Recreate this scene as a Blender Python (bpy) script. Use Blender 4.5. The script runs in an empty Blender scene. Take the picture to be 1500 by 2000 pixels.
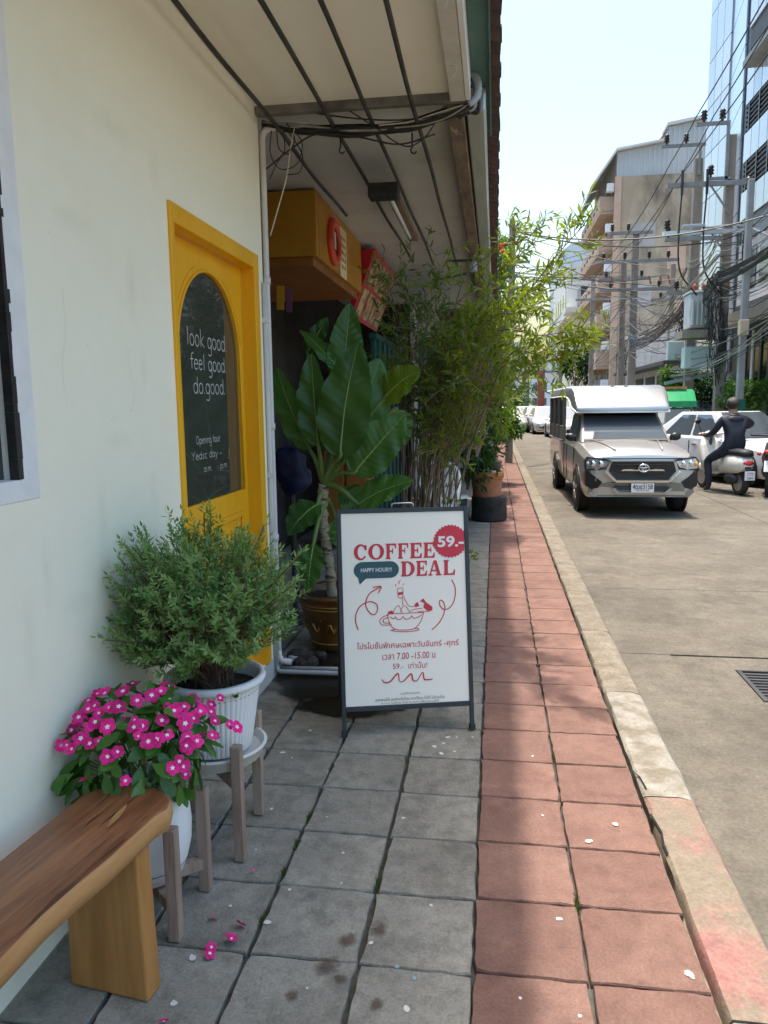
import bpy, bmesh, math, random
from mathutils import Vector, Matrix, Euler, noise
R = math.radians
S = bpy.context.scene
COL = S.collection
random.seed(7)
# ------------------------------------------------------------------ camera
CAM = Vector((0, 0, 1.47))
RT = Vector((0.98928341, 0.14554947, -0.01156249))
UP = Vector((-0.00915263, 0.14085432, 0.98998802))
BK = Vector((0.14572085, -0.9792729, 0.140677))
cd = bpy.data.cameras.new('camera'); cam = bpy.data.objects.new('camera', cd); COL.objects.link(cam)
cam.matrix_world = Matrix(((RT.x, UP.x, BK.x, CAM.x), (RT.y, UP.y, BK.y, CAM.y), (RT.z, UP.z, BK.z, CAM.z), (0, 0, 0, 1)))
cd.sensor_fit = 'HORIZONTAL'; cd.sensor_width = 36; cd.lens = 1460 / 1500 * 36
cd.clip_start = .05; cd.clip_end = 3000
S.camera = cam
# ------------------------------------------------------------------ sky, sun, exposure
TO_SUN = Vector((-.035, .085, 1.0)).normalized()
w = bpy.data.worlds.new('World'); S.world = w; w.use_nodes = True
nt = w.node_tree; nt.nodes.clear()
sk = nt.nodes.new('ShaderNodeTexSky'); sk.sky_type = 'NISHITA'; sk.sun_disc = False
sk.sun_elevation = math.asin(TO_SUN.z); sk.sun_rotation = math.atan2(TO_SUN.x, TO_SUN.y)
sk.air_density = 1.7; sk.dust_density = 6.0; sk.ozone_density = 1.8; sk.altitude = 0
hs = nt.nodes.new('ShaderNodeHueSaturation'); hs.inputs['Saturation'].default_value = 1.5
bg = nt.nodes.new('ShaderNodeBackground'); bg.inputs[1].default_value = .15
wo = nt.nodes.new('ShaderNodeOutputWorld')
nt.links.new(sk.outputs[0], hs.inputs['Color']); nt.links.new(hs.outputs[0], bg.inputs[0]); nt.links.new(bg.outputs[0], wo.inputs[0])
sl = bpy.data.lights.new('sun', 'SUN'); sl.energy = 2.0; sl.angle = R(1.6); sl.color = (1, .955, .88)
so = bpy.data.objects.new('sun', sl); COL.objects.link(so); so.rotation_euler = TO_SUN.to_track_quat('Z', 'Y').to_euler()
S.view_settings.view_transform = 'Standard'; S.view_settings.look = 'None'
S.view_settings.exposure = 1.5; S.view_settings.gamma = 1
S.view_settings.use_curve_mapping = False
S.render.engine = 'CYCLES'
S.cycles.max_bounces = 8; S.cycles.diffuse_bounces = 5; S.cycles.transparent_max_bounces = 6
S.cycles.use_denoising = True

# ------------------------------------------------------------------ helpers
def ray(px, py):
    return RT * ((px - 750) / 1460) - UP * ((py - 1000) / 1460) - BK
def at(px, py, Y):                         # world point seen at photo pixel at street distance Y
    d = ray(px, py); return CAM + d * (Y / d.y)
def tag(o, label=None, cat=None, group=None, kind=None):
    if label: o['label'] = label
    if cat: o['category'] = cat
    if group: o['group'] = group
    if kind: o['kind'] = kind
    return o
def thing(name, label, cat, loc=(0, 0, 0), rz=0, group=None):
    o = bpy.data.objects.new(name, None); COL.objects.link(o)
    o.location = loc; o.rotation_euler = (0, 0, rz); o.empty_display_size = .1
    return tag(o, label, cat, group)
def link(name, me, parent=None, mat=None):
    o = bpy.data.objects.new(name, me); COL.objects.link(o)
    if parent is not None: o.parent = parent
    if mat is not None and not me.materials: me.materials.append(M[mat])
    return o
def copy_tree(o, parent=None):
    c = o.copy(); COL.objects.link(c); c.parent = parent
    for ch in list(o.children): copy_tree(ch, c)
    return c

class MB:
    """collects shapes; build() links them as ONE mesh object"""
    def __init__(s, parent=None, world=False):
        s.v = []; s.f = []; s.mi = []; s.cur = 0; s.p = parent
        s.off = Vector(parent.location) if (world and parent is not None) else Vector((0, 0, 0))
    def add(s, vs, fs):
        n = len(s.v); s.v += [Vector(a) - s.off for a in vs]
        s.f += [[i + n for i in f] for f in fs]; s.mi += [s.cur] * len(fs); return s
    def box(s, x0, x1, y0, y1, z0, z1):
        return s.add([(x0, y0, z0), (x1, y0, z0), (x1, y1, z0), (x0, y1, z0), (x0, y0, z1), (x1, y0, z1), (x1, y1, z1), (x0, y1, z1)],
                     [(0, 3, 2, 1), (4, 5, 6, 7), (0, 1, 5, 4), (1, 2, 6, 5), (2, 3, 7, 6), (3, 0, 4, 7)])
    def beam(s, p, q, w, h=None, up=(0, 0, 1)):
        h = h or w; p = Vector(p); q = Vector(q); d = (q - p).normalized(); u = Vector(up)
        if abs(d.dot(u)) > .95: u = Vector((0, 1, 0))
        a = d.cross(u).normalized() * w / 2; b = a.cross(d).normalized() * h / 2
        vs = [p - a - b, p + a - b, p + a + b, p - a + b, q - a - b, q + a - b, q + a + b, q - a + b]
        return s.add(vs, [(0, 1, 2, 3), (7, 6, 5, 4), (0, 4, 5, 1), (1, 5, 6, 2), (2, 6, 7, 3), (3, 7, 4, 0)])
    def tube(s, pts, r, n=8, cap=True):
        pts = [Vector(p) for p in pts]; m = len(pts)
        rs = r if isinstance(r, (list, tuple)) else [r] * m
        n0 = None; vs = []; fs = []
        for i, p in enumerate(pts):
            d = (pts[min(i + 1, m - 1)] - pts[max(i - 1, 0)])
            d = d.normalized() if d.length > 1e-9 else Vector((0, 0, 1))
            if n0 is None:
                n0 = d.cross(Vector((0, 0, 1)))
                if n0.length < .1: n0 = d.cross(Vector((0, 1, 0)))
            n0 = (n0 - d * n0.dot(d)).normalized(); b = d.cross(n0)
            for k in range(n):
                a = 2 * math.pi * k / n; vs.append(p + (n0 * math.cos(a) + b * math.sin(a)) * rs[i])
        for i in range(m - 1):
            for k in range(n):
                k2 = (k + 1) % n; fs.append((i * n + k, i * n + k2, (i + 1) * n + k2, (i + 1) * n + k))
        if cap: fs.append(tuple(range(n - 1, -1, -1))); fs.append(tuple((m - 1) * n + k for k in range(n)))
        return s.add(vs, fs)
    def lathe(s, prof, c=(0, 0, 0), n=32, rib=0, cap=True):
        vs = []; fs = []; m = len(prof)
        for i, (r, z) in enumerate(prof):
            for k in range(n):
                a = 2 * math.pi * k / n; rr = r - (rib if (k % 3 == 0) else 0)
                vs.append((c[0] + rr * math.cos(a), c[1] + rr * math.sin(a), c[2] + z))
        for i in range(m - 1):
            for k in range(n):
                k2 = (k + 1) % n; fs.append((i * n + k, i * n + k2, (i + 1) * n + k2, (i + 1) * n + k))
        if cap: fs.append(tuple(range(n - 1, -1, -1))); fs.append(tuple((m - 1) * n + k for k in range(n)))
        return s.add(vs, fs)
    def prism(s, poly, o, ux, uy, depth):          # poly in 2D, extruded along ux x uy
        o = Vector(o); ux = Vector(ux); uy = Vector(uy); nz = ux.cross(uy).normalized() * depth; n = len(poly)
        a = [o + ux * x + uy * y for x, y in poly]; b = [p + nz for p in a]
        return s.add(a + b, [tuple(range(n - 1, -1, -1)), tuple(range(n, 2 * n))] + [(i, (i + 1) % n, n + (i + 1) % n, n + i) for i in range(n)])
    def ribbon(s, pts, w, fn):                      # flat stroke; fn maps (u, v) to 3D
        pts = [Vector((a, b)) for a, b in pts]; m = len(pts); vs = []
        for i in range(m):
            d = pts[min(i + 1, m - 1)] - pts[max(i - 1, 0)]; d = d.normalized() if d.length > 0 else Vector((1, 0))
            ww = w(i / max(1, m - 1)) if callable(w) else w
            nn = Vector((-d.y, d.x)) * ww / 2; vs += [fn(*(pts[i] + nn)), fn(*(pts[i] - nn))]
        return s.add(vs, [(2 * i, 2 * i + 1, 2 * i + 3, 2 * i + 2) for i in range(m - 1)])
    def poly(s, pts, fn): return s.add([fn(*p) for p in pts], [tuple(range(len(pts)))])
    def sphere(s, c, r, seg=12, rings=8, sc=(1, 1, 1)):
        vs = []; fs = []
        for i in range(rings + 1):
            t = math.pi * i / rings
            for k in range(seg):
                a = 2 * math.pi * k / seg
                vs.append((c[0] + r * sc[0] * math.sin(t) * math.cos(a), c[1] + r * sc[1] * math.sin(t) * math.sin(a), c[2] + r * sc[2] * math.cos(t)))
        for i in range(rings):
            for k in range(seg):
                k2 = (k + 1) % seg; fs.append((i * seg + k, (i + 1) * seg + k, (i + 1) * seg + k2, i * seg + k2))
        return s.add(vs, fs)
    def mesh(s, name, mats, smooth=False):
        me = bpy.data.meshes.new(name); me.from_pydata([tuple(v) for v in s.v], [], s.f)
        for m in (mats if isinstance(mats, (list, tuple)) else [mats]): me.materials.append(M[m])
        if any(s.mi): me.polygons.foreach_set('material_index', s.mi)
        if smooth: me.polygons.foreach_set('use_smooth', [True] * len(me.polygons))
        me.update(); return me
    def build(s, name, mats, parent=None, smooth=False, bevel=0, seg=2, sub=0, auto=None):
        me = s.mesh(name, mats, smooth or auto is not None); o = link(name, me, parent or s.p)
        if bevel:
            b = o.modifiers.new('bevel', 'BEVEL'); b.width = bevel; b.segments = seg; b.limit_method = 'ANGLE'; b.angle_limit = R(35)
        if sub:
            b = o.modifiers.new('subdivide', 'SUBSURF'); b.levels = b.render_levels = sub
        if auto is not None: me.set_sharp_from_angle(angle=R(auto))
        return o

def smoothpath(pts, n=6):                            # Catmull-Rom
    P = [Vector(p) for p in pts]; P = [P[0] * 2 - P[1]] + P + [P[-1] * 2 - P[-2]]; out = []
    for i in range(1, len(P) - 2):
        for k in range(n):
            t = k / n; a, b, c, d = P[i - 1], P[i], P[i + 1], P[i + 2]
            out.append(.5 * ((2 * b) + (c - a) * t + (2 * a - 5 * b + 4 * c - d) * t * t + (3 * b - a - 3 * c + d) * t ** 3))
    out.append(P[-2]); return out
def sag(p, q, s, n=12, wob=0):
    p = Vector(p); q = Vector(q); out = []
    for i in range(n + 1):
        t = i / n; v = p.lerp(q, t); v.z -= s * 4 * t * (1 - t)
        if wob and 0 < i < n: v += Vector((random.uniform(-wob, wob), random.uniform(-wob, wob), random.uniform(-wob, wob)))
        out.append(v)
    return out

# ------------------------------------------------------------------ materials
M = {}
def _n(t, typ, **k):
    n = t.nodes.new(typ)
    for a, b in k.items(): setattr(n, a, b)
    return n
def pm(name, col, col2=None, scale=6, rough=.7, bump=0.0, bscale=None, metal=0, spec=.5, rnd=0, stretch=(1, 1, 1), lo=.35, hi=.65,
       world=False, third=None, tscale=2.0, tlo=.55, thi=.62, coat=0, rough2=None, detail=6, speck=None, sscale=60, slo=.62, fine=0, fscale=60, mid=0, mscale=14):
    """principled material: noise between two colours, optional stains (third), specks, per-object brightness (rnd), bump"""
    m = bpy.data.materials.new(name); m.use_nodes = True; t = m.node_tree; L = t.links.new
    b = t.nodes['Principled BSDF']; b.inputs['Roughness'].default_value = rough; b.inputs['Metallic'].default_value = metal
    b.inputs['Specular IOR Level'].default_value = spec; b.inputs['Coat Weight'].default_value = coat
    M[name] = m
    c4 = lambda c: (c[0], c[1], c[2], 1)
    if col2 is None and not bump and not rnd and third is None:
        b.inputs['Base Color'].default_value = c4(col); return m
    if world: src = _n(t, 'ShaderNodeNewGeometry').outputs['Position']
    else: src = _n(t, 'ShaderNodeTexCoord').outputs['Object']
    mp = _n(t, 'ShaderNodeMapping'); L(src, mp.inputs['Vector']); mp.inputs['Scale'].default_value = stretch
    oi = _n(t, 'ShaderNodeObjectInfo')
    if not world:
        mu = _n(t, 'ShaderNodeMath', operation='MULTIPLY'); mu.inputs[1].default_value = 37; L(oi.outputs['Random'], mu.inputs[0])
        cx = _n(t, 'ShaderNodeCombineXYZ'); L(mu.outputs[0], cx.inputs[0]); L(mu.outputs[0], cx.inputs[1]); L(cx.outputs[0], mp.inputs['Location'])
    def nz(sc, de=detail, ro=.6):
        n = _n(t, 'ShaderNodeTexNoise'); n.inputs['Scale'].default_value = sc; n.inputs['Detail'].default_value = de; n.inputs['Roughness'].default_value = ro
        L(mp.outputs[0], n.inputs['Vector']); return n
    def ramp(src, a, bb, ca, cb):
        r = _n(t, 'ShaderNodeValToRGB'); r.color_ramp.elements[0].position = a; r.color_ramp.elements[1].position = bb
        r.color_ramp.elements[0].color = ca; r.color_ramp.elements[1].color = cb; L(src, r.inputs[0]); return r
    n1 = nz(scale); cur = ramp(n1.outputs['Fac'], lo, hi, c4(col), c4(col2 or col)).outputs[0]
    def mix(fac, c, cur):
        x = _n(t, 'ShaderNodeMix', data_type='RGBA'); L(fac, x.inputs[0]); L(cur, x.inputs[6]); x.inputs[7].default_value = c4(c); return x.outputs[2]
    if third is not None:
        n3 = nz(tscale, 8, .65); cur = mix(ramp(n3.outputs['Fac'], tlo, thi, (0, 0, 0, 1), (1, 1, 1, 1)).outputs[0], third, cur)
    if speck is not None:
        n4 = nz(sscale, 2, .5); cur = mix(ramp(n4.outputs['Fac'], slo, slo + .04, (0, 0, 0, 1), (1, 1, 1, 1)).outputs[0], speck, cur)
    for amt_, sc_ in ((fine, fscale), (mid, mscale)):
        if amt_:
            n5 = nz(sc_, 4, .7); mr = _n(t, 'ShaderNodeMapRange'); mr.inputs[1].default_value = .3; mr.inputs[2].default_value = .7; mr.inputs[3].default_value = 1 - amt_; mr.inputs[4].default_value = 1 + amt_; mr.clamp = False
            h = _n(t, 'ShaderNodeHueSaturation'); L(n5.outputs['Fac'], mr.inputs[0]); L(mr.outputs[0], h.inputs['Value']); L(cur, h.inputs['Color']); cur = h.outputs[0]
    if rnd:
        h = _n(t, 'ShaderNodeHueSaturation'); mr = _n(t, 'ShaderNodeMapRange'); mr.inputs[3].default_value = 1 - rnd; mr.inputs[4].default_value = 1 + rnd
        L(oi.outputs['Random'], mr.inputs[0]); L(mr.outputs[0], h.inputs['Value']); L(cur, h.inputs['Color']); cur = h.outputs[0]
    L(cur, b.inputs['Base Color'])
    if rough2 is not None: 
        mr = _n(t, 'ShaderNodeMapRange'); mr.inputs[1].default_value = .3; mr.inputs[2].default_value = .7; mr.inputs[3].default_value = rough; mr.inputs[4].default_value = rough2
        L(n1.outputs['Fac'], mr.inputs[0]); L(mr.outputs[0], b.inputs['Roughness'])
    if bump:
        bp = _n(t, 'ShaderNodeBump'); bp.inputs['Strength'].default_value = bump; bp.inputs['Distance'].default_value = .01
        n2 = nz(bscale or scale * 4, 8, .65); L(n2.outputs['Fac'], bp.inputs['Height']); L(bp.outputs[0], b.inputs['Normal'])
    return m
def leafmat(name, c1, c2, trans=.35, rough=.4, scale=3, rnd=.15, spec=.4, vein=0, **kw):
    m = pm(name, c1, c2, scale=scale, rough=rough, rnd=rnd, spec=spec, lo=.3, hi=.7, bump=.15 if vein else 0, bscale=vein or None, **kw)
    t = m.node_tree; L = t.links.new; b = t.nodes['Principled BSDF']; out = t.nodes['Material Output']
    tr = _n(t, 'ShaderNodeBsdfTranslucent'); src = b.inputs['Base Color'].links[0].from_socket
    h = _n(t, 'ShaderNodeHueSaturation'); h.inputs['Hue'].default_value = .485; h.inputs['Saturation'].default_value = 1.5; h.inputs['Value'].default_value = 1.6
    L(src, h.inputs['Color']); L(h.outputs[0], tr.inputs['Color'])
    mx = _n(t, 'ShaderNodeMixShader'); mx.inputs[0].default_value = trans; L(b.outputs[0], mx.inputs[1]); L(tr.outputs[0], mx.inputs[2]); L(mx.outputs[0], out.inputs['Surface'])
    return m
# ---- surfaces
pm('grey_tile', (0.173, 0.166, 0.139), (0.303, 0.291, 0.246), scale=4, rough=.85, bump=.6, bscale=60, rnd=.12, third=(0.149, 0.146, 0.124), tscale=8, tlo=.57, thi=.72, fine=.22, fscale=120, mid=.20, mscale=16, lo=.3, hi=.68, spec=.25)
pm('red_tile', (0.163, 0.089, 0.070), (0.229, 0.135, 0.104), scale=4, rough=.85, bump=.5, bscale=70, rnd=.13, third=(0.142, 0.079, 0.067), tscale=6, tlo=.54, thi=.72, fine=.16, fscale=120, mid=.15, mscale=15, lo=.3, hi=.7, spec=.25)
pm('joint_dirt', (.035, .035, .028), (.10, .10, .085), scale=14, rough=.95, bump=.6, bscale=60, world=True, third=(.05, .07, .03), tscale=9, tlo=.58, thi=.66)
pm('concrete_road', (0.114, 0.102, 0.080), (0.160, 0.145, 0.115), scale=2.6, rough=.9, bump=.8, bscale=80, world=True, third=(0.086, 0.077, 0.063), tscale=.9, tlo=.45, thi=.72, fine=.22, fscale=60, mid=.16, mscale=9, lo=.3, hi=.7, detail=10, spec=.2, rnd=.04)
pm('road_joint', (.06, .055, .05), (.12, .11, .1), scale=12, rough=.95, world=True)
pm('kerb_plain', (0.146, 0.121, 0.085), (0.213, 0.183, 0.137), scale=7, rough=.9, bump=.5, bscale=70, third=(0.157, 0.129, 0.095), tscale=5, tlo=.55, thi=.68, rnd=.06, fine=.3, fscale=70, mid=.2, mscale=12)
pm('kerb_white', (0.230, 0.212, 0.170), (0.310, 0.290, 0.245), scale=9, rough=.85, bump=.5, bscale=70, third=(0.170, 0.145, 0.105), tscale=10, tlo=.46, thi=.58, fine=.25, fscale=80, mid=.15, mscale=20)
pm('kerb_pink', (0.263, 0.095, 0.090), (0.280, 0.146, 0.121), scale=5, rough=.85, bump=.5, bscale=70, third=(0.196, 0.160, 0.115), tscale=3.2, tlo=.38, thi=.54, fine=.22, fscale=90, mid=.15, mscale=20)
pm('plaster', (.895, .865, .70), (.91, .88, .725), scale=1.3, rough=.75, bump=.35, bscale=5, world=True, spec=.25, detail=9, third=(.875, .835, .65), tscale=2.2, tlo=.55, thi=.8, fine=.012, fscale=14)
pm('plaster_grey', (.42, .43, .42), (.55, .56, .54), scale=4, rough=.85, bump=.3, bscale=30)
pm('soffit_paint', (.80, .77, .66), (.84, .81, .70), scale=1.2, rough=.8, bump=.04, bscale=6, world=True, spec=.2, third=(.74, .69, .58), tscale=1.6, tlo=.6, thi=.8)
pm('soffit_old', (0.483, 0.494, 0.460), (0.575, 0.575, 0.540), scale=1.5, rough=.85, world=True, third=(0.380, 0.380, 0.333), tscale=2, tlo=.55, thi=.75)
pm('beam_white', (.48, .46, .41), (.60, .57, .51), scale=6, rough=.8, bump=.2, world=True, third=(.33, .29, .23), tscale=5, tlo=.58, thi=.68)
pm('beam_grime', (.10, .095, .08), (.22, .205, .175), scale=7, rough=.85, bump=.4, world=True, third=(.5, .48, .43), tscale=9, tlo=.66, thi=.69)
pm('beam_brown', (.11, .075, .05), (.24, .18, .13), scale=9, rough=.85, bump=.5, stretch=(1, .3, 1), world=True, third=(.42, .39, .34), tscale=8, tlo=.60, thi=.66)
pm('white_edge', (.78, .78, .76), (.70, .70, .67), scale=8, rough=.6)
pm('green_board', (.06, .14, .12), (.09, .19, .16), scale=4, rough=.6, world=True)
pm('roof_brown', (.055, .03, .024), (.10, .06, .045), scale=12, rough=.85, bump=.3, world=True)
pm('gutter_metal', (.42, .46, .45), (.56, .59, .57), scale=5, rough=.4, metal=.5, world=True, stretch=(1, .2, 1))
pm('yellow_door', (.78, .385, .006), (.86, .45, .012), scale=5, rough=.42, bump=.10, bscale=22, stretch=(1, 1, .15), world=True, third=(.69, .32, .006), tscale=3.5, tlo=.58, thi=.8, spec=.45)
pm('yellow_box', (.38, .18, .008), (.46, .22, .012), scale=3, rough=.5, world=True)
pm('glass_dark', (.050, .056, .047), rough=.025, spec=.6)
pm('glass_black', (.006, .007, .008), rough=.05, spec=.5)
pm('window_white', (.74, .75, .74), (.82, .83, .82), scale=12, rough=.7, bump=.25, bscale=50, world=True)
pm('black_paint', (.010, .010, .011), (.03, .03, .03), scale=20, rough=.5, bump=.2)
pm('rod_black', (.016, .014, .012), (.05, .045, .04), scale=20, rough=.65, bump=.4, third=(.42, .40, .36), tscale=16, tlo=.72, thi=.74, stretch=(1, .25, 1), world=True)
pm('letter_white', (.62, .63, .60), rough=.7)
pm('pvc', (.60, .60, .58), (.68, .68, .66), scale=4, rough=.45, world=True)
pm('pvc_grey', (.30, .33, .36), (.40, .43, .46), scale=5, rough=.5)
pm('cable_black', (.012, .012, .012), (.03, .028, .026), scale=9, rough=.55)
pm('cable_grey', (.22, .21, .18), (.34, .33, .3), scale=9, rough=.6)
pm('cable_white', (.55, .52, .42), rough=.6)
pm('shop_dark', (.02, .018, .015), (.05, .045, .04), scale=3, rough=.8)  # near-black colour holds the shade of the unlit shop interiors
pm('alu', (.45, .42, .40), (.55, .52, .50), scale=6, rough=.35, metal=.6)
pm('red_sign', (.42, .006, .02), (.50, .012, .03), scale=3, rough=.45)
pm('red_ring', (.62, .05, .02), (.70, .08, .03), scale=4, rough=.4)
pm('cream_paper', (.62, .55, .30), (.70, .62, .38), scale=6, rough=.8)
pm('teal', (.006, .075, .08), (.008, .10, .10), scale=5, rough=.6)
pm('orange_wood', (.22, .085, .012), (.30, .12, .02), scale=5, rough=.6)
pm('navy', (.006, .012, .06), (.012, .022, .10), scale=4, rough=.5)
pm('white_plastic', (.74, .75, .74), (.70, .71, .70), scale=3, rough=.42, spec=.45)
pm('white_plastic_dirty', (.70, .70, .67), (.62, .61, .56), scale=9, rough=.55, third=(.22, .19, .13), tscale=6, tlo=.62, thi=.70)
pm('soil', (.02, .012, .008), (.06, .04, .028), scale=40, rough=.95, bump=1.0, bscale=60)
pm('bench_top', (0.160, 0.055, 0.021), (0.320, 0.124, 0.048), scale=7, rough=.42, bump=.10, bscale=30, stretch=(6, .5, 6), coat=.15, third=(0.410, 0.176, 0.072), tscale=2.2, tlo=.52, thi=.72, speck=(0.090, 0.029, 0.013), sscale=9, slo=.62)
pm('bench_side', (.42, .205, .065), (.54, .29, .11), scale=6, rough=.5, bump=.12, bscale=30, stretch=(5, .5, 5), third=(.28, .115, .04), tscale=3, tlo=.55, thi=.72)
pm('bench_leg', (.33, .145, .035), (.47, .225, .065), scale=5, rough=.5, bump=.12, bscale=26, stretch=(5, 5, .5), third=(.25, .10, .03), tscale=2.6, tlo=.55, thi=.75)
pm('stand_wood', (.25, .175, .13), (.36, .265, .205), scale=8, rough=.75, bump=.3, bscale=40, stretch=(6, 6, .5), third=(.19, .125, .09), tscale=5, tlo=.55, thi=.7, rnd=.12)
pm('brown_glaze', (.075, .03, .008), (.15, .07, .016), scale=6, rough=.3, bump=.4, bscale=14, coat=.3)
pm('gold_glaze', (.24, .13, .02), (.32, .19, .035), scale=8, rough=.35)
pm('terracotta', (.30, .125, .06), (.42, .20, .11), scale=6, rough=.85, bump=.2, third=(.45, .33, .24), tscale=3, tlo=.56, thi=.7)
pm('terracotta_orange', (.42, .17, .05), (.48, .21, .08), scale=6, rough=.8)
pm('black_rubber', (.013, .014, .015), (.035, .036, .036), scale=9, rough=.75, bump=.3)
pm('sign_frame', (.028, .036, .043), (.038, .048, .056), scale=6, rough=.45, metal=.2)
pm('poster', (.88, .845, .745), (.90, .865, .77), scale=2, rough=.5, spec=.3)
pm('print_red', (.58, .028, .055), rough=.5); pm('print_teal', (.022, .085, .105), rough=.5)
pm('print_white', (.78, .78, .76), rough=.5); pm('print_dark', (.10, .06, .07), rough=.6)
pm('steel', (.5, .5, .5), rough=.3, metal=.9)
pm('pink_petal', (.58, .006, .15), (.76, .03, .27), scale=1.2, rough=.6, rnd=.28, spec=.2)
pm('petal_eye', (.82, .74, .66), rough=.6)
def stainmat(name, col, r0, r1, rough=.9, amt=1.0, nscale=6):
    m = pm(name, col, rough=rough); t = m.node_tree; L = t.links.new; b = t.nodes['Principled BSDF']; out = t.nodes['Material Output']
    tc_ = _n(t, 'ShaderNodeTexCoord'); ln = _n(t, 'ShaderNodeVectorMath', operation='LENGTH'); L(tc_.outputs['Object'], ln.inputs[0])
    nz_ = _n(t, 'ShaderNodeTexNoise'); nz_.inputs['Scale'].default_value = nscale; nz_.inputs['Detail'].default_value = 5; L(_n(t, 'ShaderNodeNewGeometry').outputs['Position'], nz_.inputs['Vector']); nz_.inputs['Scale'].default_value = nscale * 12
    ad = _n(t, 'ShaderNodeMath', operation='MULTIPLY_ADD'); L(nz_.outputs['Fac'], ad.inputs[0]); ad.inputs[1].default_value = .9; ad.inputs[2].default_value = -.45
    a2 = _n(t, 'ShaderNodeMath', operation='ADD'); L(ln.outputs['Value'], a2.inputs[0]); L(ad.outputs[0], a2.inputs[1])
    mr = _n(t, 'ShaderNodeMapRange'); mr.inputs[1].default_value = r0; mr.inputs[2].default_value = r1; mr.inputs[3].default_value = amt; mr.inputs[4].default_value = 0; L(a2.outputs[0], mr.inputs[0]); L(mr.outputs[0], b.inputs['Alpha'])
stainmat('dropping', (.62, .62, .57), .45, .62); stainmat('brown_stain', (.10, .062, .042), .25, .62, amt=.55, nscale=4); stainmat('blue_paint', (.30, .46, .55), .35, .6, amt=.7)
stainmat('wall_grime', (.42, .38, .28), .1, 1.0, amt=.05, nscale=1.5)
stainmat('wet_soft', (.016, .016, .013), .72, .98, rough=.3, amt=.88, nscale=.7)
pm('wet', (.018, .018, .015), (.04, .038, .033), scale=9, rough=.28, world=True, spec=.5)
leafmat('leaf_big', (.038, .11, .02), (.068, .17, .030), trans=.25, rough=.36, scale=3, vein=20, third=(.15, .13, .03), tscale=3.5, tlo=.70, thi=.74)
leafmat('leaf_big_lit', (.075, .15, .012), (.12, .20, .02), trans=.35, rough=.4, scale=3)  # leaf_big again, brighter, with sunlight painted into the colour
pm('leaf_rib', (.20, .30, .08), (.26, .36, .11), scale=6, rough=.5)
pm('petiole', (.10, .17, .035), (.16, .24, .06), scale=7, rough=.5)
pm('stem_ringed', (.24, .20, .12), (.42, .38, .27), scale=9, rough=.8, bump=.5, bscale=26, stretch=(1, 1, 3), third=(.06, .06, .025), tscale=9, tlo=.54, thi=.6)
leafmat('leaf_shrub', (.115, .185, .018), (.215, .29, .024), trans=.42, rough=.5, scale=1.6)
leafmat('leaf_shrub_shade', (.06, .12, .018), (.11, .185, .022), trans=.35, rough=.5, scale=1.6)  # darker copy of leaf_shrub, shade put into the colour
leafmat('leaf_lush', (.05, .13, .02), (.09, .20, .035), trans=.35, rough=.45, scale=2)
leafmat('leaf_deep', (.016, .05, .014), (.03, .085, .02), trans=.25, rough=.5, scale=2)
pm('twig', (.15, .12, .085), (.26, .215, .15), scale=12, rough=.85)
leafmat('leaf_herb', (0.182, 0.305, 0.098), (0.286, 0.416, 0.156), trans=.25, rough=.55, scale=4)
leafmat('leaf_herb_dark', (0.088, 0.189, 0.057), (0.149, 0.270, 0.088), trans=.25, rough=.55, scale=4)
pm('herb_twig', (.10, .06, .04), (.18, .12, .09), scale=20, rough=.9)
leafmat('leaf_vinca', (.045, .13, .02), (.085, .20, .035), trans=.2, rough=.33, scale=14, rnd=.25)
# vehicles
pm('car_silver', (.43, .415, .385), (.46, .445, .415), scale=3, rough=.32, metal=.55, coat=.6)
pm('car_grey', (.20, .195, .185), (.23, .22, .21), scale=3, rough=.4, metal=.5, coat=.4)
pm('car_white', (.56, .56, .54), (.60, .60, .58), scale=3, rough=.3, coat=.6)
pm('car_green', (.02, .28, .10), (.03, .33, .13), scale=3, rough=.4, coat=.3)
pm('canopy_metal', (.36, .375, .38), (.42, .43, .43), scale=3, rough=.38, metal=.8)
pm('car_black', (.008, .008, .009), rough=.35); pm('car_trim', (.02, .02, .021), (.03, .03, .03), scale=5, rough=.55)
pm('car_glass', (.13, .16, .185), rough=.02, spec=.9, metal=.55)
pm('tyre', (.012, .012, .012), (.025, .024, .023), scale=20, rough=.85)
pm('rim', (.35, .35, .35), rough=.35, metal=.8); pm('chrome', (.72, .72, .72), rough=.12, metal=1)
pm('lamp_glass', (.45, .47, .48), (.18, .19, .2), scale=26, rough=.08, metal=.4, coat=1)
pm('amber', (.8, .35, .02), rough=.2); pm('tail_red', (.55, .012, .012), rough=.15, coat=.8)
pm('plate_white', (.72, .72, .70), rough=.5)
pm('scooter_cream', (.70, .68, .60), rough=.25, coat=.6); pm('seat_black', (.02, .02, .021), rough=.6)
pm('jacket', (.008, .009, .018), (.016, .018, .03), scale=9, rough=.6, bump=.6, bscale=18); pm('trousers', (.008, .010, .022), (.014, .017, .032), scale=9, rough=.8)
pm('skin', (.36, .19, .12), rough=.55); pm('hair', (.018, .013, .01), (.04, .03, .02), scale=30, rough=.5, bump=.6)
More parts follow.
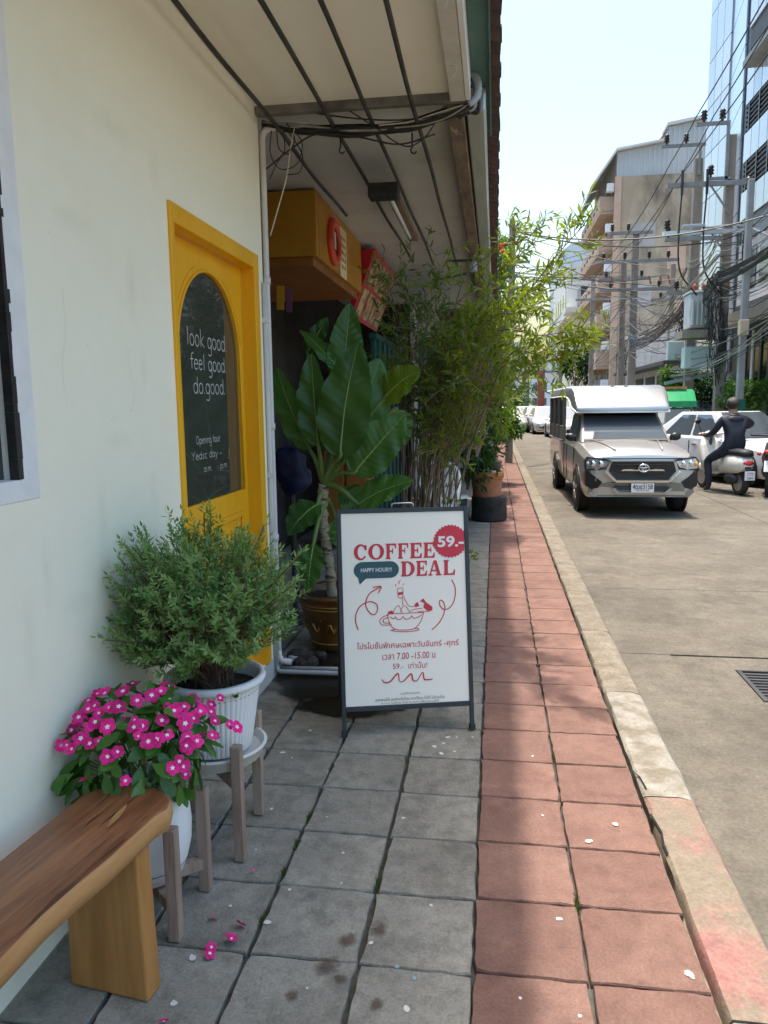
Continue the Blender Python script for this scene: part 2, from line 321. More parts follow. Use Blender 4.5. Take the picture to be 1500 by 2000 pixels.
# far buildings
pm('pole_concrete', (.20, .17, .135), (.28, .245, .20), scale=3, rough=.9, bump=.2, third=(.20, .17, .14), tscale=2, tlo=.55, thi=.7, stretch=(1, 1, .3))
pm('pole_steel', (.22, .23, .23), (.29, .30, .30), scale=3, rough=.5, metal=.3); pm('pole_green', (.0, .10, .07), rough=.5)
pm('crossarm', (.19, .20, .20), (.25, .26, .26), scale=4, rough=.7); pm('insulator', (.02, .016, .014), rough=.3)
pm('beige_wall', (0.352, 0.288, 0.200), (0.440, 0.381, 0.290), scale=.6, rough=.9, world=True, third=(0.141, 0.126, 0.095), tscale=.55, tlo=.49, thi=.68, mid=.12, mscale=1.5, stretch=(1, 1, .45), detail=10)
pm('pink_wall', (.48, .34, .25), (.56, .42, .32), scale=.8, rough=.9, world=True, third=(.34, .24, .18), tscale=.8, tlo=.56, thi=.7)
pm('metal_siding', (.58, .61, .60), (.64, .66, .65), scale=1, rough=.5, metal=.3, world=True)
pm('roof_white', (.62, .63, .62), rough=.7); pm('pale_wall', (.62, .62, .58), (.70, .70, .66), scale=.6, rough=.85, world=True)
pm('yellow_wall', (.62, .57, .36), (.68, .63, .44), scale=.6, rough=.85, world=True, third=(.5, .45, .3), tscale=.5, tlo=.58, thi=.7)
pm('grey_wall', (.34, .34, .33), (.44, .43, .42), scale=.7, rough=.85, world=True, third=(.25, .245, .235), tscale=.6, tlo=.55, thi=.7)
pm('tower_panel', (.43, .47, .50), (.49, .52, .54), scale=.4, rough=.12, metal=.35, rnd=.09)
pm('tower_panel_blue', (.33, .38, .46), (.38, .42, .49), scale=.4, rough=.1, metal=.35, rnd=.06)
pm('tower_back', (.16, .18, .20), rough=.6); pm('far_glass', (.05, .065, .08), rough=.08, spec=.7)
pm('far_haze', (.42, .46, .48), (.52, .55, .56), scale=.3, rough=.9, world=True)  # pale wall colour with the distance haze painted in
pm('far_haze_blue', (.45, .53, .60), (.52, .59, .65), scale=.3, rough=.4, world=True)  # bluish version, haze likewise mixed into the colour
pm('dark_metal', (.03, .03, .032), (.05, .05, .05), scale=4, rough=.6); pm('box_grey', (.42, .45, .45), (.5, .52, .52), scale=3, rough=.6)
pm('shutter_grey', (.42, .42, .41), (.5, .5, .49), scale=2, rough=.6); pm('rust_red', (.22, .05, .035), (.28, .08, .05), scale=3, rough=.8)
pm('sign_white', (.7, .72, .74), rough=.6); pm('sign_blue', (.05, .12, .4), rough=.6)
# ================================================================== GROUND
ground = tag(MB().box(-60, 60, -30, 400, -.42, -.30).build('ground', 'concrete_road'), kind='structure')
foot = tag(MB().box(-2.3, .553, -4, 60, -.3, -.022).build('footpath', 'joint_dirt'), kind='structure')
def tile_mesh(name, mat, w, seed):
    rg = random.Random(seed); h = w / 2; n = 7; o = []
    for (ax, ay), (bx, by) in (((-h, -h), (h, -h)), ((h, -h), (h, h)), ((h, h), (-h, h)), ((-h, h), (-h, -h))):
        for i in range(n):
            t = i / n; x = ax + (bx - ax) * t; y = ay + (by - ay) * t
            j = .0028 if 0 < i else .007
            o.append((x + rg.uniform(-j, j), y + rg.uniform(-j, j)))
    vs = [(x * .984, y * .984, 0) for x, y in o] + [(x, y, -.004 - rg.uniform(0, .003)) for x, y in o] + [(x, y, -.06) for x, y in o]
    k = len(o); fs = [tuple(range(k))]
    for i in range(k):
        j = (i + 1) % k; fs += [(i, k + i, k + j, j), (k + i, 2 * k + i, 2 * k + j, k + j)]
    me = bpy.data.meshes.new(name); me.from_pydata(vs, [], fs); me.materials.append(M[mat]); me.update(); return me
GT = [tile_mesh('paving_tile', 'grey_tile', .292, i) for i in range(7)]
RTM = [tile_mesh('paving_tile', 'red_tile', .291, 20 + i) for i in range(7)]
rg = random.Random(3)
def lay(ms, x, y):
    o = link('paving_tile', rg.choice(ms), foot); o.location = (x + rg.uniform(-.002, .002), y + rg.uniform(-.002, .002), rg.uniform(-.0035, -.0005))
    o.rotation_euler = (R(rg.uniform(-.12, .12)), R(rg.uniform(-.12, .12)), rg.choice((0, 1, 2, 3)) * math.pi / 2 + R(rg.uniform(-.4, .4)))
    o.scale = (1, 1, 1)
for i in range(46):
    y = 1.335 + .3 * i
    for c in range(2): lay(RTM, .105 + .3 * c, y)
for i in range(28):
    y = 1.335 + .3 * i - .012
    for c in range(4 if i < 9 else 4): lay(GT, -.195 - .306 * c, y)
fm = MB()
for i in range(46, 150):
    y = 1.335 + .3 * i
    for c in range(2): fm.box(.105 + .3 * c - .145, .105 + .3 * c + .145, y - .145, y + .145, -.05, 0)
tag(fm.build('distant_tiles', 'red_tile', foot), kind='stuff')
fm = MB()
for i in range(28, 120):
    y = 1.335 + .3 * i
    for c in range(4): fm.box(-.195 - .306 * c - .145, -.195 - .306 * c + .145, y - .145, y + .145, -.05, -.001)
for i in range(9, 40):
    y = 1.335 + .3 * i
    for c in range(4, 7): fm.box(-.195 - .306 * c - .145, -.195 - .306 * c + .145, y - .145, y + .145, -.05, -.001)
tag(fm.build('distant_grey_tiles', 'grey_tile', foot), kind='stuff')
# marks on the paving: droppings, brown stains, wet patch
SPM = {}
def splat(name, mat, x, y, r, seed, z=.0062, sx=1, parent=foot):
    if mat not in SPM: SPM[mat] = MB().add([(math.cos(R(a)), math.sin(R(a)), 0) for a in range(0, 360, 24)], [tuple(range(15))]).mesh(name, mat)
    q = random.Random(seed); o = link(name, SPM[mat], parent); o.location = (x, y, .0010 + .00001 * seed); o.rotation_euler.z = q.uniform(0, 3); k_ = 2.0 if mat == 'brown_stain' else 1.25; o.scale = (r * k_ * q.uniform(.8, 1.5), r * k_, 1); return o
for i, (px, py, r) in enumerate([(670, 1666, .008), (788, 1598, .01), (638, 1596, .007), (724, 1842, .011), (842, 1768, .012), (794, 1970, .014), (848, 1458, .016), (866, 1452, .013), (875, 1440, .014), (892, 1440, .009),
        (923, 1440, .009), (862, 1472, .018), (888, 1468, .010), (606, 1427, .012), (552, 1470, .016), (570, 1480, .010), (530, 1580, .012), (565, 1738, .009), (523, 1802, .016), (376, 1871, .016), (340, 1960, .014), (1150, 1643, .016), (1202, 1610, .018), (1092, 1795, .012), (1346, 1903, .018), (1040, 1477, .008), (667, 1725, .008), (1060, 1593, .007), (1016, 1950, .008), (500, 1660, .008), (450, 1770, .008), (600, 1930, .006), (1132, 1985, .009)]):
    d = ray(px, py); p = CAM - d * (CAM.z / d.z); splat('dropping', 'dropping', p.x, p.y, r * .85, i)
for i, (px, py, r) in enumerate([(680, 1836, .030), (741, 1817, .028), (640, 1887, .042), (570, 1945, .022), (735, 1962, .02), (664, 1912, .02)]):
    d = ray(px, py); p = CAM - d * (CAM.z / d.z); splat('stain', 'brown_stain', p.x, p.y, r * .8, 60 + i, .0058)
for i, (px, py, r) in enumerate([(776, 1889, .014), (810, 1911, .016)]):
    d = ray(px, py); p = CAM - d * (CAM.z / d.z); splat('stain', 'blue_paint', p.x, p.y, r * .7, 80 + i, .0058)
def wetpatch(x0, x1, y0, y1, seed):
    if 'w' not in SPM: SPM['w'] = MB().add([(1.3 * math.cos(R(a)), 1.3 * math.sin(R(a)), 0) for a in range(0, 360, 12)], [tuple(range(30))]).mesh('wet_patch', 'wet_soft')
    o = link('wet_patch', SPM['w'], foot); o.location = ((x0 + x1) / 2, (y0 + y1) / 2, .0008); o.scale = ((x1 - x0) / 2, (y1 - y0) / 2, 1); return o
wetpatch(-1.24, -.52, 3.36, 4.5, 4); wetpatch(-.95, -.42, 3.30, 3.62, 9).location.z = .0011
def tuft(px, py, n, s, seed):
    q_ = random.Random(seed); d = ray(px, py); p = CAM - d * (CAM.z / d.z); b = MB(); jx = min((-.042, -.348, -.654, -.96, .255), key=lambda j_: abs(j_ - p.x)); p.x = jx
    for i in range(n):
        a = q_.uniform(0, 6.28); r = q_.uniform(0, s); x, y = p.x + r * math.cos(a) * .35, p.y + r * math.sin(a) * 2.2; h = q_.uniform(.006, .016)
        b.add([(x - .0015, y, -.01), (x + .0015, y, -.01), (x + q_.uniform(-.01, .01), y + q_.uniform(-.01, .01), h)], [(0, 1, 2)])
    tag(b.build('moss_tuft', 'moss', foot), kind='stuff')
leafmat('moss', (.06, .085, .025), (.10, .13, .04), trans=.2)
for i, (px, py, n, s) in enumerate(((800, 1458, 60, .02), (1132, 1764, 70, .022), (598, 1595, 50, .02), (548, 1704, 50, .015), (640, 1500, 40, .02), (1085, 1480, 30, .012), (700, 1720, 40, .02), (585, 1650, 50, .03), (497, 1790, 40, .02), (1045, 1290, 20, .01))): tuft(px, py, n, s, i)
# kerb
kerb = tag(MB().box(.56, .76, -3, 60, -.29, -.05).build('kerb', 'kerb_plain'), kind='structure')
def kerb_stone(y0, y1, mat, seed):
    q = random.Random(seed); b = MB(); n = 16; vs = []; fs = []
    prof = [(.566, -.10), (.566, -.006), (.575, .004), (.70, .004), (.742, -.004), (.762, -.03), (.768, -.14)]
    for i in range(n + 1):
        y = y0 + .004 + (y1 - y0 - .008) * i / n
        for k, (x, z) in enumerate(prof):
            e = q.uniform(-.006, .004) if k < 3 and 0 < i < n else q.uniform(-.0025, .0025)
            vs.append((x + (abs(e) if k < 3 else e), y, z + q.uniform(-.002, .002)))
    m = len(prof)
    for i in range(n):
        for k in range(m - 1): fs.append((i * m + k, i * m + k + 1, (i + 1) * m + k + 1, (i + 1) * m + k))
    fs += [tuple(range(m)), tuple(n * m + k for k in range(m - 1, -1, -1))]
    return b.add(vs, fs).build('kerb_stone', mat, kerb, auto=40)
ky = [-.4, .65, 1.70, 2.75, 3.80]; km = ['kerb_pink', 'kerb_white', 'kerb_pink', 'kerb_white']
while ky[-1] < 30: ky.append(ky[-1] + 1.06); km.append('kerb_plain')
for i in range(len(km)): kerb_stone(ky[i], ky[i + 1], km[i], i)
pm('crack', (.012, .012, .01), rough=1)
for pts in ([(1232, 1498), (1238, 1510), (1248, 1516), (1256, 1530), (1262, 1541)], [(1270, 1590), (1284, 1612), (1292, 1626), (1296, 1650), (1304, 1668)]):
    b = MB(); q = []
    for px, py in pts:
        d = ray(px, py); p = CAM + d * ((.0075 - CAM.z) / d.z); q.append((p.x, p.y))
    b.ribbon(q, .007, lambda u, v: (u, v, .0085)); b.build('crack', 'crack', kerb)
# road: concrete slabs with real joints
road = tag(MB().box(.76, 6.2, -6, 160, -.295, -.15).build('road', 'road_joint'), kind='structure')
def slab(x0, x1, y0, y1, z=-.12):
    g = .007; return MB().box(x0 + g, x1 - g, y0 + g, y1 - g, -.2, z).build('concrete_slab', 'concrete_road', road, bevel=.008, seg=1)
gx0, gx1, gy0, gy1 = 1.44, 2.0, 4.08, 4.57           # drain grate opening
def slab2(x0, x1, y0, y1): return MB().box(x0, x1, y0, y1, -.2, -.12).build('concrete_slab', 'concrete_road', road)
slab2(.772, 3.543, .6, 3.418); slab2(.772, 1.1165, 3.419, 4.797); slab2(2.355, 3.543, 3.419, 4.795); slab2(.772, 3.543, 4.805, 6.53)
for a in ((1.11, gx0, 3.42, 4.80), (gx1, 2.35, 3.42, 4.80), (gx0, gx1, 3.42, gy0), (gx0, gx1, gy1, 4.80)):
    b = MB().box(a[0] - (0 if a[0] > 1.2 else -.011), a[1], a[2] + .006, a[3] - .006, -.2, -.126).build('concrete_slab', 'concrete_road', road)
ys = [6.54, 12, 17.2, 22.6, 28, 33.5, 39, 45, 60, 90, 160]
for i in range(len(ys) - 1): slab(.772, 3.55, ys[i], ys[i + 1])
ys = [-1, 4.4, 9.8, 15.2, 20.6, 26, 31.5, 37, 43, 60, 90, 160]
for i in range(len(ys) - 1): slab(3.55, 6.19, ys[i], ys[i + 1])
tag(MB().box(6.2, 9.2, -6, 160, -.29, .02).build('far_footpath', 'grey_wall'), kind='structure')
dg = thing('drain_grate', 'black iron drain grate set in the concrete road near the kerb', 'drain', (1.72, 4.32, -.15))
b = MB(dg, True); b.box(gx0 + .005, gx1 - .005, gy0 + .004, gy0 + .022, -.16, -.122); b.box(gx0 + .005, gx1 - .005, gy1 - .022, gy1 - .004, -.16, -.122)
b.box(gx0 + .005, gx0 + .03, gy0 + .022, gy1 - .022, -.16, -.1225); b.box(gx1 - .03, gx1 - .005, gy0 + .022, gy1 - .022, -.16, -.1225); b.build('frame', 'dark_metal')
for i in range(9):
    y = gy0 + .06 + i * .046; MB(dg, True).box(gx0 + .031, gx1 - .031, y - .011, y + .011, -.158, -.124).build('bar', 'dark_metal')
MB(dg, True).box((gx0 + gx1) / 2 - .012, (gx0 + gx1) / 2 + .012, gy0 + .022, gy1 - .022, -.159, -.128).build('crossbar', 'dark_metal')
MB(dg, True).box(gx0 + .031, gx1 - .031, gy0 + .022, gy1 - .022, -.19, -.185).build('sump', 'car_black')

# ================================================================== CAFE BUILDING
WX = -1.19; ZS = 2.94
cafe = thing('cafe_building', 'cream plastered cafe front with a yellow arched door under a low soffit', 'building', (WX, 2, 0))
b = MB(cafe, True)
def wq(y0, y1, z0, z1): b.add([(WX, y0, z0), (WX, y1, z0), (WX, y1, z1), (WX, y0, z1)], [(0, 1, 2, 3)])
D0, D1, DT, DB = 2.708, 3.749, 2.222, .116            # door opening
W0, W1, WT, WB = .2, 1.81, 2.62, 1.24                  # window opening
ysp = [-4, W0, W1, D0, D1, 3.85]; zsp = [0, DB, WB, DT, WT, 3.05]
for i in range(5):
    for j in range(5):
        ya, yb, za, zb = ysp[i], ysp[i + 1], zsp[j], zsp[j + 1]
        if (i == 1 and WB <= za < WT) or (i == 3 and DB <= za < DT): continue
        wq(ya, yb, za, zb)
b.add([(WX, 3.85, 0), (-2.4, 3.85, 0), (-2.4, 3.85, 3.05), (WX, 3.85, 3.05)], [(0, 1, 2, 3)])
for (y0, y1, z0, z1) in ((W0, W1, WB, WT), (D0, D1, DB, DT)):   # reveals
    x1 = WX - .16
    b.add([(WX, y0, z0), (WX, y1, z0), (x1, y1, z0), (x1, y0, z0), (WX, y0, z1), (WX, y1, z1), (x1, y1, z1), (x1, y0, z1)], [(0, 1, 2, 3), (4, 7, 6, 5), (0, 3, 7, 4), (1, 5, 6, 2)])
wall = b.build('wall', 'plaster')
for i, pts in enumerate(([(250, 690), (256, 730), (262, 760), (258, 797)], [(120, 560), (128, 640), (122, 720), (130, 790)])):     # hairline cracks
    q = MB(cafe, True); w2 = []
    for px, py in pts:
        d = ray(px, py); p = CAM + d * ((WX - CAM.x) / d.x); w2.append((p.y, p.z, 0))
    q.ribbon([(a.x + random.uniform(-.003, .003), a.y) for a in smoothpath(w2, 5)], .0008, lambda u, v: (WX + .0006, u, v)); q.build('hairline_crack', 'plaster_grey', wall)
for i, (px, py, rr) in enumerate([(172, 676, .006), (250, 688, .007), (256, 797, .008), (218, 815, .009), (96, 455, .005), (205, 610, .004)]):
    d = ray(px, py); p = CAM + d * ((WX - CAM.x) / d.x)
    q = MB(cafe, True); q.sphere((WX, p.y, p.z), rr, 8, 6, (.35, 1, 1.2)); q.build('plaster_chip', 'plaster', wall, smooth=True)
gm = MB().add([(0, 1.4 * math.cos(R(a)), 1.4 * math.sin(R(a))) for a in range(0, 360, 20)], [tuple(range(18))]).mesh('scuff', 'wall_grime')
for i, (px, py, sy, sz) in enumerate(((150, 1180, .10, .05), (60, 1250, .05, .16), (300, 960, .05, .10), (230, 860, .09, .04), (255, 560, .04, .12), (140, 430, .12, .05), (300, 330, .06, .10), (90, 1120, .03, .12), (220, 250, .16, .05), (180, 1330, .10, .14), (280, 720, .03, .09), (200, 1010, .04, .16))):
    d = ray(px, py); p = CAM + d * ((WX - CAM.x) / d.x); o = link('scuff', gm, wall); o.location = Vector((WX + .0005 + .0001 * i, p.y, p.z)) - cafe.location; o.scale = (1, sy, sz)
MB(cafe, True).box(WX + .0, WX + .004, D0 - .0, 3.848, 0, DB - .004).build('plinth', 'plaster_grey')
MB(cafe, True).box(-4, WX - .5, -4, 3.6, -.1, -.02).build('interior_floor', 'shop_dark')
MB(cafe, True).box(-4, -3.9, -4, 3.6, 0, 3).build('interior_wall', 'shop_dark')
# window: white painted frame, dark pane, black inner trim
wn = MB(cafe, True); t = .075
for a in ((W1 - t, W1, WB, WT), (W0, W0 + t, WB, WT), (W0 + t, W1 - t, WB, WB + .055), (W0 + t, W1 - t, WT - t, WT)): wn.box(WX - .10, WX + .004, *a)
win = wn.build('window', 'window_white', bevel=.003)
q = MB(cafe, True); y = W1 - t; random.seed(5)
z = WB + .056
while z < WT - t:                                      # ragged black paint line on the glass side of the frame
    h = random.uniform(.02, .07); q.box(WX - .02, WX + .0052, y - .012, y + random.uniform(.0, .011), z, z + h); z += h + .0002
q.build('ragged_trim', 'black_paint', win)
MB(cafe, True).box(WX - .055, WX - .045, W0 + t, W1 - t, WB + .055, WT - t).build('pane', 'glass_dark', win)
for yy in (1.2, .7): MB(cafe, True).box(WX - .043, WX - .02, yy - .012, yy + .012, WB + .056, WT - t - .001).build('glazing_bar', 'black_paint', win)
# door
q = MB(cafe, True); fw = .062
q.box(WX - .09, WX + .012, D0, D0 + .034, DB, DT); q.box(WX - .09, WX + .012, D1 - fw - .01, D1, DB, DT); q.box(WX - .09, WX + .0118, D0 + .034, D1 - fw - .01, DT - .072, DT)
q.build('door_frame', 'yellow_door', bevel=.004)
DX = WX - .06                                          # face of the door leaf
L0, L1, LB, LT = D0 + .034 + .004, D1 - fw - .014, DB + .012, DT - .076
GC, GR, GS, GB = 3.245, .362, 1.69, 1.062              # arch centre, radius, springing, sill
arc = [(GC + GR * math.cos(R(a)), GS + GR * 1.0 * math.sin(R(a))) for a in range(0, 181, 10)]
opening = [(GC + GR, GB)] + arc + [(GC - GR, GB)]
bm = bmesh.new()
def ring(pts, x): return [bm.verts.new((x - cafe.location.x, y - cafe.location.y, z)) for y, z in pts]
def outer_for(pts):
    o = []
    for y, z in pts:
        if z <= GB + 1e-6: o.append((L1 if y > GC else L0, GB))
        else:
            dy, dz = y - GC, z - GS
            if abs(dz) < 1e-6: o.append((L1 if dy > 0 else L0, GS)); continue
            k = min(((L1 - GC) / dy if dy > 1e-6 else 9), ((L0 - GC) / dy if dy < -1e-6 else 9), (LT - GS) / dz)
            o.append((GC + dy * k, GS + dz * k))
    return o
oi_ = ring(opening, DX); oo = ring(outer_for(opening), DX); ob = ring(opening, DX - .035)
for i in range(len(opening) - 1):
    bm.faces.new((oi_[i], oo[i], oo[i + 1], oi_[i + 1])); bm.faces.new((oi_[i + 1], ob[i + 1], ob[i], oi_[i]))
bm.faces.new((oi_[0], oi_[-1], ob[-1], ob[0]))
c = ring([(L0, LB), (L1, LB)], DX); bm.faces.new((oo[0], oi_[0], oi_[-1], oo[-1], c[0], c[1]))
# filler corners at the top where the fan skips the rectangle's corners
for y in (L0, L1):
    k = [v for v in oo if abs(v.co.z - LT) < 1e-4]; s_ = [v for v in oo if abs(v.co.y + cafe.location.y - y) < 1e-4 and v.co.z > GS - 1e-4]
    kv = min(k, key=lambda v: abs(v.co.y + cafe.location.y - y)); sv = max(s_, key=lambda v: v.co.z)
    if (kv.co - sv.co).length > 1e-4 and kv is not sv:
        nv = ring([(y, LT)], DX)[0]; bm.faces.new((kv, sv, nv))
bmesh.ops.recalc_face_normals(bm, faces=bm.faces)
me = bpy.data.meshes.new('door'); bm.to_mesh(me); bm.free(); me.materials.append(M['yellow_door'])
door = link('door', me, cafe)
def arch_bead(r, rad):
    pts = [(DX + .002, GC + r * math.cos(R(a)), GS + r * math.sin(R(a))) for a in range(0, 181, 6)]
    return [(DX + .002, GC + r, GB)] + pts + [(DX + .002, GC - r, GB)]
MB(cafe, True).tube(arch_bead(GR + .006, .006), .007, 6).build('glazing_bead', 'yellow_door', door, smooth=True)
for y, s_ in ((L1 - .02, 1), (L0 + .02, -1)):           # incised curves in the spandrels
    q = MB(cafe, True); pts = [(DX + .001, GC + s_ * (GR + .035) * math.cos(R(a)), GS + (GR + .035) * math.sin(R(a))) for a in range(12, 72, 6)]
    q.tube(pts, .0035, 5); q.build('moulding', 'yellow_door', door, smooth=True)
q = MB(cafe, True)                                      # lower raised panel with a moulded edge
for (ya, yb, za, zb, x) in ((L0 + .10, L1 - .10, .25, .96, .012),):
    for a in ((ya, yb, za, za + .03), (ya, yb, zb - .03, zb), (ya, ya + .03, za + .03, zb - .03), (yb - .03, yb, za + .03, zb - .03)): q.box(DX, DX + x, *a)
q.build('panel_moulding', 'yellow_door', door, bevel=.006)
MB(cafe, True).box(DX, DX + .006, L0 + .18, L1 - .18, .33, .88).build('raised_panel', 'yellow_door', door, bevel=.004)
glass = MB(cafe, True).prism([(y, z) for y, z in opening], (DX - .018, 0, 0), (0, 1, 0), (0, 0, 1), .006).build('glass_pane', 'glass_dark', door)
MB(cafe, True).box(DX - .010, DX - .004, GC - GR + .002, GC - GR + .012, 1.15, 1.36).build('hinge', 'black_paint', door)
# stroke lettering on the glass
def el(cx, cy, rx, ry, a0=0, a1=360, n=18): return [(cx + rx * math.cos(R(a0 + (a1 - a0) * i / n)), cy + ry * math.sin(R(a0 + (a1 - a0) * i / n))) for i in range(n + 1)]
X = .62                                                 # x-height relative to ascender 1
STK = {
 'l': (.22, [[(.10, 1), (.10, 0)]]), 'o': (.42, [el(.2, X / 2, .16, X / 2)]), 'k': (.38, [[(.08, 1), (.08, 0)], [(.32, X), (.09, .28), (.36, 0)]]),
 'g': (.42, [el(.19, X / 2, .15, X / 2), [(.34, X), (.34, -.25), (.28, -.40), (.15, -.42), (.06, -.36)]]),
 'd': (.42, [el(.19, X / 2, .15, X / 2), [(.34, 1), (.34, 0)]]), '.': (.16, [[(.05, .0), (.05, .035), (.085, .035)]]),
 'f': (.3, [[(.30, .95), (.2, 1), (.13, .9), (.13, 0)], [(.02, X), (.26, X)]]), 'e': (.4, [[(.05, .33), (.33, .36)] + el(.19, X / 2, .15, X / 2, 10, 320)]),
 'n': (.40, [[(.07, X), (.07, 0)], [(.07, .42), (.14, X), (.26, X), (.31, .45), (.31, 0)]]), 'i': (.2, [[(.08, X), (.08, 0)], [(.08, .8), (.08, .85)]]),
 'h': (.4, [[(.07, 1), (.07, 0)], [(.07, .42), (.14, X), (.26, X), (.31, .45), (.31, 0)]]), 'u': (.4, [[(.06, X), (.06, .18), (.14, 0), (.26, .05), (.31, .2)], [(.31, X), (.31, 0)]]),
 'r': (.28, [[(.07, X), (.07, 0)], [(.07, .4), (.14, X), (.26, X - .03)]]), 'p': (.42, [[(.06, X), (.06, -.42)], el(.21, X / 2, .15, X / 2)]),
 'a': (.4, [el(.18, X / 2, .14, X / 2), [(.32, X), (.32, 0)]]), 'm': (.56, [[(.06, X), (.06, 0)], [(.06, .42), (.14, X), (.24, .55), (.27, 0)], [(.27, .42), (.35, X), (.45, .55), (.48, 0)]]),
 's': (.34, [[(.28, .55), (.17, X), (.07, .48), (.26, .18), (.16, 0), (.04, .08)]]), 'y': (.38, [[(.04, X), (.18, .05)], [(.33, X), (.18, .05), (.06, -.4)]]),
 'c': (.34, [el(.19, X / 2, .14, X / 2, 50, 310)]), 'O': (.56, [el(.26, .5, .22, .5)]), 'Y': (.5, [[(.02, 1), (.22, .5), (.22, 0)], [(.42, 1), (.22, .5)]]), ' ': (.26, []), '-': (.4, [[(.04, .3), (.32, .3)]]),
}
def strokes(mb, txt, y0, z0, width, height, lw, x):
    tot = sum(STK[ch][0] for ch in txt); k = width / tot; cy = y0
    for ch in txt:
        for n_, st in enumerate(STK[ch][1]):
            mb.ribbon([(cy + a * k, z0 + c_ * height) for a, c_ in st], lw, lambda u, v: (x + n_ * .0002, u, v))
        cy += STK[ch][0] * k
GX = DX - .0105
for txt, y0, z0, wd, ht, lw in (('look good.', 2.998, 1.731, .475, .075, .0042), ('feel good.', 3.026, 1.633, .43, .068, .0042), ('do.good.', 3.046, 1.532, .385, .070, .0042),
                                ('Opening hour', 3.051, 1.316, .285, .034, .0026), ('Yedsc day -', 2.994, 1.250, .36, .034, .0026), ('a.m.', 3.122, 1.191, .10, .030, .0026), ('p.m.', 3.321, 1.190, .10, .030, .0026)):
    q = MB(cafe, True); strokes(q, txt, y0, z0, wd, ht, lw, GX); q.build('lettering', 'letter_white', glass)
# soffit, beam, roof
MB(cafe, True).box(WX + .001, -.225, -4, 3.83, ZS, ZS + .03).build('soffit', 'soffit_paint')
MB(cafe, True).box(-.225, -.150, -4, 3.80, 2.895, 3.04).build('eave_beam', 'beam_white', bevel=.006)
MB(cafe, True).box(-.149, -.128, -4, 3.78, 2.892, 3.06).build('fascia', 'white_edge')
MB(cafe, True).box(-.126, -.040, -4, 4.6, 3.02, 3.04).build('green_underboard', 'green_board')
MB(cafe, True).box(-.041, -.034, -4, 4.6, 2.995, 3.019).build('green_batten', 'green_board')
MB(cafe, True).box(WX, -.15, 3.80, 3.845, 2.90, 2.965).build('end_beam', 'beam_grime', bevel=.006)
def roof(y0, y1, parent):
    q = MB(parent, True); vs = []; fs = []; n = int((y1 - y0) / .02); xs = [(.012, 3.055), (-.4, 3.19), (-.41, 3.205), (-1.2, 3.47), (-1.21, 3.485), (-3.2, 4.15)]
    for th in (0, .012):
        for x, z in xs:
            for i in range(n + 1):
                y = y0 + (y1 - y0) * i / n; vs.append((x + (.004 * math.sin(i * .37) if x > 0 else 0), y, z + th + .018 * math.sin(2 * math.pi * y / .12)))
    m = n + 1; k = len(xs)
    for l in (0, 1):
        for a in range(k - 1):
            for i in range(n):
                f = (l * k * m + a * m + i, l * k * m + a * m + i + 1, l * k * m + (a + 1) * m + i + 1, l * k * m + (a + 1) * m + i); fs.append(f if l == 0 else f[::-1])
    for i in range(n): fs.append((i, k * m + i, k * m + i + 1, i + 1))
    return q.add(vs, fs).build('roof', 'roof_brown', smooth=True)
roof(-4, 4.55, cafe)
# ------------------------------------------------------------------ neighbouring shophouse (dark, open front)
shop = thing('shophouse', 'dark open fronted shophouse with old ceiling behind the leafy pots', 'building', (-2.2, 6.5, 0))
MB(shop, True).box(-2.25, -.245, 3.85, 12, 2.95, 2.98).build('soffit', 'soffit_old')
MB(shop, True).box(-.245, -.165, 3.852, 12, 2.86, 3.0).build('eave_beam', 'beam_brown', bevel=.005)
MB(shop, True).box(-.155, -.060, 3.95, 12, 2.90, 3.015).build('gutter', 'gutter_metal', bevel=.01)
roof(4.56, 12, shop)
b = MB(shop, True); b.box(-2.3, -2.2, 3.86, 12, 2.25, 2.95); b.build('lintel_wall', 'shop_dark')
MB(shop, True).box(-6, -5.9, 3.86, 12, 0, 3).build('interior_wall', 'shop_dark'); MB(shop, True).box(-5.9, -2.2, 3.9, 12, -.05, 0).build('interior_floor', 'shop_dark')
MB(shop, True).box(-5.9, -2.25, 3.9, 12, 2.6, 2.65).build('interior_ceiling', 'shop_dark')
for yy in (4.35, 5.05, 5.75, 6.5): MB(shop, True).box(-2.25, -2.2, yy - .025, yy + .025, 0, 2.25).build('door_post', 'alu')
MB(shop, True).box(-2.25, -2.2, 4.0, 6.5, 2.05, 2.12).build('door_rail', 'alu')
for ya, yb in ((4.38, 5.02), (5.08, 5.72), (5.78, 6.47)): MB(shop, True).box(-2.235, -2.225, ya, yb, .02, 2.05).build('glass_pane', 'glass_black')
MB(shop, True).box(-2.2, -1.25, 11.2, 11.3, 0, 2.94).build('partition', 'shop_dark')
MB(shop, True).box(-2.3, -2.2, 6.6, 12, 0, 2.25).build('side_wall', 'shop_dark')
fs_ = thing('folding_shutter', 'teal vertical slat folding shutter half hidden behind the big leaves', 'shutter', (-1.3, 9.0, 0))
for i in range(12): MB(fs_, True).box(-1.36 + .022 * (i % 2), -1.32 + .022 * (i % 2), 8.3 + i * .19, 8.3 + i * .19 + .17, .05, 2.2).build('slat', 'teal')
MB(fs_, True).box(-1.37, -1.29, 8.25, 10.6, 2.201, 2.26).build('rail', 'teal')
ob_ = thing('wooden_cabinet', 'orange wooden cabinet standing in the shade behind the big leaves', 'cabinet', (-1.5, 7.6, 0))
q = MB(ob_, True); q.box(-1.75, -1.28, 7.5, 7.95, .08, 1.12); q.build('body', 'orange_wood', bevel=.006)
for xx in (-1.63, -1.40): MB(ob_, True).box(xx - .10, xx + .10, 7.478, 7.498, .14, 1.06).build('door', 'orange_wood', bevel=.005)
MB(ob_, True).box(-1.78, -1.25, 7.47, 7.98, 1.121, 1.15).build('top', 'orange_wood', bevel=.004)
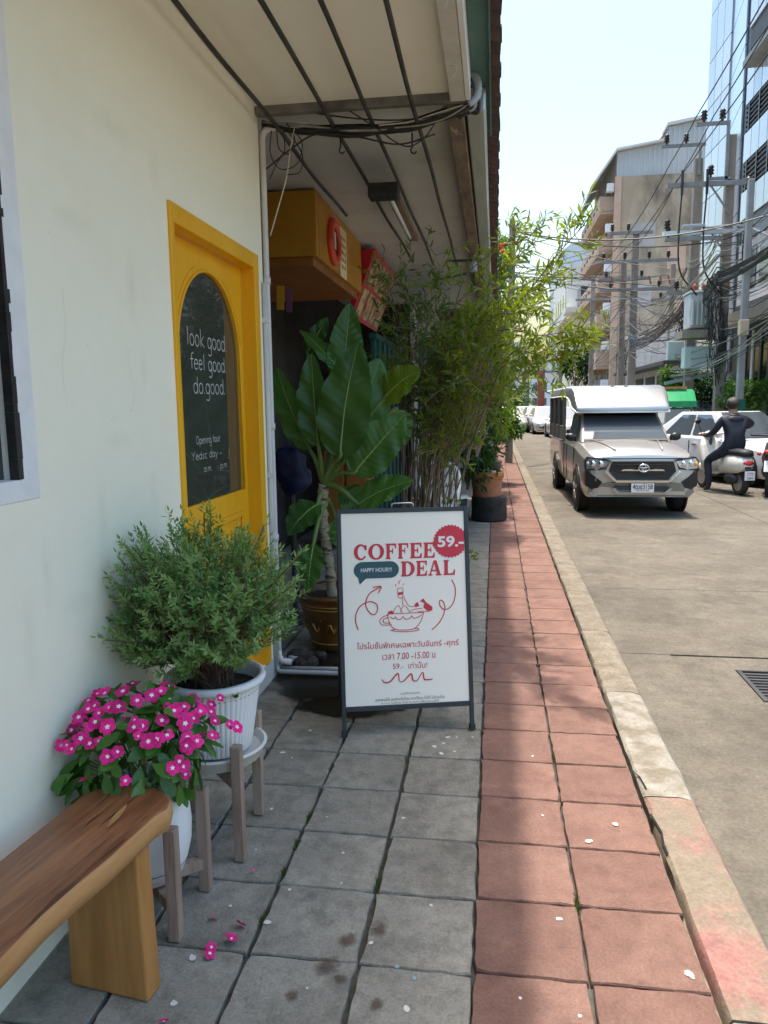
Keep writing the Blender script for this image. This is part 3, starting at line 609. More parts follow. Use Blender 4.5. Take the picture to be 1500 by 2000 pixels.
# ================================================================== UNDER THE EAVE
rods = [((335, 0), (500, 168), 'leftmost'), ((515, 0), None, 'second from the wall'), ((630, 0), None, 'third from the wall'), ((755, 0), None, 'outermost')]
ZR = 2.84
for i, (x, y1, lab) in enumerate(((-1.085, 5.6, 'black steel rod under the soffit running closest to the wall'), (-.80, 7.4, 'black steel rod under the soffit, second from the wall'),
                              (-.605, 7.6, 'flaking black steel rod under the soffit, third from the wall'), (-.385, 7.8, 'black steel rod under the soffit nearest the eave beam'))):
    q = MB(); n = 40; pts = [(x + .004 * math.sin(j * .7 + i), -1 + (y1 + 1) * j / n, ZR + .006 * math.sin(j * .5 + i * 2)) for j in range(n + 1)]
    q.tube(pts, .0105, 8); tag(q.build('steel_rod', 'rod_black', smooth=True), lab, 'rod', 'rods hung under the soffit')
for i, (px, lab) in enumerate(((665, 'black iron hook hanging from the cable bundle, left one'), (805, 'black iron hook hanging from the cable bundle, right one'))):
    p = at(px, 272, 3.9); q = MB(); q.tube([p + Vector((0, 0, z)) for z in (.03, 0, -.04)] + [p + Vector((.008 + .016 * math.cos(R(a)), 0, -.052 + .016 * math.sin(R(a)))) for a in (160, 220, 280, 340)], .0045, 6)
    tag(q.build('iron_hook', 'black_paint', smooth=True), lab, 'hook')
# cable bundle crossing under the soffit at the building's corner
cb = thing('cable_bundle', 'thick sagging bundle of black cables strung across under the soffit', 'cables', at(700, 240, 3.86))
random.seed(11)
for i in range(17):
    y = 3.88 + random.uniform(-.03, .05); a = at(512, 244 + random.uniform(-8, 8), y); c = at(925, 205 + random.uniform(-14, 16), y)
    pts = [a, at(600, 252 + random.uniform(-6, 8), y), at(700, 256 + random.uniform(-10, 9), y), at(800, 248 + random.uniform(-14, 8), y), c]
    MB(cb, True).tube(smoothpath(pts, 6), random.choice((.006, .008, .011, .013)), 6).build('cable', 'cable_grey' if i == 3 else 'cable_black', smooth=True)
for pts, mt, r in (([(500, 172), (560, 205), (640, 225), (760, 235), (860, 225), (920, 200)], 'cable_black', .004), ([(520, 330), (570, 290), (620, 262), (700, 268), (780, 282), (850, 262)], 'cable_black', .0045),
                   ([(575, 250), (566, 300), (560, 345), (545, 400), (528, 460)], 'cable_white', .0035), ([(540, 250), (545, 290), (565, 300), (575, 270), (560, 240)], 'cable_black', .003), ([(530, 255), (528, 300), (548, 330), (580, 320), (590, 280), (570, 250)], 'cable_black', .003),
                   ([(552, 248), (556, 292), (541, 318), (527, 350)], 'cable_black', .003), ([(565, 260), (590, 300), (586, 335), (560, 342)], 'cable_black', .003),
                   ([(680, 215), (735, 250), (770, 276), (800, 286), (830, 268), (850, 240)], 'cable_black', .0035), ([(740, 245), (800, 238), (850, 222), (905, 205)], 'cable_white', .004), ([(770, 250), (830, 243), (880, 226), (925, 190), (915, 150), (900, 120)], 'cable_grey', .004),
                   ([(515, 175), (500, 180), (510, 205), (525, 190), (515, 172), (535, 180)], 'cable_black', .004)):
    MB(cb, True).tube(smoothpath([at(x, y, 3.84) for x, y in pts], 6), r, 5).build('loose_cable', mt, smooth=True)
cj = thing('conduit_elbow', 'grey bent conduit and tape bundle on the outer end of the eave beam', 'conduit', at(925, 190, 3.85))
MB(cj, True).tube(smoothpath([at(x, y, 3.82) for x, y in ((912, 145), (926, 146), (934, 165), (930, 190), (915, 203))], 6), .018, 8).build('elbow', 'pvc_grey', smooth=True)
random.seed(4)
for i in range(7): MB(cj, True).tube(smoothpath([at(935 + random.uniform(-4, 5), 175 + random.uniform(-10, 10), 3.84), at(930 + random.uniform(-8, 8), 212 + random.uniform(-10, 10), 3.86), at(905 + random.uniform(-12, 8), 222 + random.uniform(-10, 10), 3.87)], 5), .009, 6).build('taped_cable', random.choice(['pvc_grey', 'cable_black']), smooth=True)
for px, py, Y, lab in ((880, 125, 3.4, 'small white wire hook on the eave beam near the corner'), (860, -10, 2.85, 'small white wire hook at the top edge on the eave beam')):
    p = at(px, py, Y); p.z = 2.888; q = MB(); q.tube([p + Vector((.022 * math.cos(R(a)), 0, -.022 + .022 * math.sin(R(a)))) for a in range(-80, 120, 20)], .003, 5); tag(q.build('wire_hook', 'cable_white', smooth=True), lab, 'hook')
# PVC pipes at the building's corner
pp = thing('corner_pipe', 'white plastic pipe running up the corner and bending under the soffit', 'pipe', (WX, 3.87, 0))
MB(pp, True).tube(smoothpath([(WX + .012, 3.875, .13), (WX + .012, 3.875, .2), (WX + .012, 3.875, 1.5), (WX + .012, 3.875, 2.80)], 3) + [(WX + .016, 3.875, 2.83), (WX + .035, 3.875, 2.855), (WX + .07, 3.875, 2.862), (WX + .25, 3.875, 2.868)], .017, 10).build('pipe', 'pvc', smooth=True)
MB(pp, True).tube([(WX + .012, 3.875, .131), (WX + .014, 3.875, .095), (WX + .03, 3.875, .07), (WX + .085, 3.875, .067)], .018, 10).build('elbow', 'pvc', smooth=True)
for z in (2.1, 1.35, .75): MB(pp, True).tube([(WX + .012, 3.875, z), (WX + .012, 3.875, z + .035)], .022, 10).build('clip', 'pvc', smooth=True)
pq = thing('drain_pipe', 'second white pipe down the corner ending in a run along the ground', 'pipe', (WX, 3.835, 0))
MB(pq, True).tube([(WX + .014, 3.825, 2.1), (WX + .014, 3.825, .06)], .0125, 10).build('pipe', 'pvc', smooth=True)
MB(pq, True).tube([(WX + .014, 3.825, .059), (WX + .02, 3.825, .035), (WX + .04, 3.825, .028), (WX + .42, 3.84, .026)], .013, 10).build('ground_run', 'pvc_grey', smooth=True)
MB(pq, True).tube([(WX + .03, 3.87, .033), (WX + .52, 3.90, .03)], .012, 10).build('second_run', 'pvc_grey', smooth=True)
for z in (1.9, 1.1): MB(pq, True).box(WX, WX + .03, 3.81, 3.842, z, z + .025).build('clip', 'pvc')
# ------------------------------------------------------------------ signs over the shop
sb = thing('sign_box', 'yellow box sign hanging under the ceiling above the shop entrance', 'sign', (-1.7, 5.9, 2.5))
b = MB(sb, True); b.box(-2.2, -1.225, 5.22, 7.0, 2.50, 2.935); b.build('box', 'yellow_box', bevel=.006)
MB(sb, True).box(-2.18, -1.26, 5.26, 6.96, 2.44, 2.499).build('underside_tray', 'orange_wood')
MB(sb, True).box(-1.226, -1.222, 5.3, 6.9, 2.51, 2.925).build('side_panel', 'yellow_box')
ck = thing('round_sign', 'round red rimmed dark disc on the side of the yellow box sign', 'sign', (-1.21, 5.72, 2.69))
n = 40; b = MB(ck); b.lathe([(.0, -.02), (.165, -.02), (.175, .0), (.165, .028), (.115, .03), (.11, .012)], n=n, cap=False)
o = b.build('rim', 'red_ring', smooth=True); o.rotation_euler = (0, math.pi / 2, 0)
b = MB(ck); b.lathe([(.0, .010), (.112, .010)], n=n, cap=False); o = b.build('face', 'glass_dark'); o.rotation_euler = (0, math.pi / 2, 0)
MB(ck).box(.012, .014, -.02, .03, -.05, .07).build('pale_mark', 'letter_white')
nt_ = thing('paper_notice', 'cream paper notice beside the red rimmed disc', 'notice', (-1.219, 6.12, 2.68))
MB(nt_).box(0, .004, -.13, .13, -.19, .19).build('sheet', 'cream_paper')
for i, yy in enumerate((-.06, .0, .06)):
    for k in range(5): MB(nt_).box(.0045, .006, yy - .012, yy + .012, .10 - k * .055, .125 - k * .055).build('mark', 'print_red' if i == 1 else 'print_dark')
rs = thing('menu_board', 'slanted red menu board with food pictures above the shrub', 'sign', (-1.1, 7.6, 2.5))
b = MB(rs, True); p0 = [(-1.34, 2.30), (-1.10, 2.90), (-1.22, 2.90), (-1.34, 2.60)]
b.prism([(x, z) for x, z in p0], (0, 8.6, 0), (1, 0, 0), (0, 0, 1), 1.55); b.build('board', 'red_sign')
def sl_(u, v): return Vector((-1.34 + .24 * v + .004, 7.1 + u * 1.44, 2.30 + .6 * v - .002))
random.seed(9)
pm('photo_food', (.32, .05, .03), (.62, .50, .22), scale=9, rough=.4, third=(.12, .16, .03), tscale=14, tlo=.52, thi=.56, lo=.4, hi=.6)
for i in range(4):
    for j in range(2):
        u0 = .04 + i * .24; v0 = .06 + j * .46
        MB(rs, True).add([sl_(u0, v0), sl_(u0 + .21, v0), sl_(u0 + .21, v0 + .40), sl_(u0, v0 + .40)], [(0, 1, 2, 3)]).build('food_picture', 'photo_food')
lo_ = thing('banner', 'small orange and purple hanging banner inside the dark shopfront', 'banner', at(556, 580, 5.0))
q = MB(lo_, True); q.beam(at(548, 558, 5.0), at(548, 605, 5.0), .05, .006); q.build('orange_half', 'yellow_box'); pm('purple', (.10, .03, .09), (.16, .05, .12), scale=8, rough=.6)
q = MB(lo_, True); q.beam(at(565, 562, 5.0), at(565, 610, 5.0), .04, .006); q.build('purple_half', 'purple')
fl = thing('tube_lamp', 'unlit fluorescent tube fitting under the old ceiling with a black end box', 'lamp', (-.70, 5.4, 2.8))
MB(fl, True).beam(at(760, 366, 4.72), at(808, 466, 6.1), .07, .04).build('channel', 'beam_brown'); MB(fl, True).tube([at(762, 386, 4.75), at(800, 464, 5.95)], .014, 8).build('tube', 'pvc', smooth=True)
e = at(750, 378, 4.70); MB(fl, True).box(e.x - .09, e.x + .09, e.y - .06, e.y + .06, e.z - .03, e.z + .05).build('end_box', 'black_paint', bevel=.004)
fb = thing('blue_fan_cover', 'dark navy round fabric bundle beside the big leafed plant', 'bag', at(570, 930, 4.9))
c = at(570, 920, 4.9); q = MB(fb, True); q.sphere(c, .135, 20, 14, (.95, .6, 1.15)); cv_ = q.build('cover', 'navy', smooth=True)
for v in cv_.data.vertices: v.co += v.co.normalized() * (.06 * noise.noise(v.co * 7) + .03 * noise.noise(v.co * 17))
q = MB(fb, True); q.tube([c + Vector((0, 0, -.16)), Vector((c.x, c.y, .03))], .02, 8); q.build('pole', 'dark_metal'); q = MB(fb, True); q.lathe([(.13, 0), (.13, .02), (.03, .04)], (c.x, c.y, 0), 20); q.build('foot', 'dark_metal')

# ================================================================== A-FRAME SIGN
yaw = math.atan2(.150, .587)
sg = thing('sidewalk_sign', 'white a-frame coffee deal poster board standing on the grey paving', 'sign', (-.372, 3.19, 0), yaw)
TL_ = R(9.5); HS = 1.022
def sp(u, v, o=0): return Vector((u, v * math.sin(TL_) - o * math.cos(TL_), v * math.cos(TL_) + o * math.sin(TL_)))   # on the tilted face, o = proud towards the street
def bar(mb, u0, u1, v0, v1, t0, t1):
    vs = [sp(u, v, o) for o in (t0, t1) for (u, v) in ((u0, v0), (u1, v0), (u1, v1), (u0, v1))]
    mb.add(vs, [(0, 3, 2, 1), (4, 5, 6, 7), (0, 1, 5, 4), (1, 2, 6, 5), (2, 3, 7, 6), (3, 0, 4, 7)])
for u in (-1, 1):
    q = MB(sg); bar(q, *sorted((u * .282, u * .301)), 0, HS, -.012, .010); q.build('post', 'sign_frame', bevel=.002)
    q = MB(sg); q.beam(sp(u * .290, HS - .02, -.02), (u * .290, .47, 0), .02, .02); q.build('rear_leg', 'sign_frame', bevel=.002)
    q = MB(sg); q.beam(sp(u * .2915, .0, 0) + Vector((0, 0, .004)), sp(u * .2915, .028, 0), .026, .028); q.build('rubber_foot', 'black_rubber')
for v0, v1, n_ in ((HS - .02, HS, 'top_rail'), (.112, .134, 'bottom_rail')):
    q = MB(sg); bar(q, -.2815, .2815, v0, v1, -.012, .0095); q.build(n_, 'sign_frame', bevel=.002)
q = MB(sg); bar(q, -.2815, .2815, .1345, HS - .0205, -.006, .004); post = q.build('poster', 'poster')
q = MB(sg); q.tube([sp(-.050, HS), sp(-.048, HS + .018), sp(-.04, HS + .022), sp(.04, HS + .022), sp(.048, HS + .018), sp(.050, HS)], .004, 6); q.build('handle', 'steel', smooth=True)
q = MB(sg); bar(q, -.2815, .2815, .30, .315, -.03, -.012); q.build('back_brace', 'sign_frame')
def Z(zx, zy, o=.0052):                                 # poster artwork space to the board
    l = 130 + (zy - 143) / 1562 * 18; r = 1085 + (zy - 143) / 1525 * 50
    return sp(-.2815 + (zx - l) / (r - l) * .563, HS - .0205 - (zy - 143) / 1545 * (HS - .155), o)
def txt(body, box, mat, name='lettering', o=.0056, bold=0, parent=None, fn=None):
    cu = bpy.data.curves.new('t', 'FONT'); cu.body = body; cu.size = 1; cu.offset = bold; cu.fill_mode = 'FRONT'; cu.resolution_u = 4
    ob = bpy.data.objects.new('t', cu); COL.objects.link(ob); dg_ = bpy.context.evaluated_depsgraph_get()
    me = bpy.data.meshes.new_from_object(ob.evaluated_get(dg_)); bpy.data.objects.remove(ob)
    if not me.vertices: return
    xs = [v.co.x for v in me.vertices]; ys_ = [v.co.y for v in me.vertices]; a, c, d, e_ = min(xs), max(xs), min(ys_), max(ys_)
    for v in me.vertices:
        zx = box[0] + (v.co.x - a) / (c - a) * (box[2] - box[0]); zy = box[3] - (v.co.y - d) / max(1e-6, e_ - d) * (box[3] - box[1])
        v.co = fn(zx, zy) if fn else Z(zx, zy, o)
    me.materials.clear(); me.materials.append(M[mat]); return link(name, me, parent or post)
# slab-serif letters
def gl(ch, mb, x0, x1, y0, y1):
    k = [0]
    def P(pts):
        k[0] += 1; o = .0054 + k[0] * .00006; mb.add([Z(x0 + x * (x1 - x0), y1 - y * (y1 - y0), o) for x, y in pts], [tuple(range(len(pts)))])
    B = lambda a, b_, c, d: P([(a, c), (b_, c), (b_, d), (a, d)])
    def stem(a, b_):
        B(a, b_, 0, 1); P([(a - .09, 0), (b_ + .09, 0), (b_ + .06, .07), (b_, .14), (a, .14), (a - .06, .07)]); P([(a - .09, 1), (a - .06, .93), (a, .86), (b_, .86), (b_ + .06, .93), (b_ + .09, 1)])
    def arcs(a0, a1, cx, cy, rx, ry, ix, iy, ox=0, n=22):
        for i in range(n):
            t0, t1 = R(a0 + (a1 - a0) * i / n), R(a0 + (a1 - a0) * (i + 1) / n); k[0] = 0
            P([(cx + rx * math.cos(t0), cy + ry * math.sin(t0)), (cx + rx * math.cos(t1), cy + ry * math.sin(t1)), (cx + ox + ix * math.cos(t1), cy + iy * math.sin(t1)), (cx + ox + ix * math.cos(t0), cy + iy * math.sin(t0))])
    if ch == 'C': arcs(38, 325, .5, .5, .5, .52, .27, .40, .06); B(.80, .96, .62, .95); 
    if ch == 'O': arcs(0, 360, .5, .5, .5, .52, .25, .41)
    if ch in 'FE':
        stem(.12, .40); P([(.40, 1), (.97, 1), (.97, .68), (.90, .68), (.80, .88), (.40, .90)]); B(.40, .62, .46, .56); P([(.62, .34), (.70, .34), (.70, .70), (.62, .70)])
        if ch == 'E': P([(.40, 0), (.97, 0), (1, .34), (.92, .34), (.80, .12), (.40, .10)])
    if ch == 'L': stem(.14, .42); P([(.42, 0), (.97, 0), (1, .36), (.92, .36), (.80, .12), (.42, .10)])
    if ch == 'D': stem(.12, .38); arcs(-90, 90, .45, .5, .55, .5, .28, .40); B(.38, .46, .90, 1); B(.38, .46, 0, .10)
    if ch == 'A':
        P([(.40, 1), (.62, 1), (.92, .08), (.66, .08)]); P([(.40, 1), (.47, .84), (.20, .08), (.10, .08)]); B(.26, .70, .28, .38); B(.0, .32, 0, .09); B(.56, 1, 0, .09)
for word, xs, y0, y1 in (('COFFEE', (220, 332, 464, 560, 655, 760, 862), 393, 518), ('DEAL', (582, 703, 800, 915, 1022), 540, 663)):
    for i, ch in enumerate(word):
        q = MB(sg); gl(ch, q, xs[i] + 5, xs[i + 1] - 3, y0, y1); q.build('letter', 'print_red', post)
q = MB(sg); pts = []
for i in range(120):
    a = 2 * math.pi * i / 120; r = 131 + 5 * math.cos(a * 30); pts.append((min(1091, 980 + r * math.cos(a)), 388 - r * math.sin(a)))
badge = MB(sg).add([Z(x, y, .0062) for x, y in reversed(pts)], [tuple(range(120))]).build('price_badge', 'print_red', post)
txt('59.-', (880, 345, 1088, 436), 'print_white', 'price', .0067, .03)
pts = [(575 - 67 + 67 * math.cos(R(a)), 602 - 67 * math.sin(R(a))) for a in range(-90, 91, 15)] + [(290 + 67 * math.cos(R(a)), 602 - 67 * math.sin(R(a))) for a in range(90, 241, 15)] + [(268, 716), (318, 669)]
MB(sg).add([Z(x, y, .0058) for x, y in pts], [tuple(range(len(pts)))]).build('speech_bubble', 'print_teal', post)
txt('HAPPY HOUR!!!', (278, 585, 518, 618), 'print_white', 'lettering', .0063, .012)
txt('โปรโมชั่นพิเศษเฉพาะวันจันทร์ -ศุกร์', (240, 1180, 1048, 1250), 'print_red', 'lettering', .0056, .004)
txt('เวลา 7.00 -15.00 น', (440, 1275, 860, 1328), 'print_red', 'lettering', .0056, 0)
txt('59.-  เท่านั้น!', (522, 1352, 795, 1404), 'print_red', 'lettering', .0056, 0)
txt('เมนูที่ร่วมรายการ', (582, 1592, 735, 1616), 'print_dark', 'small_print'); txt('เอสเพรสโซ่ อเมริกาโน่ร้อน ลาเต้ร้อน โกโก้ ไม่ร่วมโปร', (378, 1630, 935, 1656), 'print_dark', 'small_print'); txt('หวาน ไม่ร่วม ไม่สามารถเปลี่ยนเมนูได้', (430, 1664, 885, 1686), 'print_dark', 'small_print')
def doodle(name, lines, w, mat='print_red'):
    q = MB(sg)
    for j, l in enumerate(lines):
        p = smoothpath([(x, y, 0) for x, y in l], 5) if len(l) > 2 else [Vector((x, y, 0)) for x, y in l]
        q.ribbon([(a.x, a.y) for a in p], w, lambda u, v: Z(u, v, .0055 + j * .00008))
    return q.build(name, mat, post)
doodle('arrow_doodle', [[(252, 1078), (232, 1010), (240, 940), (275, 885), (340, 855), (395, 875), (404, 925), (380, 960), (345, 945), (315, 895), (318, 840), (350, 785), (432, 738)], [(370, 741), (434, 738), (412, 788)]], 9)
doodle('curl_doodle', [[(990, 700), (1018, 760), (1020, 830), (1000, 900), (960, 938), (920, 935), (895, 900), (900, 865), (925, 880), (938, 930), (920, 1000), (880, 1060), (832, 1102)]], 8)
doodle('cup_doodle', [[(480, 960), (770, 958)], [(482, 962), (500, 1040), (545, 1085), (625, 1094), (700, 1082), (745, 1030), (768, 960)], [(492, 968), (450, 980), (422, 1010), (440, 1045), (515, 1048)], [(488, 988), (455, 1000), (448, 1022), (470, 1033), (508, 1032)],
                      [(505, 1092), (560, 1104), (640, 1108), (725, 1100), (722, 1086), (690, 1084)], [(505, 1092), (540, 1086)],
                      [(500, 985), (530, 1000), (545, 985), (560, 1005), (590, 1004), (605, 985), (625, 1006), (660, 1000), (672, 982), (690, 1002), (730, 992), (752, 975)], [(485, 945), (520, 935)]], 6)
doodle('bather_doodle', [[(525, 955), (545, 915), (572, 897), (600, 955)], [(582, 950), (605, 905), (628, 905), (660, 955)], [(605, 895), (600, 830)], [(640, 890), (622, 850), (612, 822)], [(640, 890), (665, 905), (705, 905)], [(660, 945), (700, 930), (760, 925)], [(720, 950), (800, 952), (835, 940)]], 5)
for j, pts in enumerate(([(485, 948), (520, 938), (535, 948), (528, 958), (490, 958)], [(700, 885), (722, 872), (735, 905), (705, 915), (696, 905)], [(735, 870), (765, 845), (790, 880), (838, 915), (838, 940), (800, 948), (765, 915), (775, 885), (750, 870)], [(566, 790), (606, 786), (608, 806), (570, 812)])):
    MB(sg).add([Z(x, y, .0057 + j * .0001) for x, y in pts], [tuple(range(len(pts)))]).build('red_fill', 'print_red', post)

doodle('takeaway_cup_doodle', [[(560, 758), (605, 752)], [(563, 765), (570, 830), (602, 826), (606, 760)], [(550, 740), (545, 722)], [(578, 722), (572, 705), (588, 690)], [(606, 732), (612, 718)]], 5)
doodle('squiggle', [[(432, 1482), (455, 1508), (500, 1502), (560, 1440), (572, 1500), (605, 1505), (665, 1448), (680, 1500), (715, 1502), (758, 1440), (770, 1495), (800, 1502), (838, 1498)]], lambda t: 7 + 5 * abs(math.sin(t * 9)))

# ================================================================== BENCH
bn = thing('wooden_bench', 'thick wooden slab bench with a rounded end against the cream wall', 'bench', (-.955, 1.62, 0), R(-8))
out = []; random.seed(2)
for i in range(12): t = i / 11; out.append((.125 + .012 * math.sin(t * 5 + 1) + .004 * math.sin(t * 17), -1.02 + t * 1.06))
for a in range(10, 171, 16): out.append((.128 * math.cos(R(a)) + .002, .05 + .115 * math.sin(R(a)) ** .8))
for i in range(12): t = 1 - i / 11; out.append((-.118 + .008 * math.sin(t * 4), -1.02 + t * 1.06))
k = len(out); prof = [(0.95, .462), (.99, .459), (1.025, .448), (1.035, .430), (.995, .402), (.96, .398)]
vs = []; fs = []
cxm, cym = 0, -.45
for s_, z in prof:
    for x, y in out:
        ln = math.hypot(x, max(0, y - .03)); nx, ny = (x / ln, max(0, y - .03) / ln) if ln else (1, 0)
        d = (s_ - 1) * .16; vs.append((x + nx * d, y + ny * d, z + .0015 * math.sin(x * 40 + y * 9)))
b = MB(bn); b.v = [Vector(v) for v in vs]
b.f.append(tuple(range(k))); b.mi.append(0)
for r_ in range(len(prof) - 1):
    for i in range(k):
        j = (i + 1) % k; b.f.append((r_ * k + i, (r_ + 1) * k + i, (r_ + 1) * k + j, r_ * k + j)); b.mi.append(0 if r_ == 0 else 1)
b.f.append(tuple((len(prof) - 1) * k + i for i in range(k - 1, -1, -1))); b.mi.append(1)
seat = b.build('seat', ['bench_top', 'bench_side'], auto=50)
pts = [(.030 + .009 * math.sin(t * math.pi) * s_ + (t - .5) * -.02, .01 + (t - .5) * .11) for s_ in (1, -1) for t in ([i / 8 for i in range(9)] if s_ == 1 else [1 - i / 8 for i in range(9)])]
MB(bn).add([(x, y, .4645) for x, y in pts], [tuple(range(len(pts)))]).build('sapwood_streak', 'bench_side', seat)
for y0 in (-.03, -.92):
    q = MB(bn); q.prism([(-.112, 0), (.118, 0), (.112, .2), (.108, .399), (-.105, .399)], (0, y0 + .055, 0), (1, 0, 0), (0, 0, 1), .06); q.build('leg', 'bench_leg', bevel=.006)

# ================================================================== POTS ON WOODEN STANDS
def stand(t, legs, h, zb, w=.034):
    for i, (x, y) in enumerate(legs):
        q = MB(t, True); q.box(x - w / 2, x + w / 2, y - w / 2, y + w / 2, .002, h + random.uniform(-.004, .004)); q.build('leg', 'stand_wood', bevel=.003)
    for i in range(2):
        a, c = legs[i], legs[3 - i]; q = MB(t, True); z = zb - (.0 if i == 0 else .001)
        q.beam((a[0], a[1], z), (c[0], c[1], z), .028, .034); q.build('crossbar', 'stand_wood')
st1 = thing('plant_stand', 'short weathered wooden stand under the smooth white flower pot', 'stand', (-.995, 1.91, 0))
stand(st1, [(-.868, 1.795), (-.868, 2.015), (-1.115, 1.80), (-1.115, 2.02)], .33, .095)
st2 = thing('plant_stand', 'weathered wooden stand under the ribbed white pot, nearer the door', 'stand', (-.93, 2.32, 0))
stand(st2, [(-.812, 2.175), (-.838, 2.455), (-1.075, 2.18), (-1.085, 2.45)], .392, .262)
po1 = thing('smooth_pot', 'smooth white egg shaped pot of pink flowers behind the bench end', 'pot', (-.995, 1.91, .113))
b = MB(po1); b.lathe([(.0, .0), (.075, 0), (.098, .012), (.112, .05), (.1125, .052), (.124, .10), (.127, .16), (.122, .22), (.112, .285), (.108, .29), (.104, .285), (.11, .24), (.0, .235)], n=48, cap=False); b.build('pot', 'white_plastic', smooth=True)
b = MB(po1); b.lathe([(.1135, .050), (.1145, .0525)], n=48, cap=False); b.build('seam', 'black_paint')
po2 = thing('ribbed_pot', 'ribbed white plastic pot holding the fine leafed bush by the door', 'pot', (-.93, 2.315, .326))
b = MB(po2); b.lathe([(.0, 0), (.112, 0), (.118, .01), (.135, .12), (.152, .235)], n=150, rib=.0035, cap=False); b.build('pot', 'white_plastic', auto=50)
b = MB(po2); b.lathe([(.152, .228), (.166, .232), (.171, .243), (.166, .255), (.155, .258), (.148, .248), (.146, .21)], n=64, cap=False); b.build('rim', 'white_plastic', smooth=True)
b = MB(po2); b.lathe([(.0, .215), (.148, .205)], n=32, cap=False); b.build('soil', 'soil')
sa = thing('saucer', 'stained white saucer under the ribbed pot on its stand', 'saucer', (-.93, 2.315, .284))
b = MB(sa); b.lathe([(.0, 0), (.125, 0), (.15, .012), (.163, .05), (.168, .052), (.158, .056), (.145, .03), (.0, .02)], n=120, rib=.001, cap=False); b.build('dish', 'white_plastic_dirty', auto=50)

# ---- leaves
def blade(mb, base, d, nrm, L, W, droop=.0, fold=.12, prof=((0, .06), (.3, .8), (.55, 1), (.8, .62), (1, .02))):
    base = Vector(base); d = Vector(d).normalized(); nrm = Vector(nrm); s_ = d.cross(nrm)
    if s_.length < .05: s_ = d.cross(Vector((.3, .7, .2)))
    s_.normalize(); up = s_.cross(d).normalized(); vs = []; fs = []
    for i, (t, w_) in enumerate(prof):
        c = base + d * (L * t) - Vector((0, 0, 1)) * (droop * L * t * t); e = up * (fold * W * w_)
        vs += [c - s_ * (W / 2 * w_) + e, c, c + s_ * (W / 2 * w_) + e]
    for i in range(len(prof) - 1):
        a = 3 * i; fs += [(a, a + 1, a + 4, a + 3), (a + 1, a + 2, a + 5, a + 4)]
    mb.add(vs, fs)
SH = ((0, .1), (.4, 1), (1, .04))
def rv(): 
    v = Vector((random.gauss(0, 1), random.gauss(0, 1), random.gauss(0, 1))); return v.normalized()
# ---- pink periwinkle: every leaf and flower a part of the plant
vp = thing('periwinkle_plant', 'bushy periwinkle with magenta white eyed flowers in the smooth white pot', 'plant', (-.995, 1.91, .35))
LV = []
for i in range(4):
    q = MB(); blade(q, (0, 0, 0), (1, 0, 0), (0, 0, 1), 1, .46, droop=(.1, .25, .35, .0)[i], fold=.10, prof=((0, .08), (.12, .25), (.35, .82), (.6, 1), (.82, .78), (.95, .35), (1, .03))); LV.append(q.mesh('leaf', 'leaf_vinca', True))
FLMS = []
for var in range(5):
    q = MB(); rg2 = random.Random(40 + var); cupz = (-.05, .10, .22, .02, .35)[var]
    for i in range(5):
        a = 2 * math.pi * i / 5 + rg2.uniform(-.12, .12); c, s_ = math.cos(a), math.sin(a); kx = rg2.uniform(.85, 1.08); tz = rg2.uniform(-.08, .08)
        pet = [(0, .06, .0), (.45, -.40, .03), (.80, -.42, .02), (1, -.12, -.03), (.97, .22, -.02), (.72, .42, .03), (.35, .34, .03), (.6, 0, .035)]
        P3 = [(x * kx * c - y * s_, x * kx * s_ + y * c, z + .002 * i + (cupz + tz) * x * x + .1 * y * y * rg2.uniform(-1, 1)) for x, y, z in pet]
        q.add(P3, [(j, (j + 1) % 7, 7) for j in range(7)])
    q.cur = 1; q.add([(.34 * math.cos(2 * math.pi * i / 10) * (1 if i % 2 else .55), .34 * math.sin(2 * math.pi * i / 10) * (1 if i % 2 else .55), .055) for i in range(10)], [tuple(range(10))])
    FLMS.append(q.mesh('flower', ['pink_petal', 'petal_eye']))
FLM = FLMS[1]
def orient(o, p, d, nrm, s):
    d = Vector(d).normalized(); n_ = Vector(nrm); y = n_.cross(d); y.normalize(); n_ = d.cross(y)
    o.matrix_local = Matrix.Translation(p) @ Matrix((d, y, n_)).transposed().to_4x4() @ Matrix.Scale(s, 4)
random.seed(21)
EX, EY, EZ = .20, .20, .15                           # mound radii
VC = Vector((-.02, .02, .15))
q = MB(vp)
for i in range(40):
    v = rv(); v.z = abs(v.z); e = VC + Vector((v.x * EX * .8, v.y * EY * .8, v.z * EZ * .8 - .04)); q.tube(smoothpath([(random.uniform(-.04, .04), random.uniform(-.04, .04), 0), (e.x * .5, e.y * .5, e.z * .6), e], 3), .0022, 4)
q.build('stems', 'petiole')
def wallclip(p): return p.x + vp.location.x < WX + .012
for i in range(330):
    v = rv(); v.z = v.z if v.z > -.7 else -v.z; r = random.uniform(.66, 1.02); p = VC + Vector((v.x * EX * r, v.y * EY * r, v.z * EZ * r))
    if p.z < .015: p.z = .015 + random.uniform(0, .06)
    if wallclip(p): continue
    d = (v + rv() * .55 + Vector((0, 0, .1))).normalized(); n_ = (Vector((0, 0, .6)) + v * 1.3 + rv() * .3); d = (d - n_.normalized() * d.dot(n_.normalized()) * .7 - Vector((0, 0, .15))).normalized()
    if wallclip(p + d * .06): d = Vector((abs(d.x), d.y, d.z))
    o = link('leaf', random.choice(LV), vp); orient(o, p, d, n_, random.uniform(.058, .088))
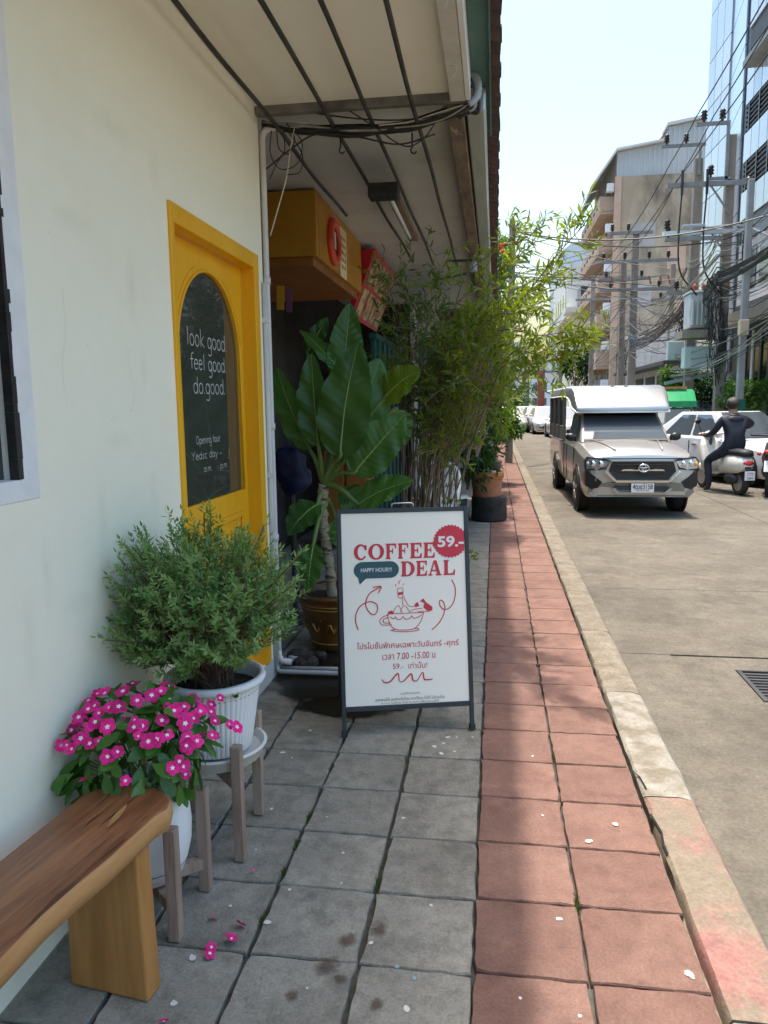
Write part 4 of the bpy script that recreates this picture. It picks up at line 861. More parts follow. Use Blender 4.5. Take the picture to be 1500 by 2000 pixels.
def flower_at(px, py, s=1, Y=None):
    d = ray(px, py); o = Vector(vp.location) + VC; rc = CAM - o
    A = (d.x / EX) ** 2 + (d.y / EY) ** 2 + (d.z / EZ) ** 2; B = 2 * (rc.x * d.x / EX ** 2 + rc.y * d.y / EY ** 2 + rc.z * d.z / EZ ** 2); C = (rc.x / EX) ** 2 + (rc.y / EY) ** 2 + (rc.z / EZ) ** 2 - 1.32
    D = B * B - 4 * A * C; t = (-B - math.sqrt(D)) / (2 * A) if D > 0 else -B / (2 * A)
    p = CAM + d * t - Vector(vp.location); 
    if p.x + vp.location.x < WX + .03: p *= 1; p.x = WX + .03 - vp.location.x
    v = (p - VC).normalized(); n_ = (v + (CAM - Vector(vp.location)).normalized() * 1.1 + Vector((0, 0, .35)) + rv() * .4).normalized(); x = n_.cross(rv()).normalized()
    o = link('flower', random.choice(FLMS), vp); orient(o, p, x, n_, .0225 * s)
for px, py, s_ in [(128, 1402, 1), (122, 1425, .9), (158, 1442, 1), (120, 1455, .9), (140, 1463, .8), (190, 1355, .8), (205, 1354, 1), (240, 1350, 1), (258, 1335, .9), (172, 1385, .9), (185, 1378, .7), (232, 1380, 1.05), (214, 1382, .8), (268, 1368, .9), (296, 1358, 1.05), (328, 1340, 1), (314, 1350, .8), (186, 1410, .9), (210, 1420, 1.1), (262, 1420, .9), (278, 1418, .9), (316, 1407, .95), (328, 1382, .7), (340, 1388, 1), (360, 1380, .8), (362, 1413, 1.1), (380, 1363, .85), (396, 1385, .9), (412, 1390, .9), (420, 1408, .8), (448, 1415, .8), (463, 1420, 1), (420, 1437, .7), (290, 1448, 1.1), (306, 1444, 1), (365, 1456, 1.15), (385, 1447, .9), (366, 1440, .9), (210, 1478, 1), (337, 1500, .9), (358, 1497, .9), (350, 1487, .8), (245, 1525, .7), (362, 1512, .7)]: flower_at(px, py, s_)
random.seed(77)
for i in range(22): flower_at(random.uniform(130, 440), random.gauss(1415, 36), random.uniform(.55, 1.0))
for i in range(16):
    v = rv(); v.z = abs(v.z); p = VC + Vector((v.x * EX, v.y * EY, v.z * EZ)) * 1.03; p.x = max(p.x, WX + .03 - vp.location.x); q = MB(vp); q.tube([p, p + v * .012, p + v * .028], [.0018, .0042, .0008], 5); q.build('bud', 'pink_petal')
# fallen flowers on the paving
for i, (px, py, s_, lab) in enumerate([(470, 1805, .9, 'fallen magenta flower on the paving, farthest of the small cluster'), (452, 1833, .8, 'crumpled magenta flower lying across a paving joint'), (413, 1850, .7, 'small fallen flower just above another by the stand'), (410, 1862, .8, 'fallen magenta flower nearest the bench on the paving'), (418, 1789, .6, 'pale withered flower on the paving beside the stand leg'), (320, 1995, .7, 'fallen flower at the bottom edge beside the bench'), (494, 1698, .35, 'tiny pink petal on the paving joint beside the stand leg')]):
    d = ray(px, py); p = CAM + d * ((.012 - CAM.z) / d.z); o = link('fallen_flower', FLMS[(i * 2 + 2) % 5]); orient(o, p, rv(), Vector((0, 0, 1)) + rv() * .5, .022 * s_); tag(o, lab, 'flower', 'flowers dropped on the paving')
# ---- fine-leafed bush in the ribbed pot
hb = thing('herb_bush', 'fine leafed grey green bush in the ribbed white pot', 'plant', (-.93, 2.315, .54))
random.seed(33)
HC = Vector((-.02, -.02, .27)); HX, HY, HZ = .30, .31, .275
tw = MB(hb); lf = MB(hb); ld = MB(hb)
def sprig(p, d, L, mb, n):
    for i in range(n):
        t = i / n; c = p + d * (L * t)
        s_ = d.cross(rv()).normalized(); blade(mb, c, (d * random.uniform(.3, .9) + s_), d + rv() * .3, random.uniform(.018, .029), random.uniform(.0065, .0095), prof=SH, fold=.05)
    blade(mb, p + d * L, d, rv(), .022, .009, prof=SH)
for i in range(330):
    v = rv(); v.z = v.z * .9 + .12
    if v.z < -.55: v.z = -v.z
    k = random.uniform(.75, 1.08); e = HC + Vector((v.x * HX, v.y * HY, v.z * HZ)) * k
    if e.x + hb.location.x < WX + .03: e.x = WX + .03 - hb.location.x + random.uniform(0, .05)
    b0 = Vector((random.gauss(0, .022), random.gauss(0, .022), 0)); m1 = b0.lerp(e, .5) + Vector((0, 0, .02)) + rv() * .02
    pth = smoothpath([b0, m1, e], 6); tw.tube(pth, [.0022 * (1 - .8 * j / (len(pth) - 1)) for j in range(len(pth))], 4, cap=False)
    for s_ in range(3):
        t = random.uniform(.55, .97); j = int(t * (len(pth) - 1)); p = pth[j]; d = ((e - b0).normalized() + rv() * .75 + Vector((0, 0, .25))).normalized(); L = random.uniform(.04, .085)
        if (p + d * L).x + hb.location.x < WX + .005: continue
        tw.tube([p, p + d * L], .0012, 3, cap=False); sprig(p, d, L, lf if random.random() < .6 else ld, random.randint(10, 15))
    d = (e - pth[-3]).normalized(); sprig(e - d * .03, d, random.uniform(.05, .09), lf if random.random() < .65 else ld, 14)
for px, py, Y in ((398, 1008, 2.3), (585, 1085, 2.2), (575, 1140, 2.2), (245, 1068, 2.05), (205, 1250, 2.0), (560, 1205, 2.25), (515, 1030, 2.35), (340, 1050, 2.3)):
    e = at(px, py, Y) - Vector(hb.location); e.x = max(e.x, WX + .03 - hb.location.x); b0 = HC * .2 ; pth = smoothpath([b0, b0.lerp(e, .5) + Vector((0, 0, .03)), e], 6); tw.tube(pth, .002, 4, cap=False)
    for j in range(5, len(pth)): sprig(pth[j], (e - b0).normalized(), .03, lf, 8)
tw.build('twigs', 'herb_twig'); tag(lf.build('foliage', 'leaf_herb'), kind='stuff'); tag(ld.build('dark_foliage', 'leaf_herb_dark'), kind='stuff')  # second leaf tone is darker, mixed in at random
# a green seedling in the same pot
q = MB(hb)
for a in range(0, 360, 60): blade(q, (.10, -.10, .0), (math.cos(R(a)) * .6 - .1, math.sin(R(a)) * .6 - .4, .8), (0, -1, .3), .045, .03, fold=.1)
q.build('seedling', 'leaf_lush')

# ================================================================== BIG LEAFED PLANT
bp_ = thing('glazed_pot', 'brown glazed pot with raised ornament behind the sign board', 'pot', (-.965, 4.38, 0))
b = MB(bp_); b.lathe([(0, .0), (.13, 0), (.145, .02), (.15, .05), (.18, .16), (.205, .27), (.215, .31), (.225, .335), (.235, .345), (.225, .362), (.2, .35), (.195, .30), (0, .30)], n=48, cap=False); b.build('body', 'brown_glaze', smooth=True)
for z, r in ((.275, .2075), (.295, .2125), (.055, .153)): MB(bp_).tube([(r * math.cos(R(a)), r * math.sin(R(a)), z) for a in range(0, 361, 10)], .0055, 6, cap=False).build('band', 'gold_glaze', smooth=True)
for i in range(5):
    a0 = R(200 + i * 34); q = MB(bp_); q.tube([((.185 + .01 * math.sin(j * .9)) * math.cos(a0 + j * .05), (.185 + .01 * math.sin(j * .9)) * math.sin(a0 + j * .05), .15 + .035 * math.sin(j * 1.1) + .005 * j) for j in range(9)], [.004 + .004 * math.sin(j / 8 * 3.14) for j in range(9)], 6); q.build('ornament', 'gold_glaze', smooth=True)
b = MB(bp_); b.lathe([(0, .318), (.197, .312)], n=24, cap=False); b.build('soil', 'soil')
bl = thing('broadleaf_plant', 'tall plant with huge glossy leaves and a pale ringed stem', 'plant', (-.975, 4.38, .31))
p0 = Vector((-.975, 4.38, .30)); crown = at(632, 945, 4.36)
pth = smoothpath([p0, at(640, 1080, 4.38), at(630, 1000, 4.37), crown], 10); rr = [.031 + .005 * math.sin(i * 1.7) for i in range(len(pth))]
MB(bl, True).tube(pth, rr, 12).build('stem', 'stem_ringed', smooth=True)
for i in range(4, len(pth) - 2, 3): MB(bl, True).tube([pth[i], pth[i].lerp(pth[i + 1], .4)], rr[i] + .004, 12).build('leaf_scar', 'stem_ringed', smooth=True)
def big_leaf(base, tip, W, nrm, bow=.06, cup=.16, mat='leaf_big', pet=None, wob=.012, side=0.0):
    base = Vector(base); tip = Vector(tip); d = tip - base; L = d.length; d.normalize(); s_ = d.cross(Vector(nrm)).normalized(); up = s_.cross(d).normalized()
    if up.dot(Vector(nrm)) < 0: up = -up
    n, m = 72, 8; vs = []; fs = []; rgn = random.Random(int(L * 9999))
    for i in range(n + 1):
        t = i / n; w_ = W / 2 * (math.sin(math.pi * min(1, t ** .72)) ** .62 if 0 < t < 1 else 0)
        w_ *= 1 - .05 * max(0, math.sin(t * 37 + L * 40)) ** 6 - .04 * max(0, math.sin(t * 23 + L * 90)) ** 8; c = base + d * (L * t) + up * (bow * L * math.sin(math.pi * t)) + s_ * (side * L * math.sin(math.pi * t))
        for j in range(-m, m + 1):
            x = j / m; off = cup * w_ * (abs(x) ** 1.3) + wob * w_ / (W / 2) * math.sin(t * 21 + 4 * x) * abs(x) + (.0016 * math.sin(t * 80 - abs(x) * 9) + .012 * W * noise.noise(Vector((t * 4, x * 1.5, L * 50))) * 2) * min(1, 6 * t * (1 - t))
            vs.append(c + s_ * (w_ * x) + up * off)
    q_ = 2 * m + 1
    for i in range(n):
        for j in range(2 * m): fs.append((i * q_ + j, i * q_ + j + 1, (i + 1) * q_ + j + 1, (i + 1) * q_ + j))
    lo = MB(bl, True).add(vs, fs).build('leaf', mat, smooth=True)
    rib = [vs[i * q_ + m] + up * .001 for i in range(0, n)]
    MB(bl, True).tube(rib, [.0052 * (1 - i / n) + .0008 for i in range(n)], 5, cap=False).build('midrib', 'leaf_rib', lo, smooth=True)
    if pet is not None:
        MB(bl, True).tube(smoothpath([pet, Vector(pet).lerp(base, .5) + Vector((0, 0, .03)), base, base + d * .04], 5), [.019 - .011 * i / 15 for i in range(16)], 7).build('petiole', 'petiole', smooth=True)
    return lo
V = Vector; F = V((.1, -1, .15))
big_leaf(at(664, 893, 4.22), at(700, 668, 4.30), .315, F + V((-.1, 0, 0)), .03, .10, pet=crown, side=-.02)
big_leaf(at(668, 905, 4.30), at(742, 700, 4.42), .33, F + V((.3, 0, .1)), .04, .12, pet=crown)
big_leaf(at(622, 872, 4.28), at(608, 690, 4.36), .20, F + V((-.25, 0, 0)), .02, .35, pet=crown)
big_leaf(at(605, 878, 4.36), at(540, 718, 4.42), .19, F + V((-.5, 0, .2)), .05, .25, pet=crown)
big_leaf(at(665, 760, 4.55), at(684, 592, 4.62), .22, F + V((.25, 0, 0)), .02, .3, pet=crown + V((0, .04, 0)))
big_leaf(at(672, 735, 4.50), at(586, 645, 4.58), .12, V((.2, -.7, .7)), .06, .2, pet=crown + V((0, .03, 0)))
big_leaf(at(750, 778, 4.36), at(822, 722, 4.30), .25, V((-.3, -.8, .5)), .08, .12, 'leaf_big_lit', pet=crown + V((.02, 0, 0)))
big_leaf(at(690, 925, 4.24), at(792, 808, 4.30), .27, F + V((.2, .1, .3)), .04, .14, pet=crown)
big_leaf(at(700, 985, 4.28), at(808, 938, 4.22), .20, V((0, -.75, .6)), .08, .14, pet=crown)
big_leaf(at(770, 800, 4.5), at(790, 870, 4.5), .18, V((.3, -.8, .4)), .05, .1, pet=crown)
big_leaf(at(620, 985, 4.30), at(562, 1045, 4.22), .22, V((-.3, -.8, .5)), .10, .12, pet=crown + V((0, 0, -.06)))
big_leaf(at(612, 1062, 4.24), at(602, 1160, 4.14), .165, V((-.1, -1, .25)), .06, .12, 'leaf_big', pet=crown + V((0, 0, -.12)))
big_leaf(at(600, 690, 4.7), at(640, 620, 4.75), .12, F, .04, .2, pet=crown + V((0, .05, .2)))
big_leaf(at(655, 1010, 4.42), at(700, 1090, 4.40), .19, V((.2, -.9, .3)), .08, .12, pet=crown + V((0, 0, -.08)))
big_leaf(at(665, 960, 4.4), at(735, 1010, 4.42), .2, V((.2, -.8, .5)), .06, .12, pet=crown + V((0, 0, -.02)))
rb = thing('rubble', 'dark pile of rubble and bricks on the ground beside the glazed pot', 'rubble', (-1.1, 4.15, 0)); random.seed(8)
for i in range(14):
    c = V((-1.02 + random.uniform(-.13, .22), 4.02 + random.uniform(-.12, .10), random.uniform(.025, .06))); q = MB(rb, True); q.sphere(c, random.uniform(.02, .05), 7, 5, (random.uniform(.8, 1.6), 1, random.uniform(.5, .9))); q.build('stone', 'soffit_old' if i == 4 else 'shop_dark')
# ================================================================== TALL FINE SHRUB AND THE PLANTS BEHIND
def pot_lathe(t, prof, mat, n=32, soil=None, name='body'):
    MB(t).lathe(prof, n=n, cap=False).build(name, mat, smooth=True)
    if soil: MB(t).lathe([(0, soil[1]), (soil[0], soil[1])], n=20, cap=False).build('soil', 'soil')
sp_ = thing('shrub_tub', 'black tub behind the sign board holding the tall willowy shrub', 'pot', (-.47, 5.15, 0))
pot_lathe(sp_, [(0, 0), (.20, 0), (.25, .3), (.265, .42), (.25, .43), (.235, .40), (0, .39)], 'black_rubber', soil=(.236, .402))
sh = thing('willowy_shrub', 'tall willowy shrub with bright yellow green leaves arching over the footpath', 'shrub', (-.47, 5.15, .40))
random.seed(52)
st = MB(sh, True); tw = MB(sh, True); l1 = MB(sh, True); l2 = MB(sh, True)
anchors = [(740, 540, 5.3, 50, 45, 2), (815, 540, 5.2, 60, 45, 3), (850, 520, 5.1, 50, 40, 2), (790, 600, 5.0, 60, 45, 2), (880, 600, 4.9, 65, 50, 3), (905, 650, 4.7, 80, 50, 4), (960, 610, 4.8, 70, 60, 4), (975, 690, 4.7, 60, 60, 4),
           (1010, 570, 4.6, 50, 55, 2), (1035, 500, 4.5, 40, 30, 1), (1045, 645, 4.4, 45, 45, 2), (1085, 670, 3.9, 45, 18, 1), (930, 720, 4.8, 80, 45, 4), (860, 690, 5.0, 70, 60, 5), (1010, 745, 4.9, 40, 40, 2), (800, 690, 5.2, 50, 60, 2), (980, 800, 5.2, 40, 40, 2), (900, 800, 5.3, 60, 50, 2), (990, 640, 4.6, 55, 50, 3)]
base = V((-.47, 5.15, .41))
def lance(mb, p, d, L): blade(mb, p, d, rv() + V((0, -.4, .6)), L, L * random.uniform(.17, .24), droop=random.uniform(0, .3), prof=((0, .1), (.35, 1), (.7, .8), (1, .03)), fold=.08)
def twig(p, e, leafn, mb, L0=.05, curve=.05):
    m = p.lerp(e, .5) + rv() * curve; pth = smoothpath([p, m, e], 5); tw.tube(pth, [.0026 - .0018 * i / (len(pth) - 1) for i in range(len(pth))], 3, cap=False)
    n = len(pth); 
    for i in range(leafn):
        t = .12 + .88 * i / leafn; x = t * (n - 1); j = min(n - 2, int(x)); q = pth[j].lerp(pth[j + 1], x - j); d = (pth[j + 1] - pth[j]).normalized()
        dd = d * .9 + rv() * .85 + V((0, 0, .1)); lance(mb, q, dd, random.uniform(.7, 1.25) * L0)
for (px, py, Y, rx, ry, n) in anchors:
    for i in range(n):
        e = at(px + random.gauss(0, rx * .5), py + random.gauss(0, ry * .5), Y + random.gauss(0, .22))
        b0 = base + V((random.gauss(0, .085), random.gauss(0, .07), 0)); up_ = V((b0.x + (e.x - b0.x) * .18 + random.gauss(0, .03), b0.y + (e.y - b0.y) * .25 + random.gauss(0, .03), b0.z + (e.z - b0.z) * .5))
        m2 = V((b0.x + (e.x - b0.x) * .55, b0.y + (e.y - b0.y) * .6, b0.z + (e.z - b0.z) * .82)); pth = smoothpath([b0, up_, m2, e], 7); k = len(pth)
        st.tube(pth, [.0058 * (1 - .8 * j / (k - 1)) for j in range(k)], 5, cap=False)
        lit = px > 880; mbx = lambda: (l1 if random.random() < (.85 if lit else .35) else l2)  # lighter leaves on the right, darker on the left: painted sun and shade
        for s_ in range(12):
            j = random.randint(int(k * .38), k - 1); p = pth[j]; d = (rv() + (e - b0).normalized() * .7 + V((0, 0, .15))).normalized()
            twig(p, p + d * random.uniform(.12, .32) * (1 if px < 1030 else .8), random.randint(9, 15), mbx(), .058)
for pts in ([(985, 640, 4.4), (1040, 560, 4.1), (1095, 490, 3.85), (1142, 438, 3.7)], [(960, 560, 4.7), (1010, 500, 4.6), (1050, 440, 4.5)], [(990, 700, 4.4), (1050, 690, 4.1), (1100, 665, 3.85), (1150, 655, 3.7)], [(980, 720, 4.5), (1040, 710, 4.1), (1100, 700, 3.8)], [(950, 640, 4.5), (1010, 610, 4.1), (1060, 600, 3.8)], [(990, 600, 4.6), (1045, 560, 4.5), (1080, 540, 4.45)],
            [(900, 560, 5), (985, 480, 4.9), (1005, 450, 4.9)], [(960, 660, 4.4), (1060, 655, 3.9), (1135, 640, 3.7)]):
    P_ = [at(*p) for p in pts]; pth = smoothpath([base.lerp(P_[0], .6)] + P_, 7); k = len(pth); st.tube(pth, [.006 * (1 - .75 * j / (k - 1)) for j in range(k)], 5, cap=False)
    for j in range(7, k):
        for r_ in range(1 + j % 2):
            d = ((pth[j] - pth[j - 1]).normalized() * 1.2 + rv() * .8).normalized(); twig(pth[j], pth[j] + d * random.uniform(.07, .18), random.randint(6, 11), l1, .055)
for i in range(18):                                     # bare canes low in the clump
    a = base + V((random.gauss(0, .07), random.gauss(0, .06), 0)); e = at(random.uniform(790, 960), random.uniform(640, 800), random.uniform(4.8, 5.4)); st.tube(smoothpath([a, a.lerp(e, .5) + V((random.gauss(0, .05), 0, .05)), e], 5), [.006, .0058, .0055, .005, .005, .0045, .004, .004, .0035, .003, .0025], 4, cap=False)
st.build('stems', 'twig', smooth=True); tag(tw.build('twigs', 'twig'), kind='stuff'); tag(l1.build('foliage', 'leaf_shrub'), kind='stuff'); tag(l2.build('dark_foliage', 'leaf_shrub_shade'), kind='stuff')

def bush(name, label, c, rad, n, leaf, mat, seed, width=.5, stem=None, group=None, mat2=None, cat='plant', clumps=9):
    t = thing(name, label, cat, stem or (c[0], c[1], c[2] - rad[2]), 0, group); random.seed(seed); q = MB(t, True); w_ = MB(t, True); s0 = V(t.location); C = V(c)
    cl = [(C + V((random.uniform(-.7, .7) * rad[0], random.uniform(-.7, .7) * rad[1], random.uniform(-.75, .75) * rad[2])), random.uniform(.35, .6)) for i in range(clumps)]
    for cc, k in cl: w_.tube(smoothpath([s0, s0.lerp(cc, .5) + V((0, 0, .05)), cc], 5), [.012 * rad[2] * 1.5 * (1 - .07 * j) for j in range(11)], 5, cap=False)
    for i in range(n):
        cc, k = random.choice(cl); v = rv() * (random.random() ** .4); p = cc + V((v.x * rad[0] * k, v.y * rad[1] * k, v.z * rad[2] * k)); d = v + rv() * .7 + V((0, 0, .15))
        blade(q, p, d, V((0, 0, 1)) + rv() * .6, leaf * random.uniform(.7, 1.3), leaf * width, droop=.2, prof=((0, .1), (.45, 1), (.75, .7), (1, .03)))
    w_.build('stems', 'twig'); tag(q.build('foliage', mat), kind='stuff'); return t
bush('leafy_bush', 'dense dark green bush filling the space behind the terracotta pot', (-.33, 9.9, 1.55), (.62, .9, .85), 5200, .075, 'leaf_deep', 3, stem=(-.35, 10.0, .35))
bush('hanging_creeper', 'green creeper hanging from the eave end beside the leaning pole', (.02, 12.2, 3.2), (.22, .9, .9), 2800, .07, 'leaf_lush', 5, stem=(-.05, 12.4, 2.4))
bush('yellow_bush', 'yellow green bush bulging over the kerb in front of the concrete pole', (-.12, 8.3, 1.9), (.36, .8, .75), 3400, .075, 'leaf_shrub', 6, width=.32, stem=(-.2, 8.4, .9))
bush('small_round_shrub', 'small feathery green shrub in the dark pots on the terracotta planter', (-.08, 9.35, .98), (.19, .18, .24), 2600, .035, 'leaf_lush', 7, width=.3, stem=(-.09, 9.4, .72))
bush('bright_weed', 'bright green leafy plant beside the pole above the kerb', (.20, 14.0, 1.25), (.33, .5, .42), 1500, .10, 'leaf_lush', 8, stem=(.0, 14.2, .5))
rf = thing('red_flowers', 'small red flower cluster in the creeper near the roof end', 'flowers', at(985, 480, 11.0)); random.seed(2)
for i in range(12): q = MB(rf); q.sphere((random.gauss(0, .07), random.gauss(0, .07), random.gauss(0, .07)), .025, 6, 4); q.build('flower', 'red_ring')
# terracotta planter on the black tub
bt = thing('black_tub', 'black rubber tub on the footpath edge under the terracotta planter', 'tub', (-.065, 9.62, 0))
pot_lathe(bt, [(0, 0), (.215, 0), (.228, .03), (.222, .28), (.228, .30), (.215, .305), (0, .302)], 'black_rubber')
for a in (250, 300): MB(bt).tube([(.226 * math.cos(R(a + d_)), .226 * math.sin(R(a + d_)), z) for d_, z in ((-6, .24), (-6, .19), (6, .19), (6, .24))], .008, 5).build('handle', 'black_rubber')
tp = thing('terracotta_planter', 'weathered terracotta planter standing on the black tub', 'planter', (-.095, 9.60, .306))
pot_lathe(tp, [(0, 0), (.165, 0), (.175, .02), (.20, .235), (.201, .24)], 'terracotta'); MB(tp).lathe([(.201, .240), (.213, .243), (.217, .30), (.213, .325), (.195, .327), (.19, .30), (0, .295)], n=32, cap=False).build('rim', 'terracotta_orange', smooth=True)
for i, (x, mat, lab) in enumerate(((-.17, 'navy', 'dark plastic pot at the left on the terracotta planter'), (-.0, 'beam_brown', 'brown pot at the right on the terracotta planter'))):
    t = thing('small_pot', lab, 'pot', (x, 9.64, .605)); pot_lathe(t, [(0, 0), (.07, 0), (.09, .13), (.098, .132), (.095, .155), (0, .14)], mat, 20)
for i, (x, r, lab, mt) in enumerate(((-.03, .045, 'grey rounded stone on the rim of the terracotta planter', 'plaster_grey'), (.05, .032, 'pale stone at the right rim of the terracotta planter', 'dropping'))):
    q = MB(); q.sphere((x, 9.46, .635), r, 10, 7, (1.2, .9, .75)); tag(q.build('stone', mt, smooth=True), lab, 'stone')
# white garden chair and buckets in the shade
ch = thing('plastic_chair', 'white plastic garden chair in the shade behind the shrub stems', 'chair', at(866, 990, 7.6)); ch.location.z = 0; ch.location.x = -.57
b = MB(ch); b.box(-.2, .2, -.2, .2, .42, .445); b.build('seat', 'white_plastic', bevel=.01)
for x in (-.19, .19):
    for y in (-.19, .19): MB(ch).beam((x * 1.1, y * 1.15, 0), (x, y, .42), .04).build('leg', 'white_plastic')
    MB(ch).tube(smoothpath([(x, -.2, .44), (x * 1.12, -.21, .62), (x * 1.12, .05, .65), (x * 1.05, .2, .66)], 4), .018, 6).build('armrest', 'white_plastic', smooth=True)
for i in range(5): MB(ch).box(-.17 + i * .075, -.13 + i * .075, .2, .222, .446, .82).build('back_slat', 'white_plastic')
MB(ch).tube(smoothpath([(-.2, .21, .44), (-.2, .215, .75), (-.1, .22, .87), (.1, .22, .87), (.2, .215, .75), (.2, .21, .44)], 5), .02, 6).build('back_frame', 'white_plastic', smooth=True)
bk = thing('lidded_bucket', 'dark bucket with a pale lid beside the black tub', 'bucket', (-.46, 9.0, 0)); pot_lathe(bk, [(0, 0), (.12, 0), (.14, .36), (0, .36)], 'black_rubber', 24); MB(bk).lathe([(0, .39), (.15, .385), (.155, .362)], n=24, cap=False).build('lid', 'white_plastic_dirty', smooth=True)
fe = thing('small_fern', 'low bright green leafy plant just behind the sign top', 'plant', at(885, 1000, 5.9)); fe.location.z = .35; random.seed(12); q = MB(fe)
for i in range(14): a = random.uniform(0, 6.28); blade(q, (0, 0, 0), (math.cos(a) * .7, math.sin(a) * .7, random.uniform(.5, 1.4)), (0, 0, 1), random.uniform(.10, .2), .035, droop=.3)
q.build('foliage', 'leaf_lush'); pot_lathe(fe, [(0, -.34), (.11, -.34), (.13, -.03), (0, -.03)], 'black_rubber', 20, name='pot')
wd = thing('weed_sprig', 'tiny green sprig showing at the right edge of the sign board', 'plant', at(922, 1085, 3.55)); q = MB(wd)
for i in range(16): blade(q, rv() * .02, rv() + V((.3, 0, .2)), rv(), .03, .012)
for i in range(3): q.tube([(0, 0, 0), V((-.08, .3, -.1 - .1 * i))], .0015, 3)
q.build('leaves', 'leaf_shrub'); 
bn_ = thing('roller_bracket', 'dark bracket and roller under the far end of the ceiling', 'bracket', at(905, 525, 7.0)); MB(bn_, True).beam(at(870, 510, 7), at(940, 508, 7), .02).build('rail', 'dark_metal'); MB(bn_, True).beam(at(860, 545, 7), at(935, 530, 7), .02).build('lower_rail', 'dark_metal')
MB(bn_, True).tube([at(915, 523, 7), at(932, 521, 7)], .045, 10).build('roller', 'pvc_grey', smooth=True)
lp = thing('leaning_pole', 'concrete utility pole on the left footpath behind the foliage', 'pole', (.36, 19.3, 0)); MB(lp).tube([(0, 0, -.05), (.02, 0, 5.9)], [.095, .075], 8).build('shaft', 'pole_concrete')
for z in (4.9, 4.3): MB(lp).beam((-.35, -.1, z), (.45, -.1, z), .06).build('crossarm', 'crossarm')
# ================================================================== VEHICLES
ZRD = -.12
def loft(mb, rings, close=True):
    m = len(rings[0]); vs = [p for r in rings for p in r]; fs = []
    for i in range(len(rings) - 1):
        for k in range(m if close else m - 1): k2 = (k + 1) % m; fs.append((i * m + k, i * m + k2, (i + 1) * m + k2, (i + 1) * m + k))
    if close: fs += [tuple(range(m - 1, -1, -1)), tuple((len(rings) - 1) * m + k for k in range(m))]
    mb.add(vs, fs)
def half_ring(y, pts): return [(x, y, z) for x, z in pts] + [(-x, y, z) for x, z in reversed(pts)]
def wheel(t, x, y, r, w, s):
    q = MB(t); q.lathe([(r * .62, -w / 2), (r * .94, -w / 2), (r, -w * .36), (r, w * .36), (r * .94, w / 2), (r * .62, w / 2)], n=28, cap=True); o = q.build('wheel', 'tyre', auto=40); o.location = (x, y, r); o.rotation_euler = (0, s * math.pi / 2, 0)
    q = MB(); q.lathe([(0, w / 2 + .004), (.03, w / 2 + .004), (r * .2, w / 2 - .01), (r * .55, w / 2 - .004), (r * .6, w / 2 + .002)], n=28, cap=False)
    for k in range(5): a = 2 * math.pi * k / 5; q.beam((math.cos(a) * .04, math.sin(a) * .04, w / 2 + .004), (math.cos(a) * r * .56, math.sin(a) * r * .56, w / 2 + .004), .05, .016)
    q.build('rim', 'rim', o)
def mirror(t, x, y, z, s, mat):
    q = MB(t); q.sphere((x + s * .09, y, z), .085, 12, 8, (1.15, .55, .75)); q.beam((x, y + .02, z - .05), (x + s * .07, y, z - .03), .04); q.build('wing_mirror', mat, smooth=True)
# ---- silver pickup with passenger canopy; built facing -y with its nose at y = 0
pk = thing('pickup_truck', 'silver pickup with a raised metal passenger canopy driving towards the viewer', 'pickup truck', (2.01, 10.62, ZRD), R(1.5)); pk.scale = (.885, .96, .99)
HW = .865
def sec(y, w, zb, zs, zt, crown=.03): return half_ring(y, [(w * .93, zb), (w * .985, zb + .10), (w, zb + (zs - zb) * .55), (w * .985, zs), (w * .9, zt - .02), (w * .70, zt), (w * .35, zt + crown * .8), (0.001, zt + crown)])
b = MB(pk); loft(b, [sec(.07, HW * .80, .33, .70, .80, .015), sec(.10, HW * .9, .30, .74, .865, .02), sec(.22, HW * .965, .28, .80, .90, .03), sec(.5, HW, .28, .84, .945, .035), sec(.95, HW, .30, .88, .99, .035), sec(1.32, HW, .30, .92, 1.02, .03), sec(1.45, HW, .30, .93, 1.03, .0), sec(2.9, HW, .30, .94, 1.03, .0), sec(5.15, HW, .36, .94, 1.0, .0), sec(5.2, HW * .98, .40, .94, .98, 0)])
b.build('body', 'car_silver', auto=32)
for x in (-1, 1):
    q = MB(pk)
    for y in (1.38, 2.32, 2.72): q.box(*sorted((x * (HW - .01), x * (HW + .002))), y - .006, y + .006, .36, .93)
    q.box(*sorted((x * (HW - .01), x * (HW + .0021))), 1.386, 2.714, .352, .362); q.build('door_gap', 'car_black')
    q = MB(pk); q.tube([(x * .36, .30, .948), (x * .44, .8, 1.005), (x * .52, 1.28, 1.035)], .012, 6); q.build('bonnet_crease', 'car_silver', smooth=True)
b = MB(pk)                                              # cab
def cabsec(y, w0, w1, z0, z1): return [(-w0, y, z0), (w0, y, z0), (w1, y, z1), (-w1, y, z1)]
zc0, zc1 = 1.015, 1.455
bot = [(-.76, 1.28), (.76, 1.28), (.80, 2.7), (-.80, 2.7)]; top = [(-.66, 1.95), (.66, 1.95), (.69, 2.72), (-.69, 2.72)]
b.add([(x, y, zc0) for x, y in bot] + [(x, y, zc1) for x, y in top], [(0, 1, 5, 4), (1, 2, 6, 5), (2, 3, 7, 6), (3, 0, 4, 7), (4, 5, 6, 7)]); cab = b.build('cab', 'car_silver', bevel=.05, seg=3)
def face(mb, a, b_, c, d, u0, u1, v0, v1, off):
    a, b_, c, d = map(V, (a, b_, c, d)); f_ = lambda u, v: (a.lerp(b_, u)).lerp(d.lerp(c, u), v); n_ = (b_ - a).cross(d - a).normalized() * off
    mb.add([f_(u0, v0) + n_, f_(u1, v0) + n_, f_(u1, v1) + n_, f_(u0, v1) + n_], [(0, 1, 2, 3)])
B3 = [V((x, y, zc0)) for x, y in bot]; T3 = [V((x, y, zc1)) for x, y in top]
